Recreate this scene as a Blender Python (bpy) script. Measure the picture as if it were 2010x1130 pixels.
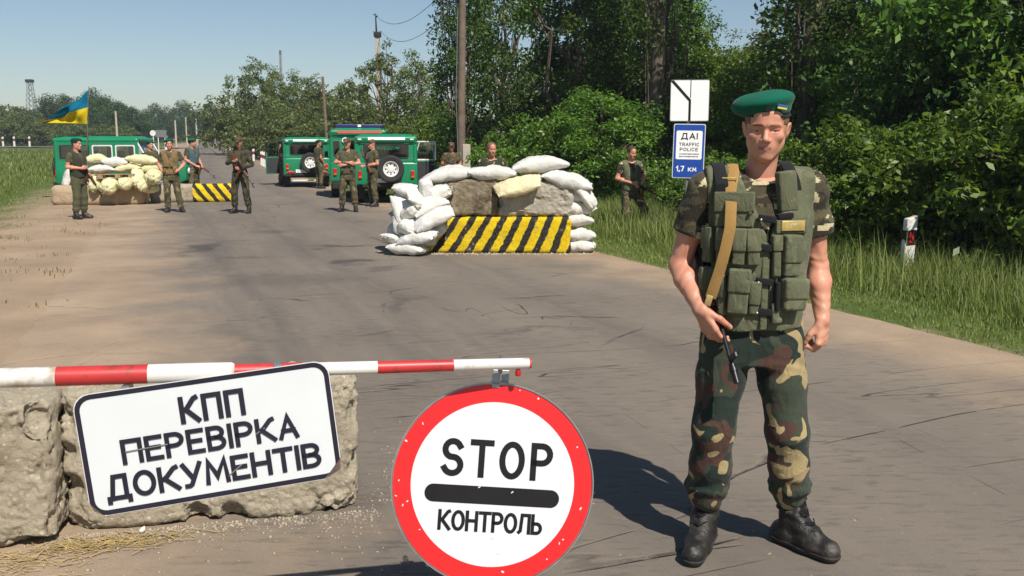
import bpy, bmesh, math, random
import numpy as np
from mathutils import Vector, Matrix, Euler, noise as mnoise

scene = bpy.context.scene
COL = scene.collection
for o in list(bpy.data.objects):
    bpy.data.objects.remove(o)

# ------------------------------------------------------------------ camera
cam_d = bpy.data.cameras.new('camera')
cam_d.sensor_width = 36.0
cam_d.lens = 36.0 * 1800.0 / 2010.0
cam_d.clip_start = 0.05
cam_d.clip_end = 6000.0
cam = bpy.data.objects.new('camera', cam_d)
COL.objects.link(cam)
cam.location = (0, 0, 1.65)
cam.rotation_euler = (math.radians(90) - math.atan(280 / 1800), 0, 0)
scene.camera = cam

# ------------------------------------------------------------------ sky and sun
SUN = Vector((0.40, -0.76, 1.0)).normalized()
elev = math.asin(SUN.z)
azim = math.atan2(SUN.x, SUN.y)
world = bpy.data.worlds.new('World')
scene.world = world
world.use_nodes = True
wn = world.node_tree
wn.nodes.clear()
sky = wn.nodes.new('ShaderNodeTexSky')
sky.sky_type = 'NISHITA'
sky.sun_disc = False
sky.sun_elevation = elev
sky.sun_rotation = azim
sky.altitude = 100
sky.air_density = 1.05
sky.dust_density = 0.25
sky.ozone_density = 2.2
bg = wn.nodes.new('ShaderNodeBackground')
bg.inputs['Strength'].default_value = 0.066
wo = wn.nodes.new('ShaderNodeOutputWorld')
wn.links.new(sky.outputs[0], bg.inputs[0])
wn.links.new(bg.outputs[0], wo.inputs[0])

sun_d = bpy.data.lights.new('sun', 'SUN')
sun_d.energy = 4.6
sun_d.angle = math.radians(0.5)
sun_d.color = (1.0, 0.94, 0.85)
sun = bpy.data.objects.new('sun', sun_d)
COL.objects.link(sun)
sun.rotation_euler = SUN.to_track_quat('Z', 'Y').to_euler()

scene.view_settings.view_transform = 'Standard'
scene.view_settings.look = 'None'
scene.view_settings.exposure = 0.4
scene.view_settings.gamma = 1.0
scene.render.engine = 'CYCLES'
scene.cycles.max_bounces = 8
scene.cycles.transparent_max_bounces = 8

# ------------------------------------------------------------------ node helpers
def lin(r, g, b):
    f = lambda c: (c / 255 / 12.92) if c / 255 <= 0.04045 else ((c / 255 + 0.055) / 1.055) ** 2.4
    return (f(r), f(g), f(b), 1.0)

class NT:
    def __init__(s, name):
        s.m = bpy.data.materials.new(name)
        s.m.use_nodes = True
        s.t = s.m.node_tree
        s.t.nodes.clear()
        s.out = s.t.nodes.new('ShaderNodeOutputMaterial')
    def n(s, typ, props=None, **ins):
        nd = s.t.nodes.new('ShaderNode' + typ)
        for k, v in (props or {}).items():
            setattr(nd, k, v)
        for k, v in ins.items():
            sock = nd.inputs[int(k[1:])] if (k[0] == 'i' and k[1:].isdigit()) else nd.inputs[k.replace('_', ' ')]
            s.set(sock, v)
        return nd
    def set(s, sock, v):
        if isinstance(v, bpy.types.NodeSocket):
            s.t.links.new(v, sock)
        else:
            if isinstance(v, (tuple, list)) and len(v) == 3 and sock.type == 'RGBA':
                v = (*v, 1.0)
            sock.default_value = v
    def co(s, kind='Object'):
        return s.n('TexCoord').outputs[kind]
    def map(s, vec, scale=(1, 1, 1), loc=(0, 0, 0), rot=(0, 0, 0)):
        return s.n('Mapping', Vector=vec, Scale=scale, Location=loc, Rotation=rot).outputs[0]
    def noise(s, vec, scale, detail=4.0, rough=0.55, dist=0.0, color=False):
        nd = s.n('TexNoise', Vector=vec, Scale=scale, Detail=detail, Roughness=rough, Distortion=dist)
        return nd.outputs['Color' if color else 'Fac']
    def ramp(s, fac, stops, interp='LINEAR'):
        nd = s.n('ValToRGB', Fac=fac)
        r = nd.color_ramp
        r.interpolation = interp
        while len(r.elements) < len(stops):
            r.elements.new(0.5)
        for e, (p, c) in zip(r.elements, stops):
            e.position = p
            e.color = c if isinstance(c, (tuple, list)) and len(c) == 4 else ((*c, 1) if isinstance(c, (tuple, list)) else (c, c, c, 1))
        return nd.outputs[0]
    def mix(s, fac, a, b, mode='MIX'):
        nd = s.n('Mix', {'data_type': 'RGBA', 'blend_type': mode})
        s.set(nd.inputs['Factor'], fac)
        s.set(nd.inputs[6], a)
        s.set(nd.inputs[7], b)
        return nd.outputs[2]
    def math(s, op, a, b=0.0, c=0.0):
        nd = s.n('Math', {'operation': op})
        s.set(nd.inputs[0], a); s.set(nd.inputs[1], b); s.set(nd.inputs[2], c)
        return nd.outputs[0]
    def attr(s, name, out='Fac'):
        return s.n('Attribute', {'attribute_name': name}).outputs[out]
    def bump(s, h, strength=0.3, dist=0.01, normal=None):
        nd = s.n('Bump', Height=h, Strength=strength, Distance=dist)
        if normal is not None:
            s.set(nd.inputs['Normal'], normal)
        return nd.outputs[0]
    def principled(s, color, rough=0.7, **kw):
        nd = s.n('BsdfPrincipled')
        s.set(nd.inputs['Base Color'], color)
        s.set(nd.inputs['Roughness'], rough)
        for k, v in kw.items():
            s.set(nd.inputs[k.replace('_', ' ')], v)
        s.t.links.new(nd.outputs[0], s.out.inputs[0])
        return nd
    def surf(s, sock):
        s.t.links.new(sock, s.out.inputs[0])
        return s

MAT = {}
def simple(name, col, rough=0.6, var=0.12, scale=8.0, bump=0.0, bscale=60.0, metal=0.0, spec=0.5, dirt=None, dscale=3.0):
    t = NT(name)
    co = t.co()
    f = t.noise(co, scale, 5)
    lo = tuple(c * (1 - var) for c in col[:3]); hi = tuple(min(1, c * (1 + var)) for c in col[:3])
    c = t.ramp(f, [(0.3, lo), (0.7, hi)])
    if dirt:
        d = t.ramp(t.noise(co, dscale, 8, 0.7), [(0.52, 0.0), (0.68, 1.0)])
        c = t.mix(d, c, dirt)
    p = t.principled(c, rough, Metallic=metal)
    p.inputs['Specular IOR Level'].default_value = spec
    if bump:
        t.set(p.inputs['Normal'], t.bump(t.noise(co, bscale, 4), bump, 0.01))
    MAT[name] = t.m
    return t.m

# ------------------------------------------------------------------ mesh helpers
def link(o):
    COL.objects.link(o)
    return o

def tag(o, label=None, cat=None, group=None, kind=None):
    if label: o['label'] = label
    if cat: o['category'] = cat
    if group: o['group'] = group
    if kind: o['kind'] = kind
    return o

def empty(name, loc=(0, 0, 0), rz=0.0):
    o = link(bpy.data.objects.new(name, None))
    o.empty_display_size = 0.1
    o.location = loc
    o.rotation_euler = (0, 0, rz)
    return o

def mesh_np(name, V, Q, mat=None, smooth=False, attrs=None):
    V = np.asarray(V, np.float32); Q = np.asarray(Q, np.int32)
    me = bpy.data.meshes.new(name)
    n, k = Q.shape
    me.vertices.add(len(V)); me.vertices.foreach_set('co', V.ravel())
    me.loops.add(n * k); me.loops.foreach_set('vertex_index', Q.ravel())
    me.polygons.add(n)
    me.polygons.foreach_set('loop_start', np.arange(0, n * k, k, dtype=np.int32))
    me.polygons.foreach_set('loop_total', np.full(n, k, np.int32))
    if smooth:
        me.polygons.foreach_set('use_smooth', np.ones(n, bool))
    me.update(calc_edges=True)
    for an, av in (attrs or {}).items():
        a = me.attributes.new(an, 'FLOAT', 'POINT')
        a.data.foreach_set('value', np.asarray(av, np.float32))
    if mat:
        me.materials.append(mat)
    return me

def obj(name, me, parent=None, mat=None, loc=None, rot=None):
    o = link(bpy.data.objects.new(name, me))
    if mat:
        me.materials.append(mat)
    if parent is not None:
        o.parent = parent
    if loc is not None: o.location = loc
    if rot is not None: o.rotation_euler = rot
    return o

def basis(d, up=(0, 0, 1)):
    d = Vector(d).normalized()
    u = Vector(up)
    if abs(d.dot(u)) > 0.98:
        u = Vector((1, 0, 0))
    a = u.cross(d).normalized()
    b = d.cross(a)
    return a, b, d

class MB:
    def __init__(s):
        s.v = []; s.f = []
    def add(s, vs, fs):
        o = len(s.v)
        s.v += [tuple(v) for v in vs]
        s.f += [tuple(i + o for i in f) for f in fs]
        return s
    def box(s, c, size, rot=None):
        x, y, z = (q / 2 for q in size)
        vs = [Vector((i * x, j * y, k * z)) for i in (-1, 1) for j in (-1, 1) for k in (-1, 1)]
        if rot is not None:
            R = rot if isinstance(rot, Matrix) else Euler(rot).to_matrix()
            vs = [R @ v for v in vs]
        c = Vector(c)
        return s.add([v + c for v in vs], [(0, 1, 3, 2), (4, 6, 7, 5), (0, 4, 5, 1), (2, 3, 7, 6), (0, 2, 6, 4), (1, 5, 7, 3)])
    def tube(s, pts, radii, n=8, caps=True):
        pts = [Vector(p) for p in pts]
        if not hasattr(radii, '__len__'):
            radii = [radii] * len(pts)
        vs = []; fs = []
        up = Vector((0, 0, 1))
        for i, p in enumerate(pts):
            d = (pts[min(i + 1, len(pts) - 1)] - pts[max(i - 1, 0)])
            a, b, _ = basis(d, (0.13, 0.31, 0.94) if i else (0.13, 0.31, 0.94))
            for k in range(n):
                t = 2 * math.pi * k / n
                vs.append(p + (a * math.cos(t) + b * math.sin(t)) * radii[i])
        for i in range(len(pts) - 1):
            for k in range(n):
                k2 = (k + 1) % n
                fs.append((i * n + k, i * n + k2, (i + 1) * n + k2, (i + 1) * n + k))
        if caps:
            fs.append(tuple(range(n - 1, -1, -1)))
            fs.append(tuple((len(pts) - 1) * n + k for k in range(n)))
        return s.add(vs, fs)
    def prism(s, poly, axis, lo, hi):
        n = len(poly)
        def P(p, h):
            if axis == 0: return (h, p[0], p[1])
            if axis == 1: return (p[0], h, p[1])
            return (p[0], p[1], h)
        vs = [P(p, lo) for p in poly] + [P(p, hi) for p in poly]
        fs = [tuple(range(n)), tuple(range(2 * n - 1, n - 1, -1))]
        fs += [(i, i + n, (i + 1) % n + n, (i + 1) % n) for i in range(n)]
        return s.add(vs, fs)
    def lathe(s, prof, n=24, axis=2, c=(0, 0, 0), cap=True):
        vs = []; fs = []
        m = len(prof)
        for k in range(n):
            t = 2 * math.pi * k / n
            for r, h in prof:
                p = [r * math.cos(t), r * math.sin(t)]
                q = {2: (p[0], p[1], h), 1: (p[0], h, p[1]), 0: (h, p[0], p[1])}[axis]
                vs.append((q[0] + c[0], q[1] + c[1], q[2] + c[2]))
        for k in range(n):
            k2 = (k + 1) % n
            for i in range(m - 1):
                fs.append((k * m + i, k2 * m + i, k2 * m + i + 1, k * m + i + 1))
        if cap:
            fs.append(tuple(k * m for k in range(n)))
            fs.append(tuple(k * m + m - 1 for k in range(n - 1, -1, -1)))
        else:
            for k in range(n):
                k2 = (k + 1) % n
                fs.append((k * m + m - 1, k2 * m + m - 1, k2 * m, k * m))
        return s.add(vs, fs)
    def mesh(s, name, mat=None, bevel=0.0, seg=2, smooth=False, jitter=0.0, angle=30):
        me = bpy.data.meshes.new(name)
        bm = bmesh.new()
        vs = [bm.verts.new(v) for v in s.v]
        for f in s.f:
            try:
                bm.faces.new([vs[i] for i in f])
            except ValueError:
                pass
        bmesh.ops.recalc_face_normals(bm, faces=bm.faces)
        if bevel:
            ed = [e for e in bm.edges if len(e.link_faces) == 2 and e.calc_face_angle(0) > math.radians(angle)]
            bmesh.ops.bevel(bm, geom=ed, offset=bevel, segments=seg, affect='EDGES', profile=0.5, clamp_overlap=True)
        if jitter:
            for v in bm.verts:
                v.co += Vector((random.uniform(-1, 1), random.uniform(-1, 1), random.uniform(-1, 1))) * jitter
        bm.to_mesh(me)
        bm.free()
        if smooth:
            me.polygons.foreach_set('use_smooth', np.ones(len(me.polygons), bool))
            if smooth != 'all':
                me.set_sharp_from_angle(angle=math.radians(40))
        if mat:
            me.materials.append(mat)
        return me
    def build(s, name, mat, parent=None, loc=None, rot=None, **kw):
        return obj(name, s.mesh(name, mat, **kw), parent, None, loc, rot)

def text_mesh(name, body, size, mat, bold=0.0, sx=1.0, depth=0.0006, spacing=1.0):
    cu = bpy.data.curves.new(name, 'FONT')
    cu.body = body
    cu.size = size
    cu.align_x = 'CENTER'; cu.align_y = 'CENTER'
    cu.offset = bold
    cu.extrude = depth
    cu.space_character = spacing
    cu.resolution_u = 6
    ob = bpy.data.objects.new(name, cu)
    COL.objects.link(ob)
    dg = bpy.context.evaluated_depsgraph_get()
    me = bpy.data.meshes.new_from_object(ob.evaluated_get(dg))
    bpy.data.objects.remove(ob)
    bpy.data.curves.remove(cu)
    me.name = name
    me.transform(Matrix.Diagonal((sx, 1, 1, 1)))
    me.materials.clear()
    me.materials.append(mat)
    return me

# gradient noise on arrays, for meshes
def perlin(P, seed=0):
    rs = np.random.RandomState(seed + 17)
    perm = rs.permutation(256); perm = np.concatenate([perm, perm, perm])
    G = rs.normal(size=(256, 3)); G /= np.linalg.norm(G, axis=1)[:, None]
    I = np.floor(P).astype(int); f = P - I; I &= 255
    w = f * f * f * (f * (f * 6 - 15) + 10)
    out = 0
    for dx in (0, 1):
        for dy in (0, 1):
            for dz in (0, 1):
                h = perm[perm[perm[(I[:, 0] + dx) & 255] + ((I[:, 1] + dy) & 255)] + ((I[:, 2] + dz) & 255)]
                g = (G[h] * (f - np.array([dx, dy, dz]))).sum(1)
                k = (w[:, 0] if dx else 1 - w[:, 0]) * (w[:, 1] if dy else 1 - w[:, 1]) * (w[:, 2] if dz else 1 - w[:, 2])
                out = out + g * k
    return out * 1.7
def fbm(P, scale, seed=0, oct=4, gain=0.55, ridge=False):
    out = np.zeros(len(P)); amp = 1.0; tot = 0
    W = P * scale + seed * 3.17
    for o in range(oct):
        n = perlin(W, seed + o)
        if ridge: n = 1 - 2 * np.abs(n)
        out += amp * n; tot += amp; amp *= gain; W = W * 2.03 + 11.3
    return out / tot * 1.3

# ------------------------------------------------------------------ implicit surfaces
class Field:
    def __init__(s, lo, hi, h):
        s.lo = np.array(lo, float); s.h = h
        n = np.ceil((np.array(hi, float) - s.lo) / h).astype(int) + 1
        s.ax = [s.lo[i] + h * np.arange(n[i]) for i in range(3)]
        s.f = np.full(tuple(n), 1.0, np.float32)
    def _sub(s, lo, hi):
        sl = []
        for i in range(3):
            a = int(np.clip(math.floor((lo[i] - s.lo[i]) / s.h), 0, len(s.ax[i])))
            b = int(np.clip(math.ceil((hi[i] - s.lo[i]) / s.h) + 1, 0, len(s.ax[i])))
            if b <= a: return None
            sl.append(slice(a, b))
        return tuple(sl)
    def put(s, fn, lo, hi, k=0.01, op='add', pad=0.0):
        m = k + pad + 2 * s.h + 0.005
        sl = s._sub([q - m for q in lo], [q + m for q in hi])
        if sl is None: return s
        X, Y, Z = np.meshgrid(s.ax[0][sl[0]], s.ax[1][sl[1]], s.ax[2][sl[2]], indexing='ij', sparse=True)
        d = fn(X, Y, Z)
        a = s.f[sl]
        if op == 'add':
            hh = np.clip(0.5 + 0.5 * (a - d) / k, 0, 1)
            s.f[sl] = a * (1 - hh) + d * hh - k * hh * (1 - hh)
        elif op == 'cut':
            d = -d
            hh = np.clip(0.5 - 0.5 * (a - d) / k, 0, 1)
            s.f[sl] = a * (1 - hh) + d * hh + k * hh * (1 - hh)
        elif op == 'disp':
            s.f[sl] = a + d
        return s
    def cone(s, a, b, ra, rb, k=0.01, op='add'):
        a = np.array(a, float); b = np.array(b, float)
        ba = b - a; L = float(ba @ ba) + 1e-9
        def fn(X, Y, Z):
            px, py, pz = X - a[0], Y - a[1], Z - a[2]
            t = np.clip((px * ba[0] + py * ba[1] + pz * ba[2]) / L, 0, 1)
            return np.sqrt((px - t * ba[0]) ** 2 + (py - t * ba[1]) ** 2 + (pz - t * ba[2]) ** 2) - (ra + (rb - ra) * t)
        r = max(ra, rb)
        return s.put(fn, np.minimum(a, b) - r, np.maximum(a, b) + r, k, op)
    def ell(s, c, r, k=0.01, op='add', rot=None):
        c = np.array(c, float); R = np.array(Euler(rot).to_matrix()) if rot is not None else None
        def fn(X, Y, Z):
            px, py, pz = X - c[0], Y - c[1], Z - c[2]
            if R is not None:
                px, py, pz = (R[0, i] * px + R[1, i] * py + R[2, i] * pz for i in range(3))
            k0 = np.sqrt((px / r[0]) ** 2 + (py / r[1]) ** 2 + (pz / r[2]) ** 2)
            k1 = np.sqrt((px / r[0] ** 2) ** 2 + (py / r[1] ** 2) ** 2 + (pz / r[2] ** 2) ** 2) + 1e-6
            return k0 * (k0 - 1) / k1
        m = max(r)
        return s.put(fn, c - m, c + m, k, op)
    def box(s, c, half, rr, k=0.01, op='add', rot=None):
        c = np.array(c, float); R = np.array(Euler(rot).to_matrix()) if rot is not None else None
        def fn(X, Y, Z):
            p = [X - c[0], Y - c[1], Z - c[2]]
            if R is not None:
                p = [R[0, i] * p[0] + R[1, i] * p[1] + R[2, i] * p[2] for i in range(3)]
            q = [np.abs(p[i]) - half[i] + rr for i in range(3)]
            return np.sqrt(sum(np.maximum(w, 0) ** 2 for w in q)) + np.minimum(np.maximum(np.maximum(q[0], q[1]), q[2]), 0) - rr
        m = float(np.linalg.norm(half))
        return s.put(fn, c - m, c + m, k, op)
    def loft(s, st, k=0.01, op='add', grow=0.0, power=2.0):
        st = np.array(st, float)              # rows: z, cx, cy, rx, ry
        def fn(X, Y, Z):
            zz = Z.ravel()
            cx, cy, rx, ry = (np.interp(zz, st[:, 0], st[:, i]).reshape(Z.shape) for i in (1, 2, 3, 4))
            rx = rx + grow; ry = ry + grow
            q = (np.abs((X - cx) / rx) ** power + np.abs((Y - cy) / ry) ** power) ** (1 / power)
            d = (q - 1) * np.minimum(rx, ry)
            return np.maximum(d, np.maximum(Z - st[-1, 0], st[0, 0] - Z))
        lo = [(st[:, 1] - st[:, 3]).min() - grow, (st[:, 2] - st[:, 4]).min() - grow, st[0, 0]]
        hi = [(st[:, 1] + st[:, 3]).max() + grow, (st[:, 2] + st[:, 4]).max() + grow, st[-1, 0]]
        return s.put(fn, lo, hi, k, op)
    def folds(s, amp, scale, seed=0, zfun=None, zs=1.0):
        rs = np.random.RandomState(seed)
        waves = [(rs.normal(size=3) * np.array([1, 1, zs]), rs.uniform(0, 6.28), rs.normal(size=3), rs.uniform(0, 6.28)) for _ in range(4)]
        def fn(X, Y, Z):
            d = 0
            for w, p, q, pq in waves:
                d = d + np.sin(scale * (w[0] * X + w[1] * Y + w[2] * Z) + p + 1.6 * np.sin(scale * 0.45 * (q[0] * X + q[1] * Y + q[2] * Z) + pq))
            d = d * amp * 0.45
            if zfun is not None:
                d = d * zfun(Z)
            return d
        s.put(fn, [a[0] for a in s.ax], [a[-1] for a in s.ax], 0, 'disp')
        return s
    def nets(s):
        f = s.f
        n = f.shape
        C = {}
        for i in (0, 1):
            for j in (0, 1):
                for k in (0, 1):
                    C[(i, j, k)] = f[i:n[0] - 1 + i, j:n[1] - 1 + j, k:n[2] - 1 + k]
        cnt = sum((c < 0).astype(np.int8) for c in C.values())
        act = (cnt > 0) & (cnt < 8)
        ii = np.argwhere(act)
        idx = np.full(act.shape, -1, np.int32)
        idx[act] = np.arange(len(ii))
        vals = {key: c[act] for key, c in C.items()}
        P = np.zeros((len(ii), 3)); w = np.zeros(len(ii))
        keys = list(C)
        for a in keys:
            for ax in range(3):
                if a[ax] == 0:
                    b = list(a); b[ax] = 1; b = tuple(b)
                    fa, fb = vals[a], vals[b]
                    m = (fa < 0) != (fb < 0)
                    t = fa[m] / (fa[m] - fb[m])
                    p = np.repeat(np.array(a, float)[None], m.sum(), 0)
                    p[:, ax] += t
                    P[m] += p; w[m] += 1
        P = (P / w[:, None] + ii) * s.h + s.lo
        Q = []
        neg = f < 0
        for ax in range(3):
            o1, o2 = (ax + 1) % 3, (ax + 2) % 3
            A = [slice(None)] * 3; B = [slice(None)] * 3
            A[ax] = slice(0, n[ax] - 1); B[ax] = slice(1, n[ax])
            a = neg[tuple(A)]; b = neg[tuple(B)]
            e = np.argwhere(a != b)
            if not len(e): continue
            ok = (e[:, o1] > 0) & (e[:, o2] > 0) & (e[:, o1] < n[o1] - 1) & (e[:, o2] < n[o2] - 1)
            e = e[ok]
            flip = a[tuple(e.T)]
            q = []
            for d1, d2 in ((-1, -1), (0, -1), (0, 0), (-1, 0)):
                c = e.copy(); c[:, o1] += d1; c[:, o2] += d2
                q.append(idx[tuple(c.T)])
            q = np.array(q).T
            q[~flip] = q[~flip][:, ::-1]
            Q.append(q)
        Q = np.concatenate(Q) if Q else np.zeros((0, 4), int)
        Q = Q[(Q >= 0).all(1)]
        return P, Q

def join_np(parts):
    V = []; Q = []; o = 0
    for v, q in parts:
        V.append(v); Q.append(q + o); o += len(v)
    return np.concatenate(V), np.concatenate(Q)
# ------------------------------------------------------------------ the lie of the land
_ry = np.array([-60, -30, 0, 7.2, 14, 35, 60, 90, 130, 190, 260, 340, 420])
_rx = np.array([26, 14.5, 3.0, 0.3, -2.3, -10.4, -19, -28.5, -42.5, -62, -79, -86, -86.])
_yy = np.arange(-60, 420, 0.5)
_xx = np.interp(_yy, _ry, _rx)
_k = np.exp(-0.5 * (np.arange(-24, 25) / 8.0) ** 2); _k /= _k.sum()
_xx = np.convolve(np.pad(_xx, 24, mode='reflect', reflect_type='odd'), _k, 'valid')
_sl = np.gradient(_xx, _yy)
HW = 3.55
def road_u(X, Y):
    c = np.interp(Y, _yy, _xx); m = np.interp(Y, _yy, _sl)
    return (X - c) / np.sqrt(1 + m * m)
def sstep(a, b, x):
    t = np.clip((x - a) / (b - a), 0, 1)
    return t * t * (3 - 2 * t)
def base_h(Y):
    return 0.013 * 8 * (np.logaddexp(0, (Y - 38) / 8.0) - np.logaddexp(0, (Y - 300) / 8.0))
def ground_h(X, Y):
    X = np.asarray(X, float); Y = np.asarray(Y, float)
    u = road_u(X, Y)
    h = base_h(Y)
    near = 1 - sstep(60, 140, Y)
    h = h - near * 0.24 * sstep(HW + 0.9, HW + 2.6, u) * (1 - sstep(HW + 4.5, HW + 8, u))
    h = h + near * 0.25 * sstep(HW + 5, HW + 12, u)
    h = h - near * 0.18 * sstep(HW + 2.0, HW + 6.0, -u)
    h = h - 0.03 * (1 - sstep(HW + 0.25, HW + 0.6, np.maximum(-u, u + 0.5)))
    bumps = 0.02 * np.sin(X * 1.3 + 0.7 * Y) * np.sin(Y * 0.9 - X * 0.4) + 0.015 * np.sin(X * 3.1 - Y * 1.7)
    return h + bumps * sstep(HW + 0.5, HW + 2.0, np.abs(u))
def gz(x, y):
    return float(ground_h(x, y))
def road_z(x, y):
    return float(base_h(np.array(float(y)))) + 0.006

def dirt_color(t, co):
    a = t.ramp(t.noise(co, 0.9, 6, 0.6), [(0.32, (0.27, 0.20, 0.135)), (0.6, (0.36, 0.265, 0.18)), (0.75, (0.40, 0.30, 0.21))])
    g = t.noise(co, 38, 4, 0.7)
    a = t.mix(t.ramp(g, [(0.55, 0.0), (0.75, 0.6)]), a, (0.17, 0.12, 0.08))
    p = t.noise(co, 75, 2, 0.5)
    return t.mix(t.ramp(p, [(0.66, 0.0), (0.7, 0.55)]), a, (0.48, 0.40, 0.31))

t = NT('ground_mat')
co = t.co()
u = t.attr('u')
n1 = t.noise(co, 0.7, 6, 0.6); n2 = t.noise(co, 5.0, 6, 0.65)
dirt = dirt_color(t, co)
grass = t.ramp(t.noise(co, 1.3, 6, 0.7), [(0.3, (0.045, 0.075, 0.016)), (0.5, (0.085, 0.125, 0.030)), (0.72, (0.15, 0.17, 0.055))])
grass = t.mix(t.ramp(n2, [(0.5, 0.0), (0.75, 0.7)]), grass, (0.10, 0.085, 0.04))
wob = t.math('ADD', t.math('MULTIPLY', t.math('SUBTRACT', n1, 0.5), 2.6), t.math('MULTIPLY', t.math('SUBTRACT', n2, 0.5), 2.4))
uw = t.math('ADD', u, wob)
right = t.ramp(t.math('MULTIPLY', t.math('SUBTRACT', t.math('ADD', u, t.math('MULTIPLY', wob, 0.35)), HW - 1.9), 0.2), [(0.30, 0.0), (0.40, 1.0)])
left = t.ramp(t.math('MULTIPLY', t.math('SUBTRACT', t.math('MULTIPLY', uw, -1.0), HW), 0.2), [(0.38, 0.0), (0.75, 1.0)])
gm = t.math('MAXIMUM', right, left)
col = t.mix(gm, dirt, grass)
p = t.principled(col, 0.95)
p.inputs['Specular IOR Level'].default_value = 0.1
t.set(p.inputs['Normal'], t.bump(t.noise(co, 30, 6, 0.7), 0.6, 0.03))
MAT['ground'] = t.m

t = NT('asphalt_mat')
co = t.co()
u = t.attr('u'); v = t.attr('v')
uv = t.n('CombineXYZ', X=u, Y=v).outputs[0]
base = t.ramp(t.noise(uv, 0.55, 5, 0.6, 0.4), [(0.3, (0.185, 0.155, 0.122)), (0.7, (0.235, 0.198, 0.155))])
grain = t.noise(co, 140, 3, 0.8)
base = t.mix(t.ramp(grain, [(0.30, 0.55), (0.55, 0.0)]), base, (0.105, 0.085, 0.068))
base = t.mix(t.ramp(grain, [(0.62, 0.0), (0.78, 0.5)]), base, (0.33, 0.28, 0.22))
# polished wheel tracks, greyer and darker
lon = t.noise(t.map(uv, (2.2, 0.22, 1)), 1.0, 6, 0.65, 0.5)
def band(c, w):
    d = t.math('DIVIDE', t.math('SUBTRACT', u, c), w)
    return t.math('POWER', 2.718, t.math('MULTIPLY', t.math('MULTIPLY', d, d), -1.0))
tr = t.math('ADD', t.math('ADD', band(-0.75, 0.75), band(-2.1, 0.55)), t.math('ADD', t.math('MULTIPLY', band(1.0, 0.45), 0.85), t.math('MULTIPLY', band(2.5, 0.4), 0.35)))
tr = t.math('MULTIPLY', tr, t.ramp(lon, [(0.32, 0.0), (0.66, 1.0)]))
base = t.mix(t.math('MULTIPLY', tr, 0.62), base, (0.092, 0.080, 0.074))
# scuffs across the lane
sc = t.noise(t.map(uv, (0.55, 5.5, 1), rot=(0, 0, 0.12)), 1.0, 6, 0.7, 0.6)
scm = t.math('MULTIPLY', t.ramp(sc, [(0.60, 0.0), (0.72, 1.0)]), t.ramp(t.noise(uv, 0.35, 3), [(0.4, 0.15), (0.6, 0.8)]))
base = t.mix(t.math('MULTIPLY', scm, 0.5), base, (0.085, 0.07, 0.062))
# short dark dashes worn into the surface
dn = t.noise(t.map(co, (5.5, 24, 1), rot=(0, 0, 0.10)), 1.0, 5, 0.65, 0.3)
dmk = t.math('MULTIPLY', t.ramp(dn, [(0.53, 0.0), (0.61, 1.0)]), t.ramp(t.noise(uv, 0.6, 4, 0.6), [(0.36, 0.15), (0.6, 1.0)]))
base = t.mix(t.math('MULTIPLY', dmk, 0.55), base, (0.075, 0.062, 0.055))
dn2 = t.noise(t.map(co, (3.0, 14, 1), (5, 9, 0), rot=(0, 0, 0.05)), 1.0, 6, 0.7, 0.3)
base = t.mix(t.ramp(dn2, [(0.60, 0.0), (0.76, 0.5)]), base, (0.30, 0.255, 0.20))
# transverse cracks
def crack(scale, rot, width, seed, thr):
    nn = t.noise(t.map(uv, scale, (seed, seed * 1.7, 0), (0, 0, rot)), 1.0, 3, 0.5, 0.25)
    d = t.math('ABSOLUTE', t.math('SUBTRACT', nn, 0.5))
    c = t.ramp(t.math('DIVIDE', d, width), [(0.35, 1.0), (1.0, 0.0)])
    g = t.ramp(t.noise(t.map(uv, (0.5, 0.5, 1), (seed, 3, 0)), 1.0, 3), [(thr, 0.0), (thr + 0.05, 1.0)])
    return t.math('MULTIPLY', c, g)
ck = t.math('MAXIMUM', crack((0.10, 0.85, 1), 0.33, 0.0026, 4.2, 0.50), crack((0.8, 0.2, 1), 0.15, 0.0016, 9.1, 0.60))
ck = t.math('MAXIMUM', ck, crack((0.16, 1.5, 1), 0.38, 0.0028, 17.0, 0.54))
vor = t.n('TexVoronoi', {'feature': 'DISTANCE_TO_EDGE'}, Vector=t.mix(0.18, uv, t.noise(uv, 1.1, 4, 0.6, 0, True)), Scale=0.55).outputs['Distance']
vc = t.math('MULTIPLY', t.ramp(vor, [(0.002, 1.0), (0.009, 0.0)]), t.ramp(t.noise(t.map(uv, (0.3, 0.3, 1), (7, 2, 0)), 1, 3), [(0.54, 0.0), (0.60, 1.0)]))
ck = t.math('MAXIMUM', ck, vc)
ck = t.math('MULTIPLY', ck, t.ramp(t.noise(uv, 3.1, 4, 0.6), [(0.36, 0.0), (0.52, 1.0)]))
base = t.mix(t.math('MULTIPLY', ck, 0.72), base, (0.045, 0.037, 0.032))
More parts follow.
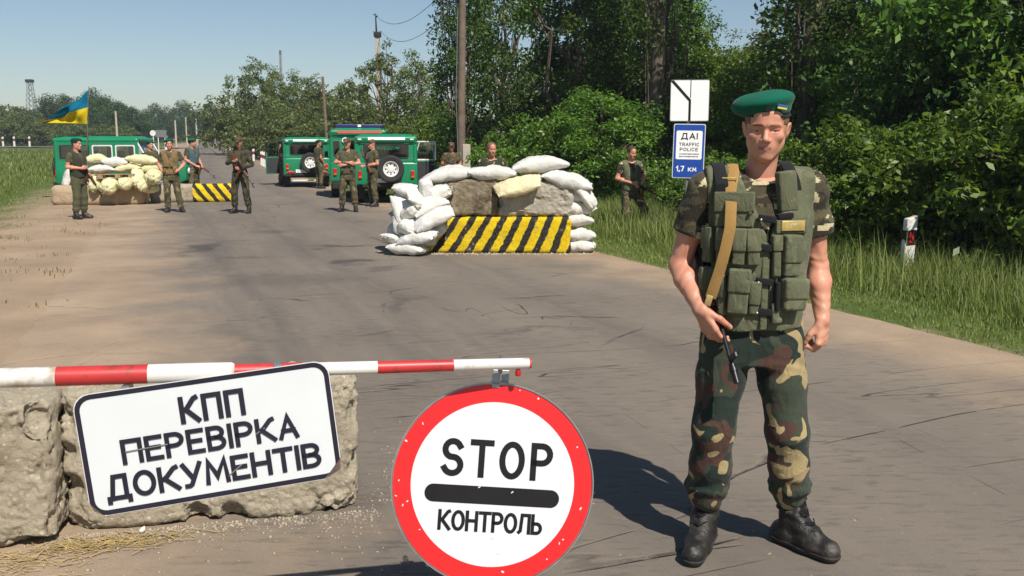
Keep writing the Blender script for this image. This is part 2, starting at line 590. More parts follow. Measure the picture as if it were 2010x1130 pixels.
# oil and tar spots with their own place on the road
geo = t.n('NewGeometry').outputs['Position']
gw = t.n('Mix', {'data_type': 'RGBA'})
t.set(gw.inputs['Factor'], 0.30); t.set(gw.inputs[6], geo)
wv = t.n('VectorMath', {'operation': 'ADD'}); t.set(wv.inputs[0], geo)
t.set(wv.inputs[1], t.n('VectorMath', {'operation': 'SCALE'}, i0=t.noise(geo, 1.3, 6, 0.65, 0, True), Scale=1.6).outputs[0])
for (sx, sy, a, b, k) in SPOTS if 'SPOTS' in globals() else [(-5.05, 14.7, 0.34, 1.2, 0.9), (-2.85, 15.05, 0.6, 0.22, 0.85), (-2.35, 13.1, 0.42, 0.62, 0.95), (-1.75, 12.2, 0.3, 0.3, 0.5), (-3.7, 13.6, 0.8, 0.13, 0.5), (-2.9, 11.2, 1.1, 0.9, 0.4), (-1.1, 9.6, 0.16, 0.7, 0.5), (0.1, 8.1, 0.75, 0.16, 0.45), (-4.6, 17.4, 0.5, 0.5, 0.45)]:
    dv = t.n('VectorMath', {'operation': 'SUBTRACT'}, i0=wv.outputs[0], i1=(sx + 0.8, sy + 0.8, 0.8)).outputs[0]
    dm = t.n('VectorMath', {'operation': 'LENGTH'}, i0=t.map(dv, (1 / a, 1 / b, 0))).outputs['Value']
    base = t.mix(t.math('MULTIPLY', t.ramp(dm, [(0.35, 1.0), (1.25, 0.0)]), k * 0.8), base, (0.050, 0.044, 0.046))
# dust blown in from the shoulders
dirt = dirt_color(t, co)
ed = t.math('SUBTRACT', t.math('MAXIMUM', t.math('MULTIPLY', u, -1.0), t.math('ADD', u, 0.25)), HW - 1.35)
ed = t.math('ADD', ed, t.math('MULTIPLY', t.math('SUBTRACT', t.noise(uv, 0.8, 7, 0.65), 0.5), 3.4))
dm = t.ramp(t.math('MULTIPLY', ed, 0.5), [(0.05, 0.0), (0.62, 1.0)])
base = t.mix(dm, base, dirt)
lt = t.noise(co, 26, 3, 0.6)
base = t.mix(t.ramp(lt, [(0.725, 0.0), (0.74, 0.7)]), base, (0.45, 0.39, 0.31))
p = t.principled(base, 0.86)
p.inputs['Specular IOR Level'].default_value = 0.28
b1 = t.bump(t.noise(co, 120, 4, 0.7), 0.5, 0.006)
b2 = t.bump(t.math('MULTIPLY', ck, -1.0), 0.9, 0.02, b1)
t.set(p.inputs['Normal'], b2)
MAT['asphalt'] = t.m

def warp(lo, fine0, fine1, hi, step, growth=1.13):
    a = list(np.arange(fine0, fine1 + 1e-6, step))
    s = step; x = fine1
    while x < hi:
        s *= growth; x += s; a.append(x)
    s = step; x = fine0; b = []
    while x > lo:
        s *= growth; x -= s; b.append(x)
    return np.array(b[::-1] + a)

def grid_mesh(name, XX, YY, ZZ, mat, attrs):
    ny, nx = XX.shape
    V = np.stack([XX.ravel(), YY.ravel(), ZZ.ravel()], 1)
    i = np.arange(ny * nx).reshape(ny, nx)
    Q = np.stack([i[:-1, :-1].ravel(), i[:-1, 1:].ravel(), i[1:, 1:].ravel(), i[1:, :-1].ravel()], 1)
    return mesh_np(name, V, Q, mat, True, attrs)

gx = np.clip(warp(-900, -20, 15, 900, 0.33), -900, 900); gy = np.clip(warp(-80, -3, 46, 1200, 0.33), -80, 1200)
XX, YY = np.meshgrid(gx, gy)
gme = grid_mesh('ground', XX, YY, ground_h(XX, YY), MAT['ground'], {'u': road_u(XX, YY).ravel()})
tag(obj('ground', gme), kind='structure')

# road ribbon
rv = np.concatenate([np.arange(-40, 60, 0.5), np.arange(60, 400, 2.5)])
ru = np.linspace(-(HW + 0.6), HW + 0.1, 33)
cx = np.interp(rv, _yy, _xx); cm = np.interp(rv, _yy, _sl)
nrm = np.stack([1 / np.sqrt(1 + cm ** 2), -cm / np.sqrt(1 + cm ** 2)], 1)
RX = cx[:, None] + ru[None] * nrm[:, :1]
RY = rv[:, None] + ru[None] * nrm[:, 1:]
edge = np.clip((np.maximum(-ru, ru + 0.5) - (HW + 0.3)) / 0.3, 0, 1)
RZ = base_h(RY) + 0.006 - 0.03 * edge[None] + 0 * RX
rme = grid_mesh('road', RX, RY, RZ, MAT['asphalt'], {'u': np.repeat(ru[None], len(rv), 0).ravel(), 'v': np.repeat(rv[:, None], len(ru), 1).ravel()})
tag(obj('road', rme), kind='structure')

# the side road that joins far off on the left
sp = np.array([(-190, 176), (-140, 165), (-100, 152), (-74, 140), (-52, 134), (-44, 133)], float)
tt = np.linspace(0, 1, 60)
sxp = np.interp(tt, np.linspace(0, 1, len(sp)), sp[:, 0]); syp = np.interp(tt, np.linspace(0, 1, len(sp)), sp[:, 1])
off = np.linspace(-3.5, 3.5, 5)
SX = sxp[:, None] + 0 * off[None]; SY = syp[:, None] + off[None]
SZ = ground_h(SX, SY) + 0.10
sme = grid_mesh('side_road', SX, SY, SZ, MAT['asphalt'], {'u': (0 * SX + off[None] * 0.9).ravel(), 'v': (SX * 1.0).ravel()})
tag(obj('side_road', sme), kind='structure')
# ------------------------------------------------------------------ foliage
def leaf_mat(name, dark, light, trans, rough=0.45):
    t = NT(name)
    r = t.attr('tint')
    c = t.ramp(r, [(0.0, dark), (0.55, tuple((a + b) / 2 for a, b in zip(dark, light))), (1.0, light)])
    oi = t.n('ObjectInfo').outputs['Random']
    hs = t.n('HueSaturation', Hue=t.math('ADD', 0.485, t.math('MULTIPLY', oi, 0.03)), Saturation=1.0, Value=t.math('ADD', 0.85, t.math('MULTIPLY', oi, 0.3)), Color=c).outputs[0]
    d = t.n('BsdfPrincipled')
    t.set(d.inputs['Base Color'], hs); d.inputs['Roughness'].default_value = rough
    d.inputs['Specular IOR Level'].default_value = 0.35
    tl = t.n('BsdfTranslucent', Color=t.mix(1.0, hs, trans, 'MULTIPLY'))
    mx = t.n('MixShader', Fac=0.33, i1=d.outputs[0], i2=tl.outputs[0])
    t.surf(mx.outputs[0])
    return t.m
LEAF = leaf_mat('leaf_fresh', (0.050, 0.105, 0.014), (0.170, 0.270, 0.040), (1.6, 1.5, 0.8))
LEAF_D = leaf_mat('leaf_deep', (0.028, 0.062, 0.013), (0.095, 0.165, 0.032), (1.5, 1.5, 0.8))
LEAF_P = leaf_mat('leaf_pale', (0.075, 0.108, 0.028), (0.190, 0.235, 0.070), (1.4, 1.4, 0.9))
LEAF_FAR = leaf_mat('leaf_far', (0.030, 0.066, 0.020), (0.082, 0.135, 0.036), (1.3, 1.3, 0.9))
t = NT('bark')
co = t.co()
c = t.ramp(t.noise(t.map(co, (14, 14, 1.6)), 1.0, 6, 0.7), [(0.3, (0.05, 0.038, 0.028)), (0.55, (0.13, 0.10, 0.075)), (0.75, (0.24, 0.20, 0.155))])
p = t.principled(c, 0.95)
t.set(p.inputs['Normal'], t.bump(t.noise(t.map(co, (20, 20, 2)), 1.0, 5), 0.8, 0.03))
BARK = t.m

def leaves(rs, C, R, N, size, flat=0.75, droop=0.5, aspect=0.5):
    """leaf quads scattered round clump centres C (n,3) with radii R, N leaves each"""
    n = len(C)
    cc = np.repeat(C, N, 0); rr = np.repeat(R, N)
    m = len(cc)
    d = rs.normal(size=(m, 3)); d /= np.linalg.norm(d, axis=1)[:, None]
    rad = rs.uniform(0, 1, m) ** 0.45
    off = d * (rad * rr)[:, None]; off[:, 2] *= flat
    P = cc + off
    nr = rs.normal(size=(m, 3)) * 0.75 + d * 0.55 + np.array([0, 0, 0.75])
    nr /= np.linalg.norm(nr, axis=1)[:, None]
    ax = rs.normal(size=(m, 3)); ax[:, 2] -= droop
    ax -= (ax * nr).sum(1)[:, None] * nr
    ax /= np.linalg.norm(ax, axis=1)[:, None] + 1e-9
    bx = np.cross(nr, ax)
    s = size * rs.uniform(0.6, 1.25, m)
    L = ax * s[:, None]; W = bx * (s * aspect)[:, None]
    up = nr * (s * 0.12)[:, None]
    V = np.stack([P - L * 0.5, P - W * 0.5 + L * 0.05 + up, P + L * 0.5, P + W * 0.5 + L * 0.05 + up], 1).reshape(-1, 3)
    Q = np.arange(m * 4).reshape(m, 4)
    tint = np.clip(rs.normal(0.5, 0.22, m) + np.repeat(rs.normal(0, 0.13, n), N), 0, 1)
    return V, Q, np.repeat(tint, 4)

def limb_path(rs, a, b, n=5, wob=0.08):
    a = np.array(a, float); b = np.array(b, float)
    L = np.linalg.norm(b - a)
    pts = [a + (b - a) * q for q in np.linspace(0, 1, n)]
    for i in range(1, n - 1):
        pts[i] = pts[i] + rs.normal(size=3) * L * wob * 0.5
    return [tuple(p) for p in pts]

def make_broadleaf(seed, h, r, nc, nl, size, mat, low=0.25, trunk_r=0.16, sparse=0.0, top=0.75, limbs=9, clump=(0.16, 0.30), droop=0.5):
    rs = np.random.RandomState(seed)
    C = []
    while len(C) < nc:
        d = rs.normal(size=3); d /= np.linalg.norm(d)
        q = rs.uniform(0.25, 1) ** 0.5
        p = d * q
        zz = p[2] * 0.5 + 0.5
        wid = np.interp(zz, [0, 0.25, 0.6, 0.85, 1], [0.55, 0.95, 1.0, top, 0.25])
        lob = 1 + 0.25 * math.sin(3 * math.atan2(p[1], p[0]) + seed) * (0.5 + zz) + rs.normal() * 0.08
        C.append([p[0] * r * wid * lob, p[1] * r * wid * lob, h * (low + (1 - low) * zz * 0.96)])
    C = np.array(C)
    R = rs.uniform(clump[0], clump[1], nc) * r
    V, Q, T = leaves(rs, C, R, nl, size, droop=droop)
    cme = mesh_np('crown', V, Q, mat, False, {'tint': T})
    b = MB()
    tp = limb_path(rs, (0, 0, -0.15), (rs.normal() * 0.1, rs.normal() * 0.1, h * 0.8), 7, 0.05)
    b.tube(tp, list(np.linspace(trunk_r, trunk_r * 0.2, 7)), 8)
    for i in rs.choice(nc, min(limbs, nc), replace=False):
        z0 = min(C[i][2] * rs.uniform(0.35, 0.7), h * 0.7)
        q = z0 / (h * 0.8) * 6; j = int(min(q, 5))
        p0 = np.array(tp[j]) + (np.array(tp[j + 1]) - np.array(tp[j])) * (q - j)
        b.tube(limb_path(rs, p0, C[i], 5, 0.14), list(np.linspace(trunk_r * 0.38, 0.012, 5)), 5)
    return cme, b.mesh('trunk', BARK, smooth=True)

def make_poplar(seed, h, r, nl, size, mat, bare=0.1):
    rs = np.random.RandomState(seed)
    nc = 190
    z = rs.uniform(bare, 1, nc) ** 0.9 * h
    prof = np.interp(z / h, [0, 0.12, 0.35, 0.75, 1], [0.75, 0.95, 1.0, 0.7, 0.1])
    a = rs.uniform(0, 6.283, nc)
    q = rs.uniform(0.25, 1, nc) ** 0.5 * prof * r
    C = np.stack([q * np.cos(a), q * np.sin(a), z], 1)
    V, Q, T = leaves(rs, C, rs.uniform(0.2, 0.42, nc) * r, nl, size, flat=1.5)
    cme = mesh_np('crown', V, Q, mat, False, {'tint': T})
    b = MB()
    b.tube(limb_path(rs, (0, 0, -0.2), (0, 0, h), 8, 0.01), list(np.linspace(0.28, 0.04, 8)), 9)
    for i in range(75):
        a = rs.uniform(0, 6.283); z0 = rs.uniform(0.0, 0.8) * h
        rr = rs.uniform(0.3, 1.0) * r * np.interp(z0 / h, [0, 0.3, 1], [0.7, 0.9, 0.3])
        p0 = (0.2 * math.cos(a), 0.2 * math.sin(a), z0)
        p1 = (rr * math.cos(a), rr * math.sin(a), z0 + rs.uniform(0.16, 0.3) * h)
        pm = (rr * 0.8 * math.cos(a), rr * 0.8 * math.sin(a), z0 + 0.06 * h)
        b.tube([p0, pm, p1], [rs.uniform(0.02, 0.045), 0.026, 0.006], 4)
    return cme, b.mesh('trunk', BARK, smooth=True)

def make_bush(seed, h, r, nb, nl, size, mat, droop=0.6):
    """arching shoots from the base, leaves set along their outer part"""
    rs = np.random.RandomState(seed)
    C = []; b = MB()
    for i in range(nb):
        a = rs.uniform(0, 6.283); reach = r * rs.uniform(0.25, 1.1); top = h * rs.uniform(0.45, 1.08) * (1.08 - 0.35 * (reach / r) ** 2)
        if rs.rand() < 0.25: top *= 0.45
        p0 = np.array([rs.normal() * 0.2 * r, rs.normal() * 0.2 * r, 0.0])
        pe = p0 + np.array([reach * math.cos(a), reach * math.sin(a), top])
        side = np.array([-math.sin(a), math.cos(a), 0]) * rs.normal() * 0.12 * r
        q = np.linspace(0, 1, 12)
        path = p0[None] + (pe - p0)[None] * np.stack([q ** 1.35, q ** 1.35, np.sin(q * 1.9) / math.sin(1.9) * 1.0], 1) + side[None] * np.sin(q * 3.14)[:, None]
        path[:, 2] = np.maximum(path[:, 2], 0.05)
        C.append(path[4:])
        if i % 3 == 0:
            b.tube([tuple(p) for p in path[::3]], list(np.linspace(0.022, 0.006, 4)), 4)
    C = np.concatenate(C)
    k = max(3, int(nl / 8))
    V, Q, T = leaves(rs, C, rs.uniform(0.07, 0.15, len(C)) * r, k, size, flat=0.7, droop=droop, aspect=0.46)
    cme = mesh_np('foliage', V, Q, mat, False, {'tint': T})
    return cme, b.mesh('stem', BARK, smooth=True)

def plant(name, meshes, x, y, label, cat, group, s=1.0, rz=0.0, sz=1.0, z=None, names=('crown', 'trunk')):
    e = empty(name, (x, y, gz(x, y) if z is None else z), rz)
    e.scale = (s, s, s * sz)
    for nm, me in zip(names, meshes):
        obj(nm, me, e)
    return tag(e, label, cat, group)

def px2x(px, Y):
    return (px - 1005) / 1800 * (Y * 1.005)

# prototypes -------------------------------------------------------
B1 = make_bush(1, 2.6, 1.7, 130, 64, 0.150, LEAF)
B2 = make_bush(2, 2.4, 1.6, 120, 64, 0.145, LEAF)
B3 = make_bush(3, 3.4, 1.5, 130, 56, 0.140, LEAF_D)
W1 = make_broadleaf(11, 7.5, 2.6, 150, 105, 0.17, LEAF, 0.12, 0.17, limbs=16)
W2 = make_broadleaf(12, 9.5, 2.7, 170, 105, 0.17, LEAF_D, 0.15, 0.2, limbs=18)
W3 = make_broadleaf(13, 6.5, 2.3, 130, 95, 0.16, LEAF, 0.08, 0.13, limbs=14)
S1 = make_broadleaf(21, 8.0, 2.5, 95, 55, 0.19, LEAF_P, 0.2, 0.15, limbs=40, clump=(0.12, 0.22))
P1 = make_poplar(31, 13, 1.15, 78, 0.15, LEAF_D)
P2 = make_poplar(32, 14, 1.2, 34, 0.14, LEAF_D, 0.02)
F1 = make_broadleaf(41, 10, 4.6, 150, 60, 0.36, LEAF_FAR, 0.05, 0.3, limbs=6)
F2 = make_broadleaf(42, 9, 4.2, 140, 60, 0.34, LEAF_FAR, 0.04, 0.3, limbs=6)
F3 = make_broadleaf(43, 9, 2.6, 110, 60, 0.26, LEAF_P, 0.05, 0.2, limbs=8)
F4 = make_bush(44, 4.0, 3.2, 110, 56, 0.32, LEAF_P)

# the wood on the right: (px, Y, prototype, scale, height scale, rotation)
wood = [
    (910, 33, P1, 0.95, 1.05, 0.3, 'columnar dark poplar standing behind the brown wooden pole'),
    (1288, 25, P2, 0.95, 1.0, 1.2, 'bare-barked poplar behind the white lane sign'),
    (1578, 21, P1, 1.0, 1.0, 2.2, 'dark poplar rising behind the green beret of the foreground soldier'),
    (1825, 20, P2, 1.25, 1.0, 0.5, 'thick poplar with hanging grey twigs above the roadside bushes'),
    (1905, 23, P1, 1.0, 1.0, 4.0, 'dark leafy poplar deep in the wood behind the thick poplar'),
]
for px, Y, m, s, sz, r, lab in wood:
    plant('poplar_tree', m, px2x(px, Y), Y, lab, 'tree', None, s, r, sz)
wood2 = [
    (1120, 29, W2, 0.95, 1.0, 0.7, 'tall leafy tree with dark trunk beyond the sandbag wall'),
    (1215, 32, W1, 1.1, 1.1, 2.0, 'bright green tree between the bare poplar and the tall dark-trunked tree'),
    (1000, 40, S1, 1.15, 1.0, 0.4, 'pale sparse tree behind the wooden pole'),
    (1350, 30, W1, 0.75, 0.95, 3.1, 'round green tree behind the lane sign'),
    (1440, 29, W3, 0.8, 1.0, 1.0, 'light green tree between lane sign and dark poplar'),
    (1475, 36, S1, 0.85, 0.95, 5.0, 'thin pale-leaved tree behind the light green tree'),
    (1690, 25, W1, 1.05, 1.05, 4.4, 'fresh green tree to the side of the dark poplar'),
    (1960, 17, W2, 0.85, 1.05, 2.6, 'tall leafy tree at the edge of the wood'),
    (2080, 15, W1, 1.0, 1.05, 0.2, 'leafy tree at the near end of the wood'),
    (1060, 46, W3, 0.8, 0.9, 5.4, 'dark tree far along the wood edge'),
    (1180, 24, W3, 0.75, 0.8, 1.8, 'small shady tree behind the bareheaded soldier in the grass'),
    (1500, 24, W3, 0.8, 0.8, 0.9, 'small tree in the shade under the dark poplar'),
    (1760, 19, W3, 0.85, 0.95, 3.9, 'leafy young tree in front of the thick poplar'),
]
for px, Y, m, s, sz, r, lab in wood2:
    plant('broadleaf_tree', m, px2x(px, Y), Y, lab, 'tree', None, s, r, sz)
rs = np.random.RandomState(5)
for i in range(15):
    Y = 16 + i * 1.75
    u0 = rs.uniform(14, 22)
    x = float(np.interp(Y, _yy, _xx)) + u0
    m = (W1, W2, W3, P1)[i % 4]
    plant('wood_tree', m, x, Y, 'dark tree deep inside the roadside wood', 'tree', 'trees deep in the roadside wood', rs.uniform(0.75, 0.95), rs.uniform(0, 6), rs.uniform(0.75, 0.95))
bushes = [
    (1650, 14.6, B1, 0.78, 0.2), (1745, 14.2, B2, 0.80, 1.7), (1850, 13.4, B1, 0.80, 3.0), (1950, 12.6, B2, 0.95, 4.1),
    (2060, 11.6, B1, 1.0, 5.2), (1700, 16.2, B3, 0.95, 0.8), (1810, 15.6, B3, 1.0, 2.4), (1930, 14.8, B3, 1.05, 3.6), (2040, 13.6, B3, 1.15, 1.1),
    (1590, 17.2, B2, 0.8, 2.9), (1400, 19.5, B1, 0.6, 5.0), (1335, 21.5, B2, 0.6, 0.5), (1480, 18.4, B1, 0.6, 1.2),
    (1110, 24.5, B2, 0.9, 4.4), (1040, 25.5, B1, 0.9, 0.1), (975, 27, B2, 0.8, 1.5), (1140, 28, B1, 0.8, 2.6), (1010, 31, B3, 1.0, 0.9), (940, 36, B1, 1.1, 1.9), (870, 40, B2, 1.1, 2.5),
]
for px, Y, m, s, r in bushes:
    lab = 'leafy green bush growing along the foot of the wood' if m is not B3 else 'dark leggy shrub among the trees of the wood'
    plant('bush', m, px2x(px, Y), Y, lab, 'bush', 'leafy bushes along the wood' if m is not B3 else 'dark shrubs under the trees', s, r, 1.0, names=('foliage', 'stem'))
# trees further up the road
far = [
    (830, 52, S1, 0.9, 0.95, 0.9, 'open-crowned tree with bare branches behind the concrete pole'),
    (765, 55, S1, 1.0, 0.98, 2.6, 'sparse tree with visible limbs beside the concrete pole'),
    (735, 62, F4, 0.8, 1.0, 2.0, 'rounded shrub beneath the sparse tree by the concrete pole'),
    (510, 88, F3, 1.02, 1.02, 1.0, 'tall pale tree at the bend of the road'),
    (545, 92, F3, 1.0, 1.0, 2.2, 'second pale tall tree close to the bend of the road'),
    (478, 95, F4, 1.3, 1.0, 0.4, 'drooping greyish shrub at the road bend'),
    (590, 84, F3, 0.95, 0.95, 3.0, 'medium tree between the bend and the leaning pole'),
    (630, 78, F3, 0.88, 0.92, 4.0, 'medium tree behind the leaning wooden pole'),
    (668, 80, F4, 1.15, 1.2, 1.4, 'shrub behind the emergency vehicle with the light bar'),
    (700, 70, F4, 1.0, 1.0, 5.0, 'low shrub behind the sparse tree'),
    (600, 72, F4, 0.9, 1.0, 3.3, 'bright shrub behind the jeep with its driver door open'),
    (550, 76, F4, 0.9, 1.0, 0.7, 'low shrub along the verge before the bend'),
    (800, 48, F4, 0.75, 0.9, 2.9, 'shrub standing behind the jeep with lettering on its rear window'),
    (505, 80, F4, 0.8, 0.9, 2.2, 'shrub at the foot of the tall pale trees'),
    (860, 46, W3, 0.8, 0.9, 1.1, 'leafy tree in front of the columnar poplar'),
]
for px, Y, m, s, sz, r, lab in far:
    bushy = m is F4
    plant('shrub' if bushy else 'roadside_tree', m, px2x(px, Y), Y, lab, 'bush' if bushy else 'tree', None, s, r, sz, names=('foliage', 'stem') if bushy else ('crown', 'trunk'))
# the dark clump and the hedge on the far left, and the end of the road
rs = np.random.RandomState(9)
for px, Y, s, sz in [(120, 172, .92, 1.02), (150, 178, 1.0, 1.12), (185, 170, .95, 1.05), (215, 175, 1.0, 1.06), (245, 170, .95, .98), (270, 168, .95, .85), (285, 172, .7, .8), (100, 180, .8, .95), (165, 160, .8, .8), (230, 158, .8, .8), (205, 185, 1.0, 1.1)]:
    plant('far_tree', (F1, F2)[int(rs.randint(2))], px2x(px, Y), Y, 'dark round-crowned tree in the clump behind the flag', 'tree', 'tree clump behind the flag', s, rs.uniform(0, 6), sz)
for i, (px, Y, s) in enumerate([(-20, 165, 1.3), (15, 160, 1.25), (45, 158, 1.2), (75, 160, 1.3), (100, 155, 1.0), (-5, 175, 1.7), (30, 178, 1.7), (65, 176, 1.6), (140, 150, .8), (180, 148, .8), (220, 150, .8), (260, 150, .75)]):
    plant('hedge_bush', F4, px2x(px, Y), Y, 'olive bush in the far hedge beyond the side road', 'bush', 'hedge beyond the side road', s, rs.uniform(0, 6), 0.95, names=('foliage', 'stem'))
for i, (px, Y, s) in enumerate([(322, 215, .95), (335, 225, .8), (310, 220, .7), (350, 235, .85), (372, 250, 1.15), (382, 250, .9), (395, 255, .9), (410, 260, .9), (428, 255, 1.1), (440, 250, .9), (452, 240, .8), (362, 230, .65), (300, 210, .7)]):
    plant('distant_tree', (F1, F2)[i % 2], px2x(px, Y), Y, 'distant dark tree where the road vanishes', 'tree', 'trees at the far end of the road', s, rs.uniform(0, 6), .95)
for i in range(24):
    px = -60 + i * 36; Y = 330 + rs.uniform(-25, 25)
    if 500 < px < 830: Y -= 150
    plant('horizon_tree', (F1, F2)[i % 2], px2x(px, Y), Y, 'low distant tree on the skyline', 'tree', 'trees on the skyline', rs.uniform(.8, 1.1), rs.uniform(0, 6), .8)

# ------------------------------------------------------------------ grass
def grass_blades(rs, n, xs, ys, hgt, width, tint0):
    m = len(xs)
    zs = ground_h(xs, ys)
    a = rs.uniform(0, 6.283, m)
    lean = rs.uniform(0.05, 0.55, m) * hgt
    dx = np.cos(a); dy = np.sin(a)
    b = a + rs.uniform(0.6, 2.5, m)
    wx = np.cos(b) * width * 0.5; wy = np.sin(b) * width * 0.5
    P0 = np.stack([xs, ys, zs - 0.02], 1)
    M = P0 + np.stack([dx * lean * 0.35, dy * lean * 0.35, hgt * 0.6], 1)
    T = P0 + np.stack([dx * lean, dy * lean, hgt], 1)
    W = np.stack([wx, wy, 0 * wx], 1)
    V = np.stack([P0 - W, P0 + W, M + W * 0.8, T, M - W * 0.8], 1).reshape(-1, 3)
    i = np.arange(m) * 5
    Q = np.concatenate([np.stack([i, i + 1, i + 2, i + 4], 1)])
    T3 = np.stack([i + 4, i + 2, i + 3, i + 3], 1)
    tint = np.repeat(np.clip(tint0 + rs.normal(0, 0.16, m), 0, 1), 5)
    return V, Q, T3, tint

def grass_obj(name, label, rs, parts, mat):
    V = []; F = []; T = []; o = 0
    for (xs, ys, hgt, width, t0) in parts:
        v, q, t3, tn = grass_blades(rs, len(xs), xs, ys, hgt, width, t0)
        V.append(v); T.append(tn)
        F.append((q + o, t3[:, :3] + o)); o += len(v)
    V = np.concatenate(V); T = np.concatenate(T)
    quads = np.concatenate([f[0] for f in F]); tris = np.concatenate([f[1] for f in F])
    me = bpy.data.meshes.new(name)
    me.vertices.add(len(V)); me.vertices.foreach_set('co', V.astype(np.float32).ravel())
    li = np.concatenate([quads.ravel(), tris.ravel()]).astype(np.int32)
    me.loops.add(len(li)); me.loops.foreach_set('vertex_index', li)
    nq, nt = len(quads), len(tris)
    me.polygons.add(nq + nt)
    me.polygons.foreach_set('loop_start', np.concatenate([np.arange(nq) * 4, nq * 4 + np.arange(nt) * 3]).astype(np.int32))
    me.polygons.foreach_set('loop_total', np.concatenate([np.full(nq, 4), np.full(nt, 3)]).astype(np.int32))
    me.update(calc_edges=True)
    a = me.attributes.new('tint', 'FLOAT', 'POINT'); a.data.foreach_set('value', T.astype(np.float32))
    me.materials.append(mat)
    return tag(obj(name, me), label, 'grass', kind='stuff')

GRASS = leaf_mat('grass_blade', (0.070, 0.120, 0.018), (0.26, 0.30, 0.085), (1.3, 1.2, 0.7), 0.5)
rs = np.random.RandomState(77)
def strip(n, y0, y1, u0, u1, power=1.0):
    ys = y0 + (y1 - y0) * rs.uniform(0, 1, n) ** power
    us = u0 + (u1 - u0) * rs.uniform(0, 1, n)
    m = np.interp(ys, _yy, _sl)
    xs = np.interp(ys, _yy, _xx) + us * np.sqrt(1 + m * m)
    return xs, ys, us
def patch(xs, ys, sc, seed):
    return fbm(np.stack([xs, ys, 0 * xs], 1), sc, seed, 3)
parts = []
for n, y0, y1, wd, hs in [(85000, 3.5, 15, 0.012, 1.0), (50000, 15, 30, 0.020, 1.05), (26000, 30, 60, 0.04, 1.05)]:
    xs, ys, us = strip(n, y0, y1, HW - 0.5, HW + 6.5)
    pn = patch(xs, ys, 0.5, 3)
    e = us - (HW - 0.12) + pn * 0.25
    keep = (e > 0) & (rs.uniform(0, 1, n) < np.clip(0.25 + e * 1.2, 0, 1))
    hg = (0.06 + 0.45 * sstep(0.7, 2.6, e)) * (1 + 0.3 * pn) * rs.uniform(0.5, 1.25, n) * hs
    t0 = 0.55 + 0.15 * pn + 0.25 * (1 - sstep(0, 1.0, e))
    parts.append((xs[keep], ys[keep], hg[keep], wd, t0[keep]))
xs, ys, us = strip(3200, 5, 24, HW + 0.9, HW + 5.0)
pn = patch(xs, ys, 0.8, 6); k_ = pn > -.1
parts.append((xs[k_], ys[k_], rs.uniform(0.45, 0.85, k_.sum()), 0.009, np.full(k_.sum(), .92)))
grass_obj('roadside_grass', 'long green grass on the verge in front of the wood', rs, parts, GRASS)
parts = []
for n, y0, y1, wd, hs, um in [(42000, 12, 26, 0.016, 0.8, 9), (52000, 22, 50, 0.03, 1.0, 26), (26000, 45, 110, 0.08, 1.2, 45)]:
    xs, ys, us = strip(n, y0, y1, -(HW + um), -(HW + 1.0))
    pn = patch(xs, ys, 0.35, 8)
    e = -us - (HW + 2.7) + pn * 0.9
    keep = rs.uniform(0, 1, n) < np.clip(0.06 + e * 0.55, 0.015, 1)
    hg = (0.06 + 0.28 * sstep(0.5, 3.5, e)) * (1 + 0.35 * pn) * rs.uniform(0.5, 1.2, n) * hs
    t0 = 0.55 + 0.18 * pn
    parts.append((xs[keep], ys[keep], hg[keep], wd, t0[keep]))
grass_obj('meadow_grass', 'green meadow grass behind the parked side-on jeep', rs, parts, GRASS)
STRAWM = leaf_mat('dry_blade', (0.20, 0.15, 0.06), (0.42, 0.34, 0.16), (1, 1, .8), 0.8)
xs, ys, us = strip(16000, 6.5, 22, -(HW + 4.5), -(HW - 0.2))
pn = patch(xs, ys, 0.9, 12) + .18 * (-us - HW - 1.5)
k_ = rs.uniform(0, 1, 16000) < np.clip((pn - .12) * 1.6, 0, .8)
grass_obj('dry_verge_grass', 'dry trampled straw-coloured grass on the dusty shoulder', rs, [(xs[k_], ys[k_], rs.uniform(.03, .10, k_.sum()), 0.018, np.full(k_.sum(), .45))], STRAWM)
parts = []
xs, ys, us = strip(9000, 45, 110, HW + 1.0, HW + 14)
pn = patch(xs, ys, 0.3, 4)
parts.append((xs, ys, 0.35 * rs.uniform(0.5, 1.2, 9000), 0.08, 0.55 + 0.2 * pn))
grass_obj('bend_grass', 'grass on the far verge where the road bends', rs, parts, GRASS)
# ------------------------------------------------------------------ materials for things
simple('white_paint', (0.64, 0.63, 0.59), 0.45, 0.05, 6, dirt=(0.35, 0.25, 0.17, 1), dscale=9)
simple('red_paint', (0.50, 0.035, 0.035), 0.42, 0.15, 7, dirt=(0.16, 0.035, 0.025, 1), dscale=14)
simple('sign_white', (0.62, 0.65, 0.66), 0.35, 0.03, 5)
simple('sign_red', (0.72, 0.016, 0.018), 0.32, 0.08, 4)
simple('sign_black', (0.012, 0.011, 0.012), 0.55, 0.2, 9, spec=0.2)
simple('sign_navy', (0.020, 0.018, 0.030), 0.55, 0.2, 9, spec=0.2)
simple('sign_blue', (0.010, 0.060, 0.33), 0.35, 0.05, 5)
simple('grey_metal', (0.33, 0.33, 0.32), 0.4, 0.2, 20, metal=0.7)
simple('black_rubber', (0.022, 0.021, 0.020), 0.75, 0.3, 20)
simple('gun_metal', (0.014, 0.014, 0.016), 0.38, 0.2, 30, metal=0.4)
simple('gun_wood', (0.10, 0.035, 0.015), 0.4, 0.3, 30)
simple('chrome_white', (0.70, 0.69, 0.66), 0.35, 0.08, 9)
simple('seat_dark', (0.03, 0.032, 0.036), 0.8, 0.2, 9)
simple('wood_plank', (0.30, 0.20, 0.11), 0.8, 0.3, 12)
simple('pole_wood', (0.15, 0.11, 0.08), 0.9, 0.3, 5, bump=0.5, bscale=30)
simple('pole_concrete', (0.42, 0.37, 0.29), 0.9, 0.15, 3, bump=0.3, bscale=20)
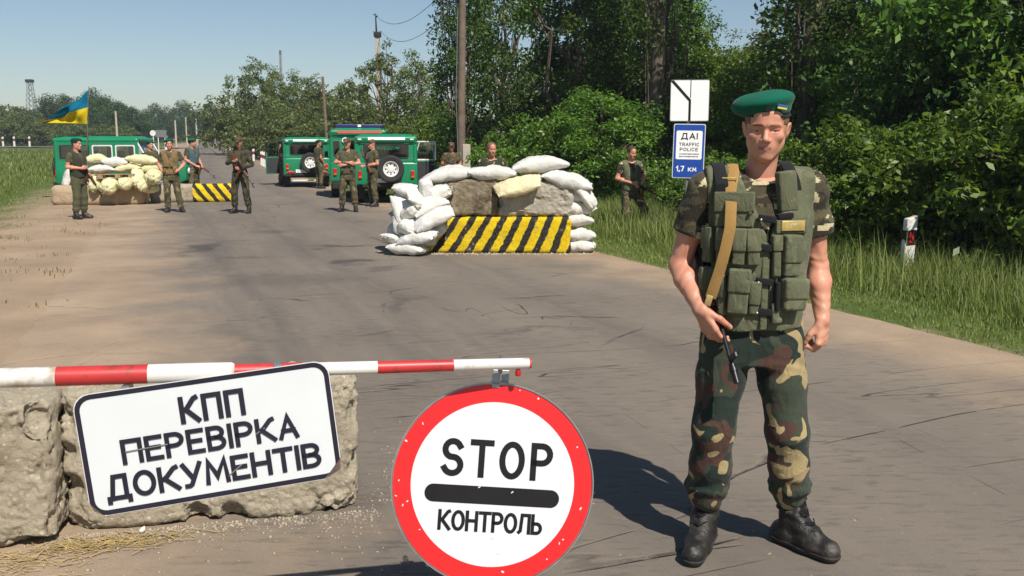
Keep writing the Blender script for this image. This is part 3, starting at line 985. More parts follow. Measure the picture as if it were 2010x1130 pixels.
simple('stone_pale', (0.34, 0.29, 0.22), 0.95, 0.3, 6)
simple('straw', (0.42, 0.31, 0.13), 0.8, 0.3, 14)
simple('red_lens', (0.45, 0.012, 0.012), 0.25, 0.1, 9)
simple('orange_lens', (0.5, 0.10, 0.01), 0.25, 0.1, 9)
simple('blue_lens', (0.012, 0.016, 0.13), 0.2, 0.2, 9)
simple('car_green', (0.008, 0.205, 0.090), 0.33, 0.10, 3, dirt=(0.03, 0.17, 0.09, 1), dscale=2)
simple('banner_white', (0.85, 0.85, 0.84), 0.5, 0.03, 4)
simple('banner_red', (0.55, 0.10, 0.09), 0.5, 0.1, 4)
simple('tar_black', (0.02, 0.02, 0.02), 0.9, 0.3, 8)
t = NT('window_glass')
g = t.n('BsdfGlossy', Color=(0.7, 0.75, 0.8, 1), Roughness=0.04)
tr = t.n('BsdfTransparent', Color=(0.75, 0.8, 0.81, 1))
lw = t.n('LayerWeight', Blend=0.35)
t.surf(t.n('MixShader', Fac=t.math('ADD', 0.10, t.math('MULTIPLY', lw.outputs['Fresnel'], 0.4)), i1=tr.outputs[0], i2=g.outputs[0]).outputs[0])
GLASS = t.m
t = NT('tinted_glass')
g = t.n('BsdfGlossy', Color=(0.6, 0.62, 0.72, 1), Roughness=0.05)
tr = t.n('BsdfTransparent', Color=(0.06, 0.06, 0.07, 1))
lw = t.n('LayerWeight', Blend=0.3)
t.surf(t.n('MixShader', Fac=t.math('ADD', 0.12, t.math('MULTIPLY', lw.outputs['Fresnel'], 0.4)), i1=tr.outputs[0], i2=g.outputs[0]).outputs[0])
TINT = t.m

def concrete(name, c0, c1, dark, stain=0.5):
    t = NT(name)
    co = t.co()
    a = t.ramp(t.noise(co, 3.2, 8, 0.65), [(0.3, c0), (0.65, c1)])
    pits = t.noise(co, 34, 6, 0.75)
    a = t.mix(t.ramp(pits, [(0.26, 0.75), (0.385, 0.0)]), a, dark)
    ag = t.n('TexVoronoi', Vector=co, Scale=46.0)
    agc = t.n('SeparateColor', Color=ag.outputs['Color']).outputs[0]
    agm = t.math('MULTIPLY', t.ramp(agc, [(0.72, 0.0), (0.76, 0.75)]), t.ramp(ag.outputs['Distance'], [(0.25, 1.0), (0.45, 0.0)]))
    a = t.mix(agm, a, tuple(min(1, q * 1.35) for q in c1))
    a = t.mix(t.math('MULTIPLY', t.ramp(t.noise(t.map(co, (1, 1, 0.6)), 1.7, 7, 0.7), [(0.48, 0.0), (0.66, 1.0)]), stain), a, dark)
    p = t.principled(a, 0.95)
    p.inputs['Specular IOR Level'].default_value = 0.15
    b = t.bump(t.noise(co, 11, 9, 0.78), 1.0, 0.035)
    b = t.bump(t.noise(co, 70, 5, 0.75), 0.7, 0.008, b)
    t.set(p.inputs['Normal'], t.bump(ag.outputs['Distance'], 0.35, 0.008, b))
    return t
CONC = concrete('concrete_near', (0.40, 0.33, 0.235), (0.58, 0.51, 0.385), (0.19, 0.145, 0.095), 0.35).m
CONC_D = concrete('concrete_stained', (0.17, 0.135, 0.085), (0.36, 0.30, 0.21), (0.07, 0.052, 0.03), 0.9).m
CONC_L = concrete('concrete_pale', (0.36, 0.32, 0.25), (0.52, 0.48, 0.40), (0.19, 0.15, 0.10), 0.35).m
CONC_S = concrete('concrete_sandy', (0.34, 0.255, 0.165), (0.44, 0.34, 0.23), (0.25, 0.18, 0.11), 0.3).m

def striped(name, period, slope, duty, x0, lean_gain=0.0, plain_below=None):
    t = concrete(name, (0.30, 0.25, 0.18), (0.44, 0.38, 0.29), (0.12, 0.09, 0.06), 0.4)
    pr = [n for n in t.t.nodes if n.type == 'BSDF_PRINCIPLED'][0]
    src = pr.inputs['Base Color'].links[0].from_socket
    co = t.co()
    sx = t.n('SeparateXYZ', Vector=co)
    wob = t.math('MULTIPLY', t.math('SUBTRACT', t.noise(co, 9, 5, 0.6), 0.5), 0.09)
    sl = t.math('ADD', slope, t.math('MULTIPLY', sx.outputs[0], lean_gain))
    ph = t.math('ADD', t.math('SUBTRACT', sx.outputs[0], t.math('MULTIPLY', sx.outputs[2], sl)), wob)
    fr = t.math('FRACT', t.math('DIVIDE', t.math('SUBTRACT', ph, x0), period))
    blk = t.ramp(fr, [(0.0, 1.0), (duty - 0.02, 1.0), (duty + 0.02, 0.0), (0.985, 0.0), (1.0, 1.0)])
    yel = t.ramp(t.noise(co, 5, 5), [(0.3, (0.66, 0.45, 0.012)), (0.7, (0.78, 0.57, 0.02))])
    bk = t.ramp(t.noise(co, 20, 5), [(0.3, (0.018, 0.017, 0.016)), (0.7, (0.055, 0.05, 0.045))])
    paint = t.mix(blk, yel, bk)
    chip = t.ramp(t.noise(co, 7, 9, 0.75), [(0.345, 0.0), (0.40, 1.0)])
    zf = t.ramp(t.math('ADD', t.math('MULTIPLY', sx.outputs[2], 4.0), t.math('MULTIPLY', t.noise(co, 8, 5), 1.1)), [(0.50, 0.0), (0.62, 1.0)])
    m = t.math('MULTIPLY', chip, zf)
    if plain_below is not None:
        m = t.math('MULTIPLY', m, t.ramp(t.math('ADD', sx.outputs[0], t.math('MULTIPLY', wob, 0.5)), [(plain_below, 0.0), (plain_below + 0.02, 1.0)]))
    t.set(pr.inputs['Base Color'], t.mix(m, src, paint))
    return t.m

def rough_block(name, size, h, seed, mat, rr=0.05, amp=(0.018, 0.008, 0.003), chips=8, taper=0.0, parent=None):
    """a cast block, z from 0 to size[2], worn at the edges"""
    rs = np.random.RandomState(seed)
    sx, sy, sz = size
    F = Field((-sx / 2 - .06, -sy / 2 - .06, -.06), (sx / 2 + .06, sy / 2 + .06, sz + .06), h)
    F.box((0, 0, sz / 2), (sx / 2, sy / 2, sz / 2), rr, 0.001)
    for i in range(chips):
        e = rs.randint(3)
        p = [rs.choice([-1, 1]) * sx / 2, rs.choice([-1, -1, 1]) * sy / 2, rs.choice([0, sz])]
        if e == 0: p[0] = rs.uniform(-sx / 2, sx / 2)
        if e == 2: p[2] = rs.uniform(0, sz)
        F.ell(p, rs.uniform(0.03, 0.10, 3), 0.02, 'cut', rs.uniform(0, 3, 3))
    P, Q = F.nets()
    me = mesh_np(name, P, Q, mat, True)
    N = np.empty(len(P) * 3, np.float32); me.vertex_normals.foreach_get('vector', N); N = N.reshape(-1, 3)
    mm_ = np.clip(fbm(P, 3.0, seed + 9, 2) * 1.6 + .45, 0, 1)
    d = amp[0] * fbm(P, 2.4, seed, 3) - amp[1] * np.maximum(0, fbm(P, 6.5, seed + 1, 4, .6) - .05) * 1.8 - amp[1] * .5 * np.maximum(0, fbm(P, 14, seed + 4, 3, .6, True) - .25) * mm_ + amp[2] * fbm(P, 24, seed + 2, 3, .7) * (.35 + mm_)
    P2 = P + N * d[:, None]
    P2[:, 2] = np.maximum(P2[:, 2], -0.01)
    if taper:
        P2[:, 1] *= 1 - taper * (P2[:, 2] / sz)
    me.vertices.foreach_set('co', P2.astype(np.float32).ravel())
    me.update()
    return me

def scatter(name, label, cat, rs, pts, s0, s1, mat, flat=0.6):
    octa = np.array([(1, 0, 0), (0, 1, 0), (-1, 0, 0), (0, -1, 0), (0, 0, 1), (0, 0, -0.6)], float)
    fa = np.array([(0, 1, 4), (1, 2, 4), (2, 3, 4), (3, 0, 4), (1, 0, 5), (2, 1, 5), (3, 2, 5), (0, 3, 5)])
    V = []; Q = []
    for i, p in enumerate(pts):
        s = rs.uniform(s0, s1) * (1 if rs.rand() < .85 else 1.8)
        a = rs.uniform(0, 6.28)
        v = octa * rs.uniform(0.6, 1.3, (6, 1)) * np.array([s, s * rs.uniform(.6, 1), s * flat])
        c, sn = math.cos(a), math.sin(a)
        v = np.stack([v[:, 0] * c - v[:, 1] * sn, v[:, 0] * sn + v[:, 1] * c, v[:, 2]], 1) + np.array(p)
        V.append(v); Q.append(fa + 6 * i)
    return tag(obj(name, mesh_np(name, np.concatenate(V), np.concatenate(Q), mat)), label, cat, kind='stuff')

def spot(px, py, Y):
    th = math.atan(280 / 1800); c, s = math.cos(th), math.sin(th)
    dx = (px - 1005) / 1800; dy = -(py - 565) / 1800
    tt = Y / (c + dy * s)
    return Vector((dx * tt, Y, 1.65 + (-s + dy * c) * tt))

# ------------------------------------------------------------------ foreground: blocks, boom, signs
o = obj('concrete_block', rough_block('concrete_block', (1.24, 0.40, 0.62), 0.0095, 3, CONC, 0.05, (0.030, 0.036, 0.012), 30))
o.location = (-1.335, 4.03, 0.006); o.rotation_euler = (0, 0, math.radians(12))
tag(o, 'rough crumbling concrete block behind the Cyrillic checkpoint board', 'block')
o = obj('concrete_block', rough_block('concrete_block', (1.2, 0.42, 0.62), 0.0095, 8, CONC, 0.05, (0.030, 0.036, 0.012), 30))
o.location = (-2.51, 3.63, 0.006); o.rotation_euler = (0, 0, math.radians(15))
tag(o, 'rough concrete block under the thick end of the barrier pole', 'block')

boom = empty('barrier_boom', (0, 0, 0))
def boom_p(x, dz=0.0):
    return Vector((x, 2.649 + 0.24 * (x + 0.05), 1.007 - 0.029 * (x - 0.05) + dz))
xs_ = [-2.9, -2.2, -1.7, -1.43, -1.209, -0.987, -0.769, -0.589, -0.387, -0.172, 0.05]
for i in range(len(xs_) - 1):
    a, b = boom_p(xs_[i]), boom_p(xs_[i + 1])
    white = i % 2 == 1
    r0 = 0.0262 if i < 6 else 0.0205 - 0.0012 * (i - 6)
    m = MB()
    if i == 5:
        m.tube([a, a + (b - a) * 0.96, b - (b - a) * 0.02, b], [r0, r0, r0 * 0.93, r0 * 0.8], 20)
    else:
        m.tube([a, b], [r0, r0 - (0.0006 if i > 5 else 0)], 20)
    m.build('white_band' if white else 'red_band', MAT['white_paint'] if white else MAT['red_paint'], boom, smooth=True)
e = boom_p(0.05)
MB().tube([e, e + Vector((0.006, 0.0014, 0))], [0.0165, 0.0155], 16).build('end_cap', MAT['red_paint'], boom, smooth=True)
e = boom_p(0.018, -0.018)
MB().lathe([(0.001, -0.022), (0.008, -0.02), (0.009, -0.008), (0.006, 0)], 10, 2, e).build('reflector', MAT['red_lens'], boom, smooth=True)
tag(boom, 'red and white striped barrier pole across the road', 'barrier')
pst = empty('barrier_post', (-2.9, boom_p(-2.9).y, gz(-2.9, 1.97)))
MB().box((0, 0.0, 0.45), (0.12, 0.14, 1.0)).build('post', MAT['white_paint'], pst, bevel=0.01)
MB().box((0, -0.085, 1.05), (0.16, 0.02, 0.24)).box((0, 0.085, 1.05), (0.16, 0.02, 0.24)).build('bracket', MAT['grey_metal'], pst, bevel=0.004)
tag(pst, 'upright post carrying the pivot of the barrier pole', 'post')

def fit_text(name, body, w, h, mat, parent, x, z, y=-0.004, bold=0.0, depth=0.0008):
    me = text_mesh(name, body, 1.0, mat, bold, 1.0, 0.0)
    n = len(me.vertices)
    P = np.empty(n * 3, np.float32); me.vertices.foreach_get('co', P); P = P.reshape(-1, 3)
    lo, hi = P.min(0), P.max(0)
    Q = np.zeros_like(P)
    Q[:, 0] = (P[:, 0] - (lo[0] + hi[0]) / 2) / (hi[0] - lo[0]) * w + x
    Q[:, 2] = (P[:, 1] - (lo[1] + hi[1]) / 2) / (hi[1] - lo[1]) * h + z
    Q[:, 1] = y
    me.vertices.foreach_set('co', Q.ravel()); me.update()
    return obj(name, me, parent)

def _arc(cx, cy, rx, ry, a0, a1, n=9):
    return [(cx + rx * math.cos(math.radians(a0 + (a1 - a0) * k / n)), cy + ry * math.sin(math.radians(a0 + (a1 - a0) * k / n))) for k in range(n + 1)]
GLYPH = {   # width, strokes in a unit-high box, as on painted road signs
    'П': (.62, [[(0, 0), (0, 1), (1, 1), (1, 0)]]),
    'К': (.62, [[(0, 0), (0, 1)], [(0, .50), (.30, .50)], [(.96, 1), (.82, .96), (.28, .52)], [(.26, .53), (.34, .46), (1, 0)]]),
    'Е': (.50, [[(1, 1), (0, 1), (0, 0), (1, 0)], [(0, .52), (.86, .52)]]),
    'Р': (.55, [[(0, 0), (0, 1), (.5, 1)] + _arc(.5, .73, .5, .27, 90, -90) + [(0, .46)]]),
    'В': (.56, [[(0, .53), (.5, .53)] + _arc(.5, .765, .44, .235, -90, 90) + [(0, 1), (0, 0), (.5, 0)] + _arc(.5, .265, .5, .265, -90, 90)]),
    'І': (.0, [[(0, 0), (0, 1)]]),
    'А': (.62, [[(0, 0), (.5, 1), (1, 0)], [(.17, .32), (.83, .32)]]),
    'Д': (.72, [[(0, -.17), (0, 0), (1, 0), (1, -.17)], [(.14, 0), (.30, 1), (.86, 1), (.86, 0)]]),
    'О': (.66, [_arc(.5, .5, .5, .5, 90, 450, 28)]),
    'У': (.60, [[(0, 1), (.52, .36)], [(1, 1), (.42, .06), (.30, 0), (.12, 0)]]),
    'М': (.74, [[(0, 0), (.10, 1), (.5, .25), (.90, 1), (1, 0)]]),
    'Н': (.60, [[(0, 0), (0, 1)], [(1, 0), (1, 1)], [(0, .52), (1, .52)]]),
    'Т': (.60, [[(0, 1), (1, 1)], [(.5, 1), (.5, 0)]]),
    'Л': (.62, [[(0, .02), (.14, .10), (.26, 1), (1, 1), (1, 0)]]),
    'Ь': (.52, [[(0, 1), (0, 0), (.5, 0)] + _arc(.5, .27, .5, .27, -90, 90) + [(0, .54)]]),
    'S': (.56, [_arc(.5, .75, .46, .25, 25, 250, 12) + _arc(.5, .255, .5, .255, 72, -155, 14)]),
}
GLYPH.update({
    'R': (.55, [[(0, 0), (0, 1), (.5, 1)] + _arc(.5, .73, .5, .27, 90, -90) + [(0, .46)], [(.45, .46), (1, 0)]]),
    'F': (.48, [[(1, 1), (0, 1), (0, 0)], [(0, .52), (.86, .52)]]),
    'I': (.0, [[(0, 0), (0, 1)]]), 'L': (.46, [[(0, 1), (0, 0), (1, 0)]]),
    'C': (.62, [_arc(.5, .5, .5, .5, 40, 320, 18)]),
    '1': (.22, [[(0, .74), (1, 1), (1, 0)]]), '7': (.48, [[(0, 1), (1, 1), (.35, 0)]]), ',': (.08, [[(1, .06), (0, -.16)]]),
})
GLYPH['A'] = GLYPH['А']; GLYPH['E'] = GLYPH['Е']
GLYPH['T'] = GLYPH['Т']; GLYPH['O'] = GLYPH['О']; GLYPH['P'] = GLYPH['Р']
def stroke_text(body, w, h, mat, parent, x, z, y=-0.0045, stroke=0.18, gap=0.24):
    """a line of sign lettering; each letter is a mesh of its own, w wide overall and h high"""
    sw = stroke * h
    nat = sum(GLYPH[c][0] for c in body) + gap * (len(body) - 1)
    g_h = h - sw
    k = (w - sw) / (nat * g_h)
    cx = x - (w - sw) / 2
    for c in body:
        gw, strokes = GLYPH[c]
        m = MB(); li = 0
        for st_ in strokes:
            P = [Vector((cx + p[0] * gw * g_h * k, z - g_h / 2 + p[1] * g_h)) for p in st_]
            closed = (P[0] - P[-1]).length < 1e-6
            if closed: P = P[:-1]
            P = [P[0]] + [b_ for a_, b_ in zip(P[:-1], P[1:]) if (b_ - a_).length > 1e-6]
            n = len(P); L = []; R = []
            for i in range(n):
                a = P[i] - P[i - 1] if (i > 0 or closed) else P[1] - P[0]
                b = P[(i + 1) % n] - P[i] if (i < n - 1 or closed) else a
                a = a.normalized(); b = b.normalized()
                na = Vector((-a.y, a.x)); nb = Vector((-b.y, b.x))
                mt = (na + nb).normalized(); q = min(1 / max(mt.dot(na), .3), 2.4)
                e0 = Vector((0, 0))
                if not closed and i == 0: e0 = -b * sw * .5
                if not closed and i == n - 1: e0 = a * sw * .5
                L.append(P[i] + mt * q * sw / 2 + e0); R.append(P[i] - mt * q * sw / 2 + e0)
            yy = y - .00012 * li; li += 1
            vs = [(v.x, yy, v.y) for v in L + R]
            m.add(vs, [(i, (i + 1) % n, n + (i + 1) % n, n + i) for i in range(n if closed else n - 1)])
        m.build('letter', mat, parent)
        cx += gw * g_h * k + gap * g_h * k

def rrect(w, h, r, n=5, ch=(0, 0, 0, 0)):
    """rounded rectangle outline, corners br, tr, tl, bl may be chamfered by (dx, dy)"""
    out = []
    for ci, (sx, sy, a0) in enumerate(((1, -1, -90), (1, 1, 0), (-1, 1, 90), (-1, -1, 180))):
        if ch[ci]:
            cw, chh = ch[ci]
            p = [(sx * w / 2, sy * (h / 2 - chh)), (sx * (w / 2 - cw), sy * h / 2)]
            if ci in (0, 2): p = p[::-1]
            out += p
        else:
            for k in range(n + 1):
                a = math.radians(a0 + 90 * k / n)
                out.append((sx * (w / 2 - r) + r * math.cos(a), sy * (h / 2 - r) + r * math.sin(a)))
    return out

def ring(m, outer, inner, y0, y1):
    n = len(outer)
    vs = [(p[0], y, p[1]) for y in (y0, y1) for p in outer] + [(p[0], y, p[1]) for y in (y0, y1) for p in inner]
    fs = []
    for i in range(n):
        j = (i + 1) % n
        fs += [(i, j, 2 * n + j, 2 * n + i), (n + i, 3 * n + i, 3 * n + j, n + j), (i, n + i, n + j, j), (2 * n + i, 2 * n + j, 3 * n + j, 3 * n + i)]
    return m.add(vs, fs)

sg = empty('checkpoint_sign', (-0.825, 2.462 - 0.036, 0.857))
sg.rotation_euler = Euler((math.radians(-3), math.radians(-5.6), math.radians(12.5)))
bw, bh = 0.672, 0.338
MB().prism(rrect(bw, bh, 0.042, 5, ((0.05, 0.055), 0, 0, (0.035, 0.045))), 1, -0.001, 0.0015).build('board', MAT['sign_white'], sg)
mb = MB()
ring(mb, rrect(bw - 0.004, bh - 0.004, 0.042), rrect(bw - 0.030, bh - 0.030, 0.030), -0.0022, -0.0012)
# the border is worn through at the two bent lower corners
bo = mb.build('border', MAT['sign_navy'], sg)
bm = bmesh.new(); bm.from_mesh(bo.data)
bmesh.ops.bisect_plane(bm, geom=bm.verts[:] + bm.edges[:] + bm.faces[:], plane_co=(bw / 2 - 0.038, 0, -bh / 2 + 0.014), plane_no=(0.72, 0, -0.69), clear_outer=True)
bmesh.ops.bisect_plane(bm, geom=bm.verts[:] + bm.edges[:] + bm.faces[:], plane_co=(-bw / 2 + 0.024, 0, -bh / 2 + 0.012), plane_no=(-0.78, 0, -0.62), clear_outer=True)
bm.to_mesh(bo.data); bm.free()
# bent corner flaps
MB().add([(bw / 2 - 0.05, 0.0, -bh / 2), (bw / 2, 0.0, -bh / 2 + 0.055), (bw / 2 - 0.004, 0.028, -bh / 2 + 0.012)], [(0, 1, 2)]).build('bent_corner', MAT['grey_metal'], sg)
MB().add([(-bw / 2 + 0.035, 0.0, -bh / 2), (-bw / 2, 0.0, -bh / 2 + 0.045), (-bw / 2 + 0.002, 0.026, -bh / 2 + 0.01)], [(0, 1, 2)]).build('bent_corner', MAT['grey_metal'], sg)
stroke_text('КПП', 0.172, 0.076, MAT['sign_navy'], sg, 0.014, 0.088, stroke=.175, gap=.30)
stroke_text('ПЕРЕВІРКА', 0.468, 0.070, MAT['sign_navy'], sg, -0.001, -0.002, stroke=.175, gap=.26)
stroke_text('ДОКУМЕНТІВ', 0.572, 0.072, MAT['sign_navy'], sg, -0.002, -0.094, stroke=.175, gap=.24)
sc = MB()
for (x, z, l, a) in [(-0.17, 0.0, 0.11, 0.03), (0.13, -0.002, 0.03, 0.5), (0.05, -0.10, 0.05, 0.6)]:
    sc.box((x, -0.0046, z), (l, 0.0004, 0.003), (0, -a, 0))
sc.build('scratch', MAT['grey_metal'], sg)['kind'] = 'stuff'
for px in (-0.2, 0.2):
    MB().box((px, 0.030, 0.165), (0.02, 0.055, 0.02)).build('clamp', MAT['grey_metal'], sg)
tag(sg, 'white board with dark Cyrillic letters hung on the striped barrier pole', 'sign')

st = empty('stop_sign', (-0.058, 2.648, 0.638))
st.rotation_euler = Euler((math.radians(-11), math.radians(4.6), math.radians(3.0)))
MB().lathe([(0.001, 0.012), (0.300, 0.012), (0.307, 0.006), (0.307, -0.006), (0.303, -0.006), (0.302, 0.0), (0.001, 0.0)], 72, 1).build('rim', MAT['grey_metal'], st, smooth=True)
MB().lathe([(0.246, -0.0022), (0.3005, -0.0022), (0.3005, -0.001), (0.246, -0.001)], 96, 1, cap=False).build('red_ring', MAT['sign_red'], st)
MB().lathe([(0.0005, -0.0030), (0.247, -0.0030), (0.247, -0.0012), (0.0005, -0.0012)], 96, 1).build('white_disc', MAT['sign_white'], st)
stroke_text('STOP', 0.338, 0.114, MAT['sign_black'], st, 0.008, 0.075, stroke=.16, gap=.40)
MB().prism([(x, z - 0.034) for x, z in rrect(0.407, 0.053, 0.026, 8)], 1, -0.0046, -0.0034).build('bar', MAT['sign_black'], st)
stroke_text('КОНТРОЛЬ', 0.316, 0.062, MAT['sign_black'], st, 0.0, -0.113, stroke=.165, gap=.24)
sc = MB()
rs = np.random.RandomState(4)
for i in range(16):
    a = rs.uniform(0, 6.28); r = rs.uniform(0.256, 0.295)
    sc.box((r * math.cos(a), -0.0026, r * math.sin(a)), (rs.uniform(.003, .009), 0.0004, rs.uniform(.002, .005)), (0, rs.uniform(0, 3), 0))
for x, z in [(0.03, -0.205), (-0.12, -0.13), (-0.04, -0.01), (0.06, -0.02), (0.01, -0.16)]:
    sc.box((x, -0.0052, z), (rs.uniform(.004, .012), 0.0004, .003), (0, rs.uniform(0, 3), 0))
sc.build('chipped_paint', MAT['chrome_white'], st)['kind'] = 'stuff'
mb = MB()
mb.box((-0.012, -0.004, 0.318), (0.024, 0.004, 0.055)).box((0.016, 0.006, 0.320), (0.022, 0.004, 0.05)).box((-0.002, 0.004, 0.305), (0.05, 0.018, 0.012))
mb.build('hanger', MAT['grey_metal'], st, bevel=0.0015)
MB().tube([(0.0, 0.004 + 0.028 * math.cos(a), 0.362 + 0.026 * math.sin(a)) for a in np.linspace(0, 6.283, 21)], 0.0035, 6).build('clamp_ring', MAT['grey_metal'], st)
tag(st, 'round red-rimmed white STOP control sign hanging from the barrier pole', 'sign')

rs = np.random.RandomState(21)
pts = []
for i in range(1000):
    q = rs.uniform(-0.72, 0.70); w = abs(rs.normal(0, 0.05)) + (abs(rs.normal(0, .12)) if rs.rand() < .25 else 0) + 0.0
    c, s = math.cos(math.radians(12)), math.sin(math.radians(12))
    ly = -0.20 - w
    x, y = -1.335 + q * c - ly * s, 4.03 + q * s + ly * c
    pts.append((x, y, 0.008))
for i in range(130):
    x = rs.normal(-0.62, 0.08); y = rs.normal(4.25, 0.45); pts.append((x, y, 0.008))
for i in range(70):
    pts.append((rs.uniform(-2.2, -1.2), rs.uniform(3.3, 3.7), 0.008))
scatter('crumbled_concrete', 'pale concrete crumbs and grit around the foot of the checkpoint board block', 'rubble', rs, pts, 0.002, 0.009, MAT['stone_pale'])
o = obj('stone', rough_block('stone', (0.075, 0.06, 0.05), 0.007, 5, MAT['chrome_white'], 0.02, (0.012, 0.006, 0.002), 3))
o.location = (-1.56, 3.70, 0.006); o.rotation_euler = (0, 0.1, 0.6)
tag(o, 'whitish stone lying against the foot of the concrete block', 'stone')
V = []; Q = []
for i in range(700):
    if rs.rand() < 0.75:
        x = rs.normal(-1.72, 0.16); y = 3.60 + 0.26 * (x + 1.7) + rs.normal(0, 0.05)
    else:
        x = rs.normal(-2.0, 0.14); y = rs.normal(3.42, 0.05)
    a = rs.normal(0.25, 0.55); l = rs.uniform(0.015, 0.07); z = 0.009 + rs.uniform(0, 0.012)
    d = np.array([math.cos(a), math.sin(a), rs.normal(0, 0.1)]) * l; w = np.array([-math.sin(a), math.cos(a), 0]) * 0.0018
    p = np.array([x, y, z]); b = len(V)
    V += [p - d / 2 - w, p + d / 2 - w, p + d / 2 + w, p - d / 2 + w]; Q.append((b, b + 1, b + 2, b + 3))
tag(obj('straw', mesh_np('straw', np.array(V), np.array(Q), MAT['straw'])), 'dry yellow straw swept between the two near concrete blocks', 'straw', kind='stuff')

# ------------------------------------------------------------------ sandbags
def bag_mat(name, c0, c1, dirt):
    t = NT(name)
    co = t.co()
    oi = t.n('ObjectInfo').outputs['Random']
    a = t.mix(oi, c0, c1)
    wv = t.n('TexWave', {'wave_type': 'BANDS', 'bands_direction': 'X'}, Vector=co, Scale=38.0)
    wv2 = t.n('TexWave', {'wave_type': 'BANDS', 'bands_direction': 'Y'}, Vector=co, Scale=38.0)
    w = t.math('MULTIPLY', wv.outputs['Fac'], wv2.outputs['Fac'])
    a = t.mix(t.math('MULTIPLY', t.ramp(t.noise(co, 3.0, 7, 0.7), [(0.48, 0.0), (0.75, 1.0)]), 0.45), a, dirt)
    p = t.principled(a, 0.62)
    p.inputs['Specular IOR Level'].default_value = 0.25
    b = t.bump(w, 0.15, 0.004)
    t.set(p.inputs['Normal'], t.bump(t.noise(co, 9, 5, 0.6, 0.8), 0.6, 0.03, b))
    return t.m
BAG_W = bag_mat('bag_white', (0.60, 0.59, 0.56), (0.66, 0.64, 0.58), (0.38, 0.31, 0.21, 1))
BAG_Y = bag_mat('bag_yellow', (0.58, 0.55, 0.31), (0.66, 0.61, 0.38), (0.35, 0.29, 0.15, 1))
BAG_C = bag_mat('bag_cream', (0.66, 0.58, 0.36), (0.66, 0.58, 0.36), (0.40, 0.32, 0.17, 1))

def bag_mesh(seed, L=0.82, W=0.46, T=0.2, tied=False):
    rs = np.random.RandomState(seed)
    nu, nv = 38, 32
    P = []
    for i in range(nu):
        u = -1 + 2 * i / (nu - 1)
        if tied:
            k = np.interp(u, [-1, -0.9, -0.6, 0.3, 0.72, 0.86, 0.93, 1.0], [0.35, 0.72, 0.98, 1.0, 0.72, 0.25, 0.22, 0.42])
            w, th = W / 2 * k, T / 2 * k * (1 if u < 0.8 else 1.3)
        else:
            w = W / 2 * (0.80 + 0.20 * (1 - abs(u) ** 2.5) + 0.13 * abs(u) ** 14)
            th = T / 2 * max(0.03, (1 - abs(u) ** 2.6)) ** 0.65
        for j in range(nv):
            a = 2 * math.pi * j / nv
            c, s = math.cos(a), math.sin(a)
            q = 0.78
            y = w * math.copysign(abs(c) ** q, c); z = th * math.copysign(abs(s) ** 0.85, s)
            P.append((u * L / 2, y, z))
    P = np.array(P)
    uu = P[:, 0] * 2 / L
    P[:, 0] += 0.03 * np.sin(P[:, 1] * 9 + seed) * uu ** 3
    n = fbm(P, 4.0, seed, 3)
    P[:, 2] += n * 0.030 * (1 - 0.5 * np.abs(uu)) + 0.012 * fbm(P * np.array([1, 2.2, 1]), 9.0, seed + 3, 2)
    P[:, 2] += 0.010 * np.sin(P[:, 1] * (46 + 3 * seed) + 5 * P[:, 0]) * np.abs(uu) ** 3
    P[:, 2] += 0.035 * np.cos(P[:, 0] / L * 3.1 + rs.uniform(-.5, .5)) * rs.uniform(-0.2, 1.0) - 0.01
    P[:, 1] += 0.018 * fbm(P, 2.6, seed + 5, 2)
    if tied:
        rad = np.interp(P[:, 0], [-0.3 * L, 0.15 * L, 0.36 * L, 0.5 * L], [0.0, 0.012, 0.026, 0.03])
        an_ = np.arctan2(P[:, 2], P[:, 1])
        P[:, 2] += rad * np.sin(an_ * 9 + 3 * P[:, 0]) * 0.8
        P[:, 1] += rad * np.cos(an_ * 8 + seed) * 0.6
    Q = []
    for i in range(nu - 1):
        for j in range(nv):
            j2 = (j + 1) % nv
            Q.append((i * nv + j, (i + 1) * nv + j, (i + 1) * nv + j2, i * nv + j2))
    a = len(P)
    P = np.concatenate([P, P[:nv].mean(0)[None], P[-nv:].mean(0)[None]])
    F = [tuple(q) for q in Q] + [(a, j, (j + 1) % nv) for j in range(nv)] + [(a + 1, (nu - 1) * nv + (j + 1) % nv, (nu - 1) * nv + j) for j in range(nv)]
    me = bpy.data.meshes.new('sandbag')
    me.from_pydata(P.tolist(), [], F)
    me.polygons.foreach_set('use_smooth', np.ones(len(me.polygons), bool))
    return me
def bagset(mat, seeds, **kw):
    out = []
    for s in seeds:
        me = bag_mesh(s, **kw); me.materials.append(mat); out.append(me)
    return out
BW = bagset(BAG_W, (1, 2, 3, 4)); BWT = bagset(BAG_W, (5, 6, 7), L=0.62, W=0.40, T=0.26, tied=True)
BY = bagset(BAG_Y, (8, 9)); BYT = bagset(BAG_Y, (10, 11, 12), L=0.66, W=0.44, T=0.34, tied=True); BC = bagset(BAG_C, (13,))
def bag(me, c, rot, s, label, group=None, name='sandbag'):
    o = obj(name, me)
    o.location = c; o.rotation_euler = tuple(math.radians(q) for q in rot)
    o.scale = s if hasattr(s, '__len__') else (s, s, s)
    return tag(o, label, 'sandbag', group)

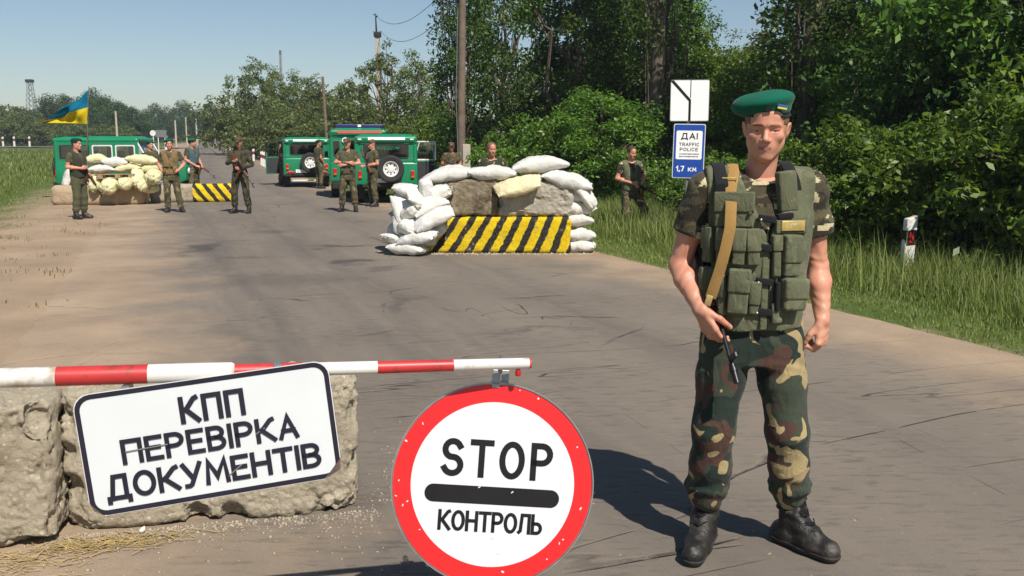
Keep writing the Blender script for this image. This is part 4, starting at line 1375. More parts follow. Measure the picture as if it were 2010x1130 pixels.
# the striped barricade on the right lane
STR_R = striped('stripe_right', 0.262, 0.58, 0.44, 0.02, -0.20)
o = obj('concrete_block', rough_block('concrete_block', (2.30, 0.5, 0.56), 0.022, 31, STR_R, 0.07, (0.016, 0.006, 0.003), 8))
o.location = (-0.235, 14.25, 0.004); o.rotation_euler = (0, 0, math.radians(-3.2))
tag(o, 'long concrete block painted with yellow and black stripes under the white sandbags', 'block')
o = obj('concrete_block', rough_block('concrete_block', (0.80, 0.42, 0.58), 0.016, 32, CONC_D, 0.06, (0.03, 0.022, 0.012), 14))
o.location = (-0.61, 14.32, 0.57); o.rotation_euler = (0, 0, math.radians(-2))
tag(o, 'brown-stained concrete block standing on the yellow striped block', 'block')
o = obj('concrete_block', rough_block('concrete_block', (1.14, 0.42, 0.53), 0.016, 33, CONC_L, 0.06, (0.034, 0.026, 0.014), 18))
o.location = (0.375, 14.30, 0.57); o.rotation_euler = (0, 0, math.radians(-4))
tag(o, 'pale pitted concrete block with a cream sandbag lying on it', 'block')
top = 'white sandbag lying along the top of the striped barricade'
bag(BW[0], (-0.98, 14.28, 1.20), (4, -8, 4), (0.95, 0.95, 1.15), 'white sandbag with a crumpled corner on top of the brown-stained block')
bag(BW[1], (-0.30, 14.26, 1.24), (0, 2, -2), (0.88, 1, 1.15), 'white sandbag in the middle of the barricade top, below the bareheaded man')
bag(BW[2], (0.43, 14.34, 1.34), (0, -5, 3), (1.02, 1, 1.3), 'highest white sandbag, bulging on top of the barricade')
bag(BC[0], (0.09, 14.02, 1.05), (34, -14, 2), (0.86, 0.8, 0.95), 'cream sandbag draped over the pale pitted block')
bag(BW[3], (0.86, 14.22, 1.12), (6, 12, -6), (0.95, 1, 1.2), 'white sandbag slanting down off the pale block')
bag(BWT[0], (1.15, 14.12, 0.86), (20, 58, -10), (0.8, 0.7, 0.6), 'limp white sack hanging over the grass-side stack')
for i, (x, z, rz, sx) in enumerate([(1.04, 0.10, -8, 0.62), (1.04, 0.29, 5, 0.58), (1.02, 0.50, -4, 0.58), (1.02, 0.69, 6, 0.55), (1.00, 0.86, -6, 0.5), (1.0, 0.98, 2, 0.5)]):
    bag(BW[i % 4], (x, 14.22 + 0.02 * i, z), (0, 3 if i % 2 else -3, rz), (sx, 0.9, 1.05), 'white sandbag stacked flat at the grass end of the striped block', 'stack at the grass end of the striped block')
heap = [(808, 378, 14.05, (10, 22, -14), .72, 0), (838, 374, 14.0, (20, 78, 20), .62, 1), (863, 380, 14.0, (10, -18, 10), .66, 1), (790, 408, 13.95, (20, 52, -60), .66, 0),
        (806, 414, 13.8, (30, -35, -40), .62, 1), (842, 402, 13.85, (30, -22, 20), .66, 0), (848, 428, 13.75, (25, -24, 14), .80, 0), (788, 440, 13.9, (10, 60, -70), .66, 1),
        (804, 447, 13.75, (30, 25, -30), .62, 1), (818, 466, 13.7, (15, -10, -15), .74, 0), (800, 486, 13.75, (0, 4, -20), .72, 0), (820, 396, 13.85, (40, 30, 50), .6, 0),
        (858, 452, 13.95, (10, -30, 10), .6, 1), (780, 470, 14.0, (5, 15, 60), .7, 0), (785, 455, 14.4, (5, 10, 80), .8, 1), (800, 425, 14.4, (5, 10, 70), .8, 0), (815, 395, 14.4, (5, 5, 60), .8, 0), (835, 470, 14.1, (5, 5, 30), .8, 1), (845, 440, 14.2, (5, 5, 30), .8, 0)]
for i, (px, py, Y, rot, s, k) in enumerate(heap):
    p = spot(px, py, Y); p.z = max(p.z, 0.1)
    bag((BW, BWT)[k][i % 3], p, rot, (s, s * 1.05, s * 1.3), 'white sandbag thrown on the slumped heap at the road end of the striped block', 'slumped heap at the road end of the striped block')
pts = [(rs.uniform(-1.7, 1.2), 13.92 + rs.normal(0, 0.07), 0.01) for i in range(520)] + [(rs.normal(-1.75, 0.2), rs.normal(14.1, 0.12), 0.01) for i in range(160)]
scatter('spilled_gravel', 'gravel and spilled sand along the foot of the yellow striped block', 'gravel', rs, pts, 0.008, 0.028, MAT['stone_pale'], 0.5)

# the left emplacement
o = obj('concrete_block', rough_block('concrete_block', (2.45, 0.55, 0.58), 0.028, 41, CONC_S, 0.18, (0.02, 0.008, 0.003), 4))
o.location = (-11.45, 25.55, -0.01); o.rotation_euler = (0, 0, math.radians(13))
tag(o, 'long sandy concrete block under the yellow sandbags in front of the side-on jeep', 'block')
STR_L = striped('stripe_left', 0.30, -0.75, 0.45, 0.05, 0.0, -0.02)
o = obj('concrete_block', rough_block('concrete_block', (2.35, 0.5, 0.55), 0.028, 42, STR_L, 0.14, (0.02, 0.008, 0.003), 4))
o.location = (-9.25, 26.75, 0.0); o.rotation_euler = (0, 0, math.radians(12))
tag(o, 'half bare, half yellow and black striped block beside the soldier with the tan vest', 'block')
LB = [(190, 313, 25.7, BY[0], (0, -3, 8), (.75, .9, 1.2), 'yellowish sandbag in the top row of the emplacement by the jeep', 'yellow top row sandbags by the jeep'),
      (228, 317, 25.6, BW[1], (0, 4, 4), (.82, .9, 1.35), 'white sandbag topping the emplacement below the jeep windows', None),
      (280, 313, 25.7, BY[1], (0, 8, 10), (1.0, .9, 1.3), 'yellowish sandbag in the top row of the emplacement by the jeep', 'yellow top row sandbags by the jeep'),
      (201, 332, 25.5, BW[2], (0, 0, 6), (.85, .9, 1.1), 'white sandbag in the second row just above the wooden boards', None),
      (252, 331, 25.6, BY[0], (0, -6, 6), (.88, .9, 1.1), 'yellowish sandbag in the second row beside the tan-vested soldier', 'yellow second row sandbags'),
      (297, 329, 25.8, BY[1], (0, -5, 14), (.7, .9, 1.3), 'yellowish sandbag in the second row beside the tan-vested soldier', 'yellow second row sandbags'),
      (186, 361, 25.2, BYT[0], (10, 72, -80), (.72, .75, .9), 'yellow-green sack hanging with its point down over the sandy block', None),
      (214, 364, 25.1, BYT[1], (0, 20, -90), (.95, 1.0, 1.15), 'round tied yellow sack bulging over the middle of the sandy block', None),
      (246, 360, 25.2, BYT[2], (0, 15, -95), (.85, .9, .95), 'smaller round yellow sack beside the bulging one', None),
      (269, 349, 25.4, BYT[0], (10, 55, -75), (.85, .8, 1.0), 'pale sack end drooping over the end of the sandy block', None),
      (281, 362, 25.4, BYT[2], (0, 30, -100), (.75, .7, .9), 'tied sack end low in the gap between the two emplacement blocks', None),
      (301, 346, 25.5, BYT[1], (0, 10, -80), (.95, 1.0, 1.1), 'pale round sack next to the tan-vested soldier', None),
      (295, 368, 25.7, BYT[0], (0, 5, -90), (.8, .9, .8), 'low yellow sack resting against the half striped block', None),
      (281, 388, 26.0, BYT[2], (0, 80, -90), (.7, .8, .7), 'yellow sack standing in the gap between the emplacement blocks', None),
      (134, 348, 25.9, BWT[1], (14, -70, 20), (1.15, 1.0, 0.9), 'white sack standing upright against the jeep by the bearded soldier', None)]
for px, py, Y, me, rot, s, lab, grp in LB:
    bag(me, spot(px, py, Y), rot, s, lab, grp)
for i, (px, py, Y, rz) in enumerate([(205, 322, 26.1, 10), (255, 322, 26.2, 12), (292, 336, 26.3, 12), (210, 352, 26.0, 10), (250, 352, 26.05, 12), (275, 372, 26.3, 80), (185, 345, 26.0, 10)]):
    bag(BY[i % 2], spot(px, py, Y), (0, 0, rz), (0.95, 1, 1.3), 'yellowish sandbag in the back layer of the emplacement', 'back layer of yellow sandbags')
pal = empty('pallet', spot(232, 345, 25.45), math.radians(10))
for y, z in ((-0.25, 0.05), (0.0, 0.05), (0.25, 0.05), (-0.25, -0.06), (0.25, -0.06)):
    MB().box((0, y, z), (1.0, 0.11, 0.022)).build('plank', MAT['wood_plank'], pal, bevel=0.003)
for x in (-0.4, 0.05, 0.4):
    MB().box((x, 0, 0), (0.14, 0.6, 0.085)).build('bearer', MAT['wood_plank'], pal, bevel=0.003)
tag(pal, 'wooden pallet boards wedged between the sandbag rows', 'pallet')
# ------------------------------------------------------------------ vehicles
def wheel(parent, c, R=0.39, W=0.22, name='wheel', axis=0, rim_mat=None, face=1):
    w = empty(name, c); w.parent = parent
    h = W / 2
    MB().lathe([(R * 0.56, -h * 0.8), (R * 0.72, -h), (R * 0.92, -h * 0.98), (R, -h * 0.7), (R, h * 0.7), (R * 0.92, h * 0.98), (R * 0.72, h), (R * 0.56, h * 0.8)], 32, axis, cap=False).build('tyre', MAT['black_rubber'], w, smooth=True)
    f = face
    MB().lathe([(R * 0.60, -h * 0.78 * f), (R * 0.575, 0.85 * h * f), (R * 0.52, 0.80 * h * f), (R * 0.47, 0.35 * h * f), (R * 0.26, 0.30 * h * f), (R * 0.22, 0.55 * h * f), (R * 0.08, 0.60 * h * f), (0.001, 0.60 * h * f)], 28, axis).build('rim', rim_mat or MAT['chrome_white'], w, smooth=True)
    m = MB()
    for k in range(8):
        a = k * math.pi / 4
        r = R * 0.37
        p = (r * math.cos(a), r * math.sin(a))
        c3 = {0: (0.37 * h * f, p[0], p[1]), 1: (p[0], 0.37 * h * f, p[1])}[axis]
        m.lathe([(0.022, -0.004 * f), (0.022, 0.012 * f)], 6, axis, c3)
    m.build('rim_hole', MAT['black_rubber'], w)['kind'] = 'stuff'
    return w

def panel(m, plane, at_, a0, a1, b0, b1, holes, th):
    """rectangular wall with rectangular holes, split into strips; plane 'x' or 'y' = constant axis"""
    bs = sorted({b0, b1} | {h[2] for h in holes} | {h[3] for h in holes})
    for lo, hi in zip(bs[:-1], bs[1:]):
        cuts = sorted([(h[0], h[1]) for h in holes if h[2] <= lo + 1e-6 and h[3] >= hi - 1e-6])
        x = a0
        for c0, c1 in cuts + [(a1, a1)]:
            if c0 - x > 1e-4:
                cc = ((x + c0) / 2, (lo + hi) / 2)
                if plane == 'x':
                    m.box((at_, cc[0], cc[1]), (th, c0 - x, hi - lo))
                else:
                    m.box((cc[0], at_, cc[1]), (c0 - x, th, hi - lo))
            x = c1

def jeep(name, loc, rz, label, opts=()):
    """soft-cornered square jeep: rear face at y=0, nose towards +y, z from the ground"""
    J = empty(name, loc, rz)
    G = MAT['car_green']; hw = 0.87
    # lower body with wheel arches
    def arch(y, r, z=0.40, n=9):
        return [(y - r * math.cos(math.pi * k / (n - 1)), z + 0.10 + r * math.sin(math.pi * k / (n - 1))) for k in range(n)]
    prof = [(0.0, 0.52), (0.28, 0.50)] + arch(0.78, 0.46) + [(1.35, 0.46), (2.65, 0.46)] + arch(3.16, 0.46) + [(3.72, 0.56), (3.84, 0.62), (3.86, 1.02), (3.78, 1.13), (2.68, 1.20), (0.05, 1.20), (0.0, 1.15)]
    MB().prism(prof, 0, -hw, hw).build('body', G, J, bevel=0.035, seg=3, smooth=True)
    MB().box((0, 1.9, 0.49), (1.3, 3.7, 0.12)).build('chassis', MAT['tar_black'], J)
    # cabin walls with real window openings
    van = 'van' in opts
    top = 2.02 if van else 1.80
    hx = hw - 0.03
    m = MB()
    side = [(0.16, 1.02, 1.28, 1.68), (1.12, 1.70, 1.28, 1.68), (1.80, 2.36, 1.28, 1.68)]
    if van:
        side = [(0.30, 1.02, 1.36, 1.74), (1.12, 1.70, 1.32, 1.78), (1.80, 2.36, 1.32, 1.78)]
    for s in (-1, 1):
        op = ('open_left' in opts and s < 0) or ('open_right' in opts and s > 0)
        hs = list(side)
        if op:
            hs[2] = (1.76, 2.42, 1.20, 1.72)
        panel(m, 'x', s * hx, 0.03, 2.46, 1.19, top, hs, 0.04)
    rw = [(-0.62, 0.62, 1.30, 1.68)]
    if van:
        rw = [(-0.42, 0.42, 1.34, 1.80), (-0.76, -0.58, 1.34, 1.78), (0.58, 0.76, 1.34, 1.78)]
    panel(m, 'y', 0.04, -hx, hx, 1.19, top, rw, 0.04)
    m.build('cabin', G, J, bevel=0.008, seg=2)
    # rounded rear corners
    for s in (-1, 1):
        MB().tube([(s * (hx - 0.03), 0.055, 1.17), (s * (hx - 0.03), 0.055, top)], 0.065, 14).build('corner_pillar', G, J, smooth=True)
    # windscreen frame
    mm = MB()
    for s in (-1, 1):
        mm.tube([(s * (hx - 0.02), 2.74, 1.18), (s * (hx - 0.02), 2.42, top)], 0.028, 8)
        mm.tube([(s * (hx - 0.02), 2.44, 1.2), (s * (hx - 0.02), 2.44, top)], 0.02, 6)
    mm.tube([(-hx, 2.74, 1.2), (hx, 2.74, 1.2)], 0.03, 8)
    mm.build('windscreen_frame', MAT['chrome_white'] if 'pale_frames' in opts else G, J, smooth=True)
    MB().add([(-hx + .03, 2.73, 1.21), (hx - .03, 2.73, 1.21), (hx - .03, 2.43, top - .02), (-hx + .03, 2.43, top - .02)], [(0, 1, 2, 3)]).build('windscreen', GLASS, J)
    # roof
    F = Field((-1.0, -0.12, top - 0.12), (1.0, 2.75, top + 0.24), 0.025)
    F.box((0, 1.22, top + 0.03), (hx + 0.035, 1.27, 0.085), 0.08, 0.001)
    F.box((0, 1.20, top + 0.075), (hx - 0.10, 1.12, 0.085), 0.08, 0.06)
    P, Q = F.nets()
    roof = obj('roof', mesh_np('roof', P, Q, G, True), J)
    MB().tube([(-hx - .03, -0.05, top - .035), (hx + .03, -0.05, top - .035)], 0.012, 6).build('gutter', G, roof, smooth=True)
    # glazing
    for s in (-1, 1):
        for i, (y0, y1, z0, z1) in enumerate(side):
            if i == 2 and (('open_left' in opts and s < 0) or ('open_right' in opts and s > 0)):
                continue
            w = MB().box((s * (hx - 0.004), (y0 + y1) / 2, (z0 + z1) / 2), (0.006, y1 - y0, z1 - z0)).build('side_window', GLASS, J)
            fm = MB()
            ring(fm, rrect(y1 - y0 + .02, z1 - z0 + .02, .04), rrect(y1 - y0 - .05, z1 - z0 - .05, .05), -0.014, 0.014)
            fm.v = [(s * hx + y + s * 0.012, x + (y0 + y1) / 2, z + (z0 + z1) / 2) for x, y, z in fm.v]
            fm.build('window_frame', MAT['chrome_white'] if ('pale_frames' in opts and i > 0) else MAT['black_rubber'], w)
    for i, (x0, x1, z0, z1) in enumerate(rw):
        w = MB().box(((x0 + x1) / 2, 0.036, (z0 + z1) / 2), (x1 - x0, 0.006, z1 - z0)).build('rear_window', TINT, J)
        fm = MB()
        ring(fm, rrect(x1 - x0 + .02, z1 - z0 + .02, .05), rrect(x1 - x0 - .045, z1 - z0 - .045, .06), -0.012, 0.012)
        fm.v = [(x + (x0 + x1) / 2, y + 0.016, z + (z0 + z1) / 2) for x, y, z in fm.v]
        fm.build('window_seal', MAT['black_rubber'], w)
        if 'script' in opts:
            fit_text('lettering', 'кордон', 0.62, 0.13, MAT['car_green'], w, 0.06, 1.57, 0.030, 0.0)
    # interior
    for y, n in ((0.95, 'rear_seat'), (1.75, 'front_seat')):
        for x in (-0.38, 0.38):
            MB().box((x, y, 1.00), (0.46, 0.42, 0.14)).box((x, y - 0.2, 1.26), (0.44, 0.12, 0.52), (-0.15, 0, 0)).build(n, MAT['seat_dark'], J, bevel=0.04)
    MB().tube([(-0.38 + .18 * math.cos(a), 2.22 + .06 * math.sin(a), 1.28 + .17 * math.sin(a)) for a in np.linspace(0, 6.283, 15)], 0.014, 6).build('steering_wheel', MAT['black_rubber'], J, smooth=True)
    # wheels
    for y in (0.78, 3.16):
        for s in (-1, 1):
            wheel(J, (s * 0.74, y, 0.385), face=s)
    # rear fittings
    sx_, sz_ = (0.12, 1.00)
    if van: sx_, sz_ = (0.20, 1.22)
    sw = wheel(J, (sx_, -0.13, sz_), 0.375 if not van else 0.36, 0.20, 'spare_wheel', 1, None, -1)
    MB().box((sx_, -0.02, sz_), (0.2, 0.06, 0.2)).build('spare_bracket', MAT['tar_black'], J)
    for s in (-1, 1):
        tl = MB().box((s * 0.73, -0.02, 0.84), (0.10, 0.05, 0.22)).build('tail_light', MAT['red_lens'], J, bevel=0.01)
        MB().box((s * 0.73, -0.03, 0.77), (0.085, 0.05, 0.055)).build('indicator', MAT['orange_lens'], tl, bevel=0.006)
        MB().box((s * 0.70, -0.06, 0.53), (0.26, 0.10, 0.10)).build('bumper', MAT['tar_black'], J, bevel=0.015)
        MB().box((s * 0.74, 0.36, 0.30), (0.25, 0.015, 0.30)).build('mud_flap', MAT['black_rubber'], J)
    MB().box((0, -0.035, 0.555), (1.2, 0.05, 0.09)).build('rear_beam', MAT['tar_black'], J, bevel=0.01)
    if 'low_bar' in opts:
        MB().box((0.0, -0.05, 0.33), (1.12, 0.03, 0.05)).build('tow_bar', MAT['chrome_white'], J, bevel=0.005)
        for s in (-1, 1):
            MB().box((s * 0.62, -0.09, 0.64), (0.24, 0.05, 0.09)).build('fog_light', MAT['red_lens'], J, bevel=0.01)
    pl = MB().box((-0.22, -0.045, 0.68), (0.42, 0.012, 0.115)).build('number_plate', MAT['banner_white'], J, bevel=0.004)
    fit_text('lettering', '0171' if 'low_bar' in opts else '93', 0.30 if 'low_bar' in opts else 0.12, 0.07, MAT['sign_black'], pl, -0.22 if 'low_bar' in opts else -0.09, 0.68, -0.0525, 0.0)
    MB().box((-0.08, -0.012, 1.12), (0.14, 0.03, 0.03)).build('door_handle', MAT['chrome_white'], J, bevel=0.006)
    for s in (-1, 1):
        MB().tube([(s * hx, 2.62, 1.22), (s * (hx + 0.14), 2.66, 1.30)], 0.012, 6).box((s * (hx + 0.16), 2.66, 1.36), (0.13, 0.03, 0.19)).build('mirror', MAT['black_rubber'], J, bevel=0.008)
        MB().lathe([(0.001, 0.03), (0.09, 0.02), (0.1, -0.02), (0.001, -0.03)], 16, 1, (s * 0.55, 3.87, 0.90)).build('headlight', MAT['chrome_white'], J, smooth=True)
    if not van:
        ban = MB().box((0.02, -0.062, top + 0.035), (1.02, 0.01, 0.075), (math.radians(-14), 0, 0)).build('roof_strip', MAT['banner_white'], J)
        for s in (-1, 1):
            MB().box((s * 0.72, -0.064, top + 0.015), (0.10, 0.02, 0.035)).build('marker_light', MAT['banner_white'], J, bevel=0.006)
    else:
        MB().box((0.05, -0.062, top + 0.035), (1.35, 0.01, 0.085)).build('roof_strip', MAT['banner_red'], J)
        lb = MB().box((0.05, 0.35, top + 0.225), (1.45, 0.26, 0.10)).build('light_bar', MAT['blue_lens'], J, bevel=0.02)
        MB().box((0.05, 0.35, top + 0.165), (1.2, 0.2, 0.03)).build('light_bar_base', MAT['grey_metal'], lb)
        MB().box((0.05, 0.20, top + 0.232), (0.10, 0.02, 0.07)).build('lamp_centre', MAT['banner_white'], lb)
        MB().lathe([(0.001, -0.03), (0.095, -0.03), (0.095, 0.0), (0.001, 0.0)], 20, 1, (-0.40, 0.0, 1.80)).build('round_badge', MAT['banner_white'], J, smooth=True)
        MB().box((-0.60, -0.12, 0.42), (0.46, 0.16, 0.18)).build('step', MAT['tar_black'], J, bevel=0.02)
        MB().tube([(0.40, -0.02, 1.1), (0.40, -0.30, 1.1)], 0.012, 6).build('rack_arm', MAT['chrome_white'], J)
    # open doors
    for tagname, s in (('open_left', -1), ('open_right', 1)):
        if tagname in opts:
            d = empty('front_door', (s * (hw + 0.01), 2.42, 0)); d.parent = J
            d.rotation_euler = (0, 0, s * math.radians(88 if tagname == 'open_right' else 72))
            # panel runs from the hinge rearwards (-y)
            dm = MAT['chrome_white'] if 'pale_frames' in opts or tagname == 'open_right' else MAT['tar_black']
            MB().box((0, -0.34, 0.86), (0.05, 0.68, 0.68)).build('door_panel', MAT['car_green'], d, bevel=0.02)
            MB().box((-s * 0.028, -0.34, 0.86), (0.012, 0.60, 0.60)).build('door_lining', MAT['seat_dark'], d, bevel=0.005)
            f = MB()
            zt = 1.76
            f.tube([(0, -0.01, 1.2), (0, -0.01, zt)], 0.022, 6).tube([(0, -0.67, 1.2), (0, -0.67, zt)], 0.022, 6).tube([(0, -0.67, zt), (0, -0.01, zt)], 0.022, 6).tube([(0, -0.67, 1.21), (0, -0.01, 1.21)], 0.026, 6)
            f.tube([(0, -0.55, zt), (0, -0.66, 1.22)], 0.014, 6).tube([(0, -0.20, zt), (0, -0.03, 1.22)], 0.014, 6)
            wf = f.build('window_frame', dm, d, smooth=True)
            MB().box((0, -0.34, 1.48), (0.004, 0.64, 0.54)).build('pane', GLASS, wf)
    return tag(J, label, 'car')

jeep('jeep', (-3.52, 25.9, 0.0), math.radians(9), 'green jeep with writing on its dark rear window and a white-framed open door', ('script', 'open_right'))
jeep('jeep', (-7.82, 35.3, 0.0), math.radians(15), 'green jeep with low white bar and its dark driver door swung open', ('open_left', 'low_bar'))
jeep('off_road_van', (-4.75, 28.7, 0.0), math.radians(11), 'tall green off-road vehicle with blue light bar and open rear door window', ('van',))
jj = jeep('jeep', (-13.95, 28.9, -0.03), math.radians(-84), 'green jeep parked side-on behind the yellow sandbags with see-through windows', ('pale_frames',))

# ------------------------------------------------------------------ flag
fl = empty('flag', (-12.78, 27.9, 1.68))
MB().tube([(0, 0, -0.1), (0.16, 0, 1.62)], [0.016, 0.010], 8).build('flag_pole', MAT['pole_wood'], fl, smooth=True)
t = NT('flag_cloth')
av = t.attr('tv')
c = t.ramp(av, [(0.0, (0.72, 0.52, 0.015)), (0.498, (0.72, 0.52, 0.015)), (0.502, (0.012, 0.16, 0.27))], 'CONSTANT')
d = t.n('BsdfDiffuse', Color=c); tl = t.n('BsdfTranslucent', Color=c)
t.surf(t.n('MixShader', Fac=0.3, i1=d.outputs[0], i2=tl.outputs[0]).outputs[0])
nu, nv = 44, 26
V = []; tv = []
for j in range(nv):
    v = j / (nv - 1)
    for i in range(nu):
        u = i / (nu - 1)
        hx = 0.06 + 0.10 * v * 1.0
        zb = 0.60 + 0.01 * math.sin(u * 5)
        zt = 1.60 - 0.98 * u ** 0.92
        w = v ** (1 - 0.25 * u)
        z = zb + (zt - zb) * w + 0.05 * u * (1 - v)
        x = hx - 1.42 * u - 0.02 * math.sin(v * 9)
        y = (0.13 * math.sin(u * 7 - v * 6) + 0.07 * math.sin(u * 15 + v * 11)) * min(1, u * 3) + 0.10 * math.sin(v * 12) * u
        V.append((x, y, z)); tv.append(v)
i = np.arange(nu * nv).reshape(nv, nu)
Q = np.stack([i[:-1, :-1].ravel(), i[:-1, 1:].ravel(), i[1:, 1:].ravel(), i[1:, :-1].ravel()], 1)
obj('flag_cloth', mesh_np('flag_cloth', V, Q, t.m, True, {'tv': tv}), fl)
tag(fl, 'blue and yellow flag flying from a stick above the side-on jeep', 'flag')

# ------------------------------------------------------------------ poles, wires, road signs, guide posts
def pole_obj(name, px, Y, ybase, ytop, r0, r1, mat, label, lean=(0, 0), square=False):
    a = spot(px, 300, Y); zb = gz(a.x, Y)
    b = spot(px, ytop, Y)
    P = empty(name, (a.x, Y, zb))
    h = b.z - zb
    if square:
        vs = [(sx * r, sy * r, z) for z, r in ((-0.3, r0), (h, r1)) for sx, sy in ((-1, -1), (1, -1), (1, 1), (-1, 1))]
        MB().add(vs, [(0, 1, 5, 4), (1, 2, 6, 5), (2, 3, 7, 6), (3, 0, 4, 7), (4, 5, 6, 7), (3, 2, 1, 0)]).build('shaft', mat, P, bevel=0.012)
    else:
        MB().tube([(0, 0, -0.3), (lean[0] * .5, lean[1] * .5, h * .5), (lean[0], lean[1], h)], [r0, (r0 + r1) / 2, r1], 14).build('shaft', mat, P, smooth=True)
    return tag(P, label, 'pole'), h
p, h = pole_obj('concrete_pole', 746, 58, 265, 66, 0.16, 0.12, MAT['pole_concrete'], 'pale square concrete power pole with a metal top rising behind the light bar vehicle', square=True)
MB().box((0, 0, h - 0.06), (0.42, 0.42, 0.28)).build('bracket', MAT['tar_black'], p, bevel=0.02)
MB().box((0.0, 0.0, h + 0.12), (0.55, 0.06, 0.06)).build('cross_arm', MAT['grey_metal'], p)
MB().tube([(-0.06, 0, h + 0.1), (-0.09, 0, h + 1.2)], [0.06, 0.03], 8).build('antenna', MAT['tar_black'], p)
for x in (-0.14, 0.0, 0.05):
    MB().lathe([(0.001, 0), (0.035, 0.01), (0.045, 0.05), (0.02, 0.09), (0.001, 0.1)], 8, 2, (x - .05, 0, h + 0.95 + abs(x))).build('insulator', MAT['sign_navy'], p, smooth=True)
cp = p.location.copy(); ch = h
p, h = pole_obj('wooden_pole', 903, 26.5, 320, -60, 0.125, 0.095, MAT['pole_wood'], 'tall brown wooden pole standing behind the sandbag wall', lean=(0.12, 0))
MB().box((0.19, -0.03, 0.75), (0.22, 0.24, 2.0)).build('footing', MAT['pole_concrete'], p, bevel=0.02)
MB().box((-0.02, -0.14, 1.42), (0.10, 0.05, 0.16)).build('junction_box', MAT['grey_metal'], p, bevel=0.008)
MB().tube([(-0.05, -0.13, 1.4), (-0.09, -0.12, 3.0), (-0.02, -0.10, 5.5)], 0.012, 6).build('cable', MAT['grey_metal'], p)
wp = p.location.copy(); wh = h
p, h = pole_obj('wooden_pole', 644, 66, 265, 150, 0.13, 0.09, MAT['pole_wood'], 'slim leaning wooden pole behind the jeep with the low white bar', lean=(-0.22, 0))
for px, Y, yt, lab in [(232, 120, 218, 'thin white pole before the dark tree clump'), (347, 150, 236, 'pale utility pole at the roadside signs'), (368, 175, 230, 'distant utility pole by the vanishing road'), (388, 165, 233, 'utility pole where the road begins to bend'),
                       (423, 190, 232, 'distant utility pole at the edge of the bend'), (443, 200, 240, 'last far utility pole beside the round sign')]:
    pole_obj('utility_pole', px, Y, 270, yt, 0.16, 0.12, MAT['pole_concrete'], lab)
def wire(a, b, sag, label, r=0.012):
    pts = [a + (b - a) * q - Vector((0, 0, sag * 4 * q * (1 - q))) for q in np.linspace(0, 1, 15)]
    tag(MB().tube(pts, r, 4).build('wire', MAT['tar_black']), label, 'wire')
a = cp + Vector((-0.05, 0, ch + 1.05)); b = wp + Vector((0.1, 0, wh))
wire(a, b, 0.9, 'upper overhead wire from concrete pole to wooden pole')
wire(cp + Vector((0.2, 0, ch + 0.15)), wp + Vector((0.1, 0, wh - 0.7)), 0.9, 'lower overhead wire from concrete pole to wooden pole')

# masts
def mast(px, Y, ytop, w0, label):
    a = spot(px, 285, Y); b = spot(px, ytop, Y); zb = gz(a.x, Y); h = b.z - zb
    M = empty('lattice_mast', (a.x, Y, zb))
    m = MB(); br = MB()
    n = 12
    def cn(k, i):
        w = w0 * (1 - 0.72 * k / n); s = ((-1, -1), (1, -1), (1, 1), (-1, 1))[i % 4]
        return (s[0] * w, s[1] * w, h * k / n)
    for i in range(4):
        m.tube([cn(0, i), cn(n, i)], 0.10, 4)
        for k in range(n):
            br.tube([cn(k, i), cn(k + 1, i + 1)], 0.06, 3).tube([cn(k, i), cn(k, i + 1)], 0.05, 3)
    m.build('leg', MAT['grey_metal'], M)['kind'] = 'stuff'
    br.build('brace', MAT['grey_metal'], M)['kind'] = 'stuff'
    MB().box((0, 0, h * 0.97), (w0 * 1.0, w0 * 1.0, 0.8)).build('antenna', MAT['tar_black'], M)
    tag(M, label, 'mast')
mast(68, 260, 155, 1.7, 'grey lattice radio mast far behind the hedge')
mast(557, 170, 98, 0.35, 'slender radio mast rising behind the pale trees')

# lane sign and traffic police sign share one post
rp = empty('road_sign_post', (3.235, 17.05, gz(3.235, 17.05)))
MB().tube([(0, 0.03, -0.2), (0, 0.03, 2.75 - rp.location.z)], 0.032, 10).build('post', MAT['grey_metal'], rp, smooth=True)
tag(rp, 'grey steel post carrying the lane sign and the blue police sign', 'post')
ls = empty('lane_sign', (3.235, 17.02, 2.455)); ls.rotation_euler = (0, 0, math.radians(-6))
MB().prism(rrect(0.70, 0.745, 0.03), 1, 0.0, 0.012).build('backing', MAT['grey_metal'], ls)
MB().prism(rrect(0.68, 0.72, 0.025), 1, -0.004, -0.001).build('board', MAT['banner_white'], ls)
m = MB()
m.prism([(-0.018, -0.36), (0.024, -0.36), (0.024, 0.015), (-0.29, 0.36), (-0.345, 0.36), (-0.345, 0.345), (-0.018, -0.01)][::1], 1, -0.008, -0.005)
m.build('lane_arrow', MAT['sign_black'], ls)
MB().box((0.014, -0.0065, 0.205), (0.014, 0.003, 0.31)).build('lane_line', MAT['sign_black'], ls)
tag(ls, 'white square lane direction sign with a black bent line', 'sign')
ps = empty('police_sign', (3.245, 17.02, 1.545)); ps.rotation_euler = (0, math.radians(1), math.radians(-6))
MB().prism(rrect(0.575, 0.985, 0.03), 1, 0.0, 0.012).build('backing', MAT['sign_white'], ps)
MB().prism(rrect(0.545, 0.955, 0.025), 1, -0.004, -0.001).build('blue_field', MAT['sign_blue'], ps)
m = MB(); m.prism([(x, z + 0.11) for x, z in rrect(0.47, 0.52, 0.03)], 1, -0.008, -0.005); m.build('white_panel', MAT['banner_white'], ps)
stroke_text('ДАІ', 0.30, 0.115, MAT['sign_black'], ps, 0.0, 0.272, -0.010, stroke=.18, gap=.3)
stroke_text('TRAFFIC', 0.37, 0.062, MAT['sign_black'], ps, 0.0, 0.122, -0.010, stroke=.17, gap=.3)
stroke_text('POLICE', 0.33, 0.062, MAT['sign_black'], ps, 0.0, 0.030, -0.010, stroke=.17, gap=.3)
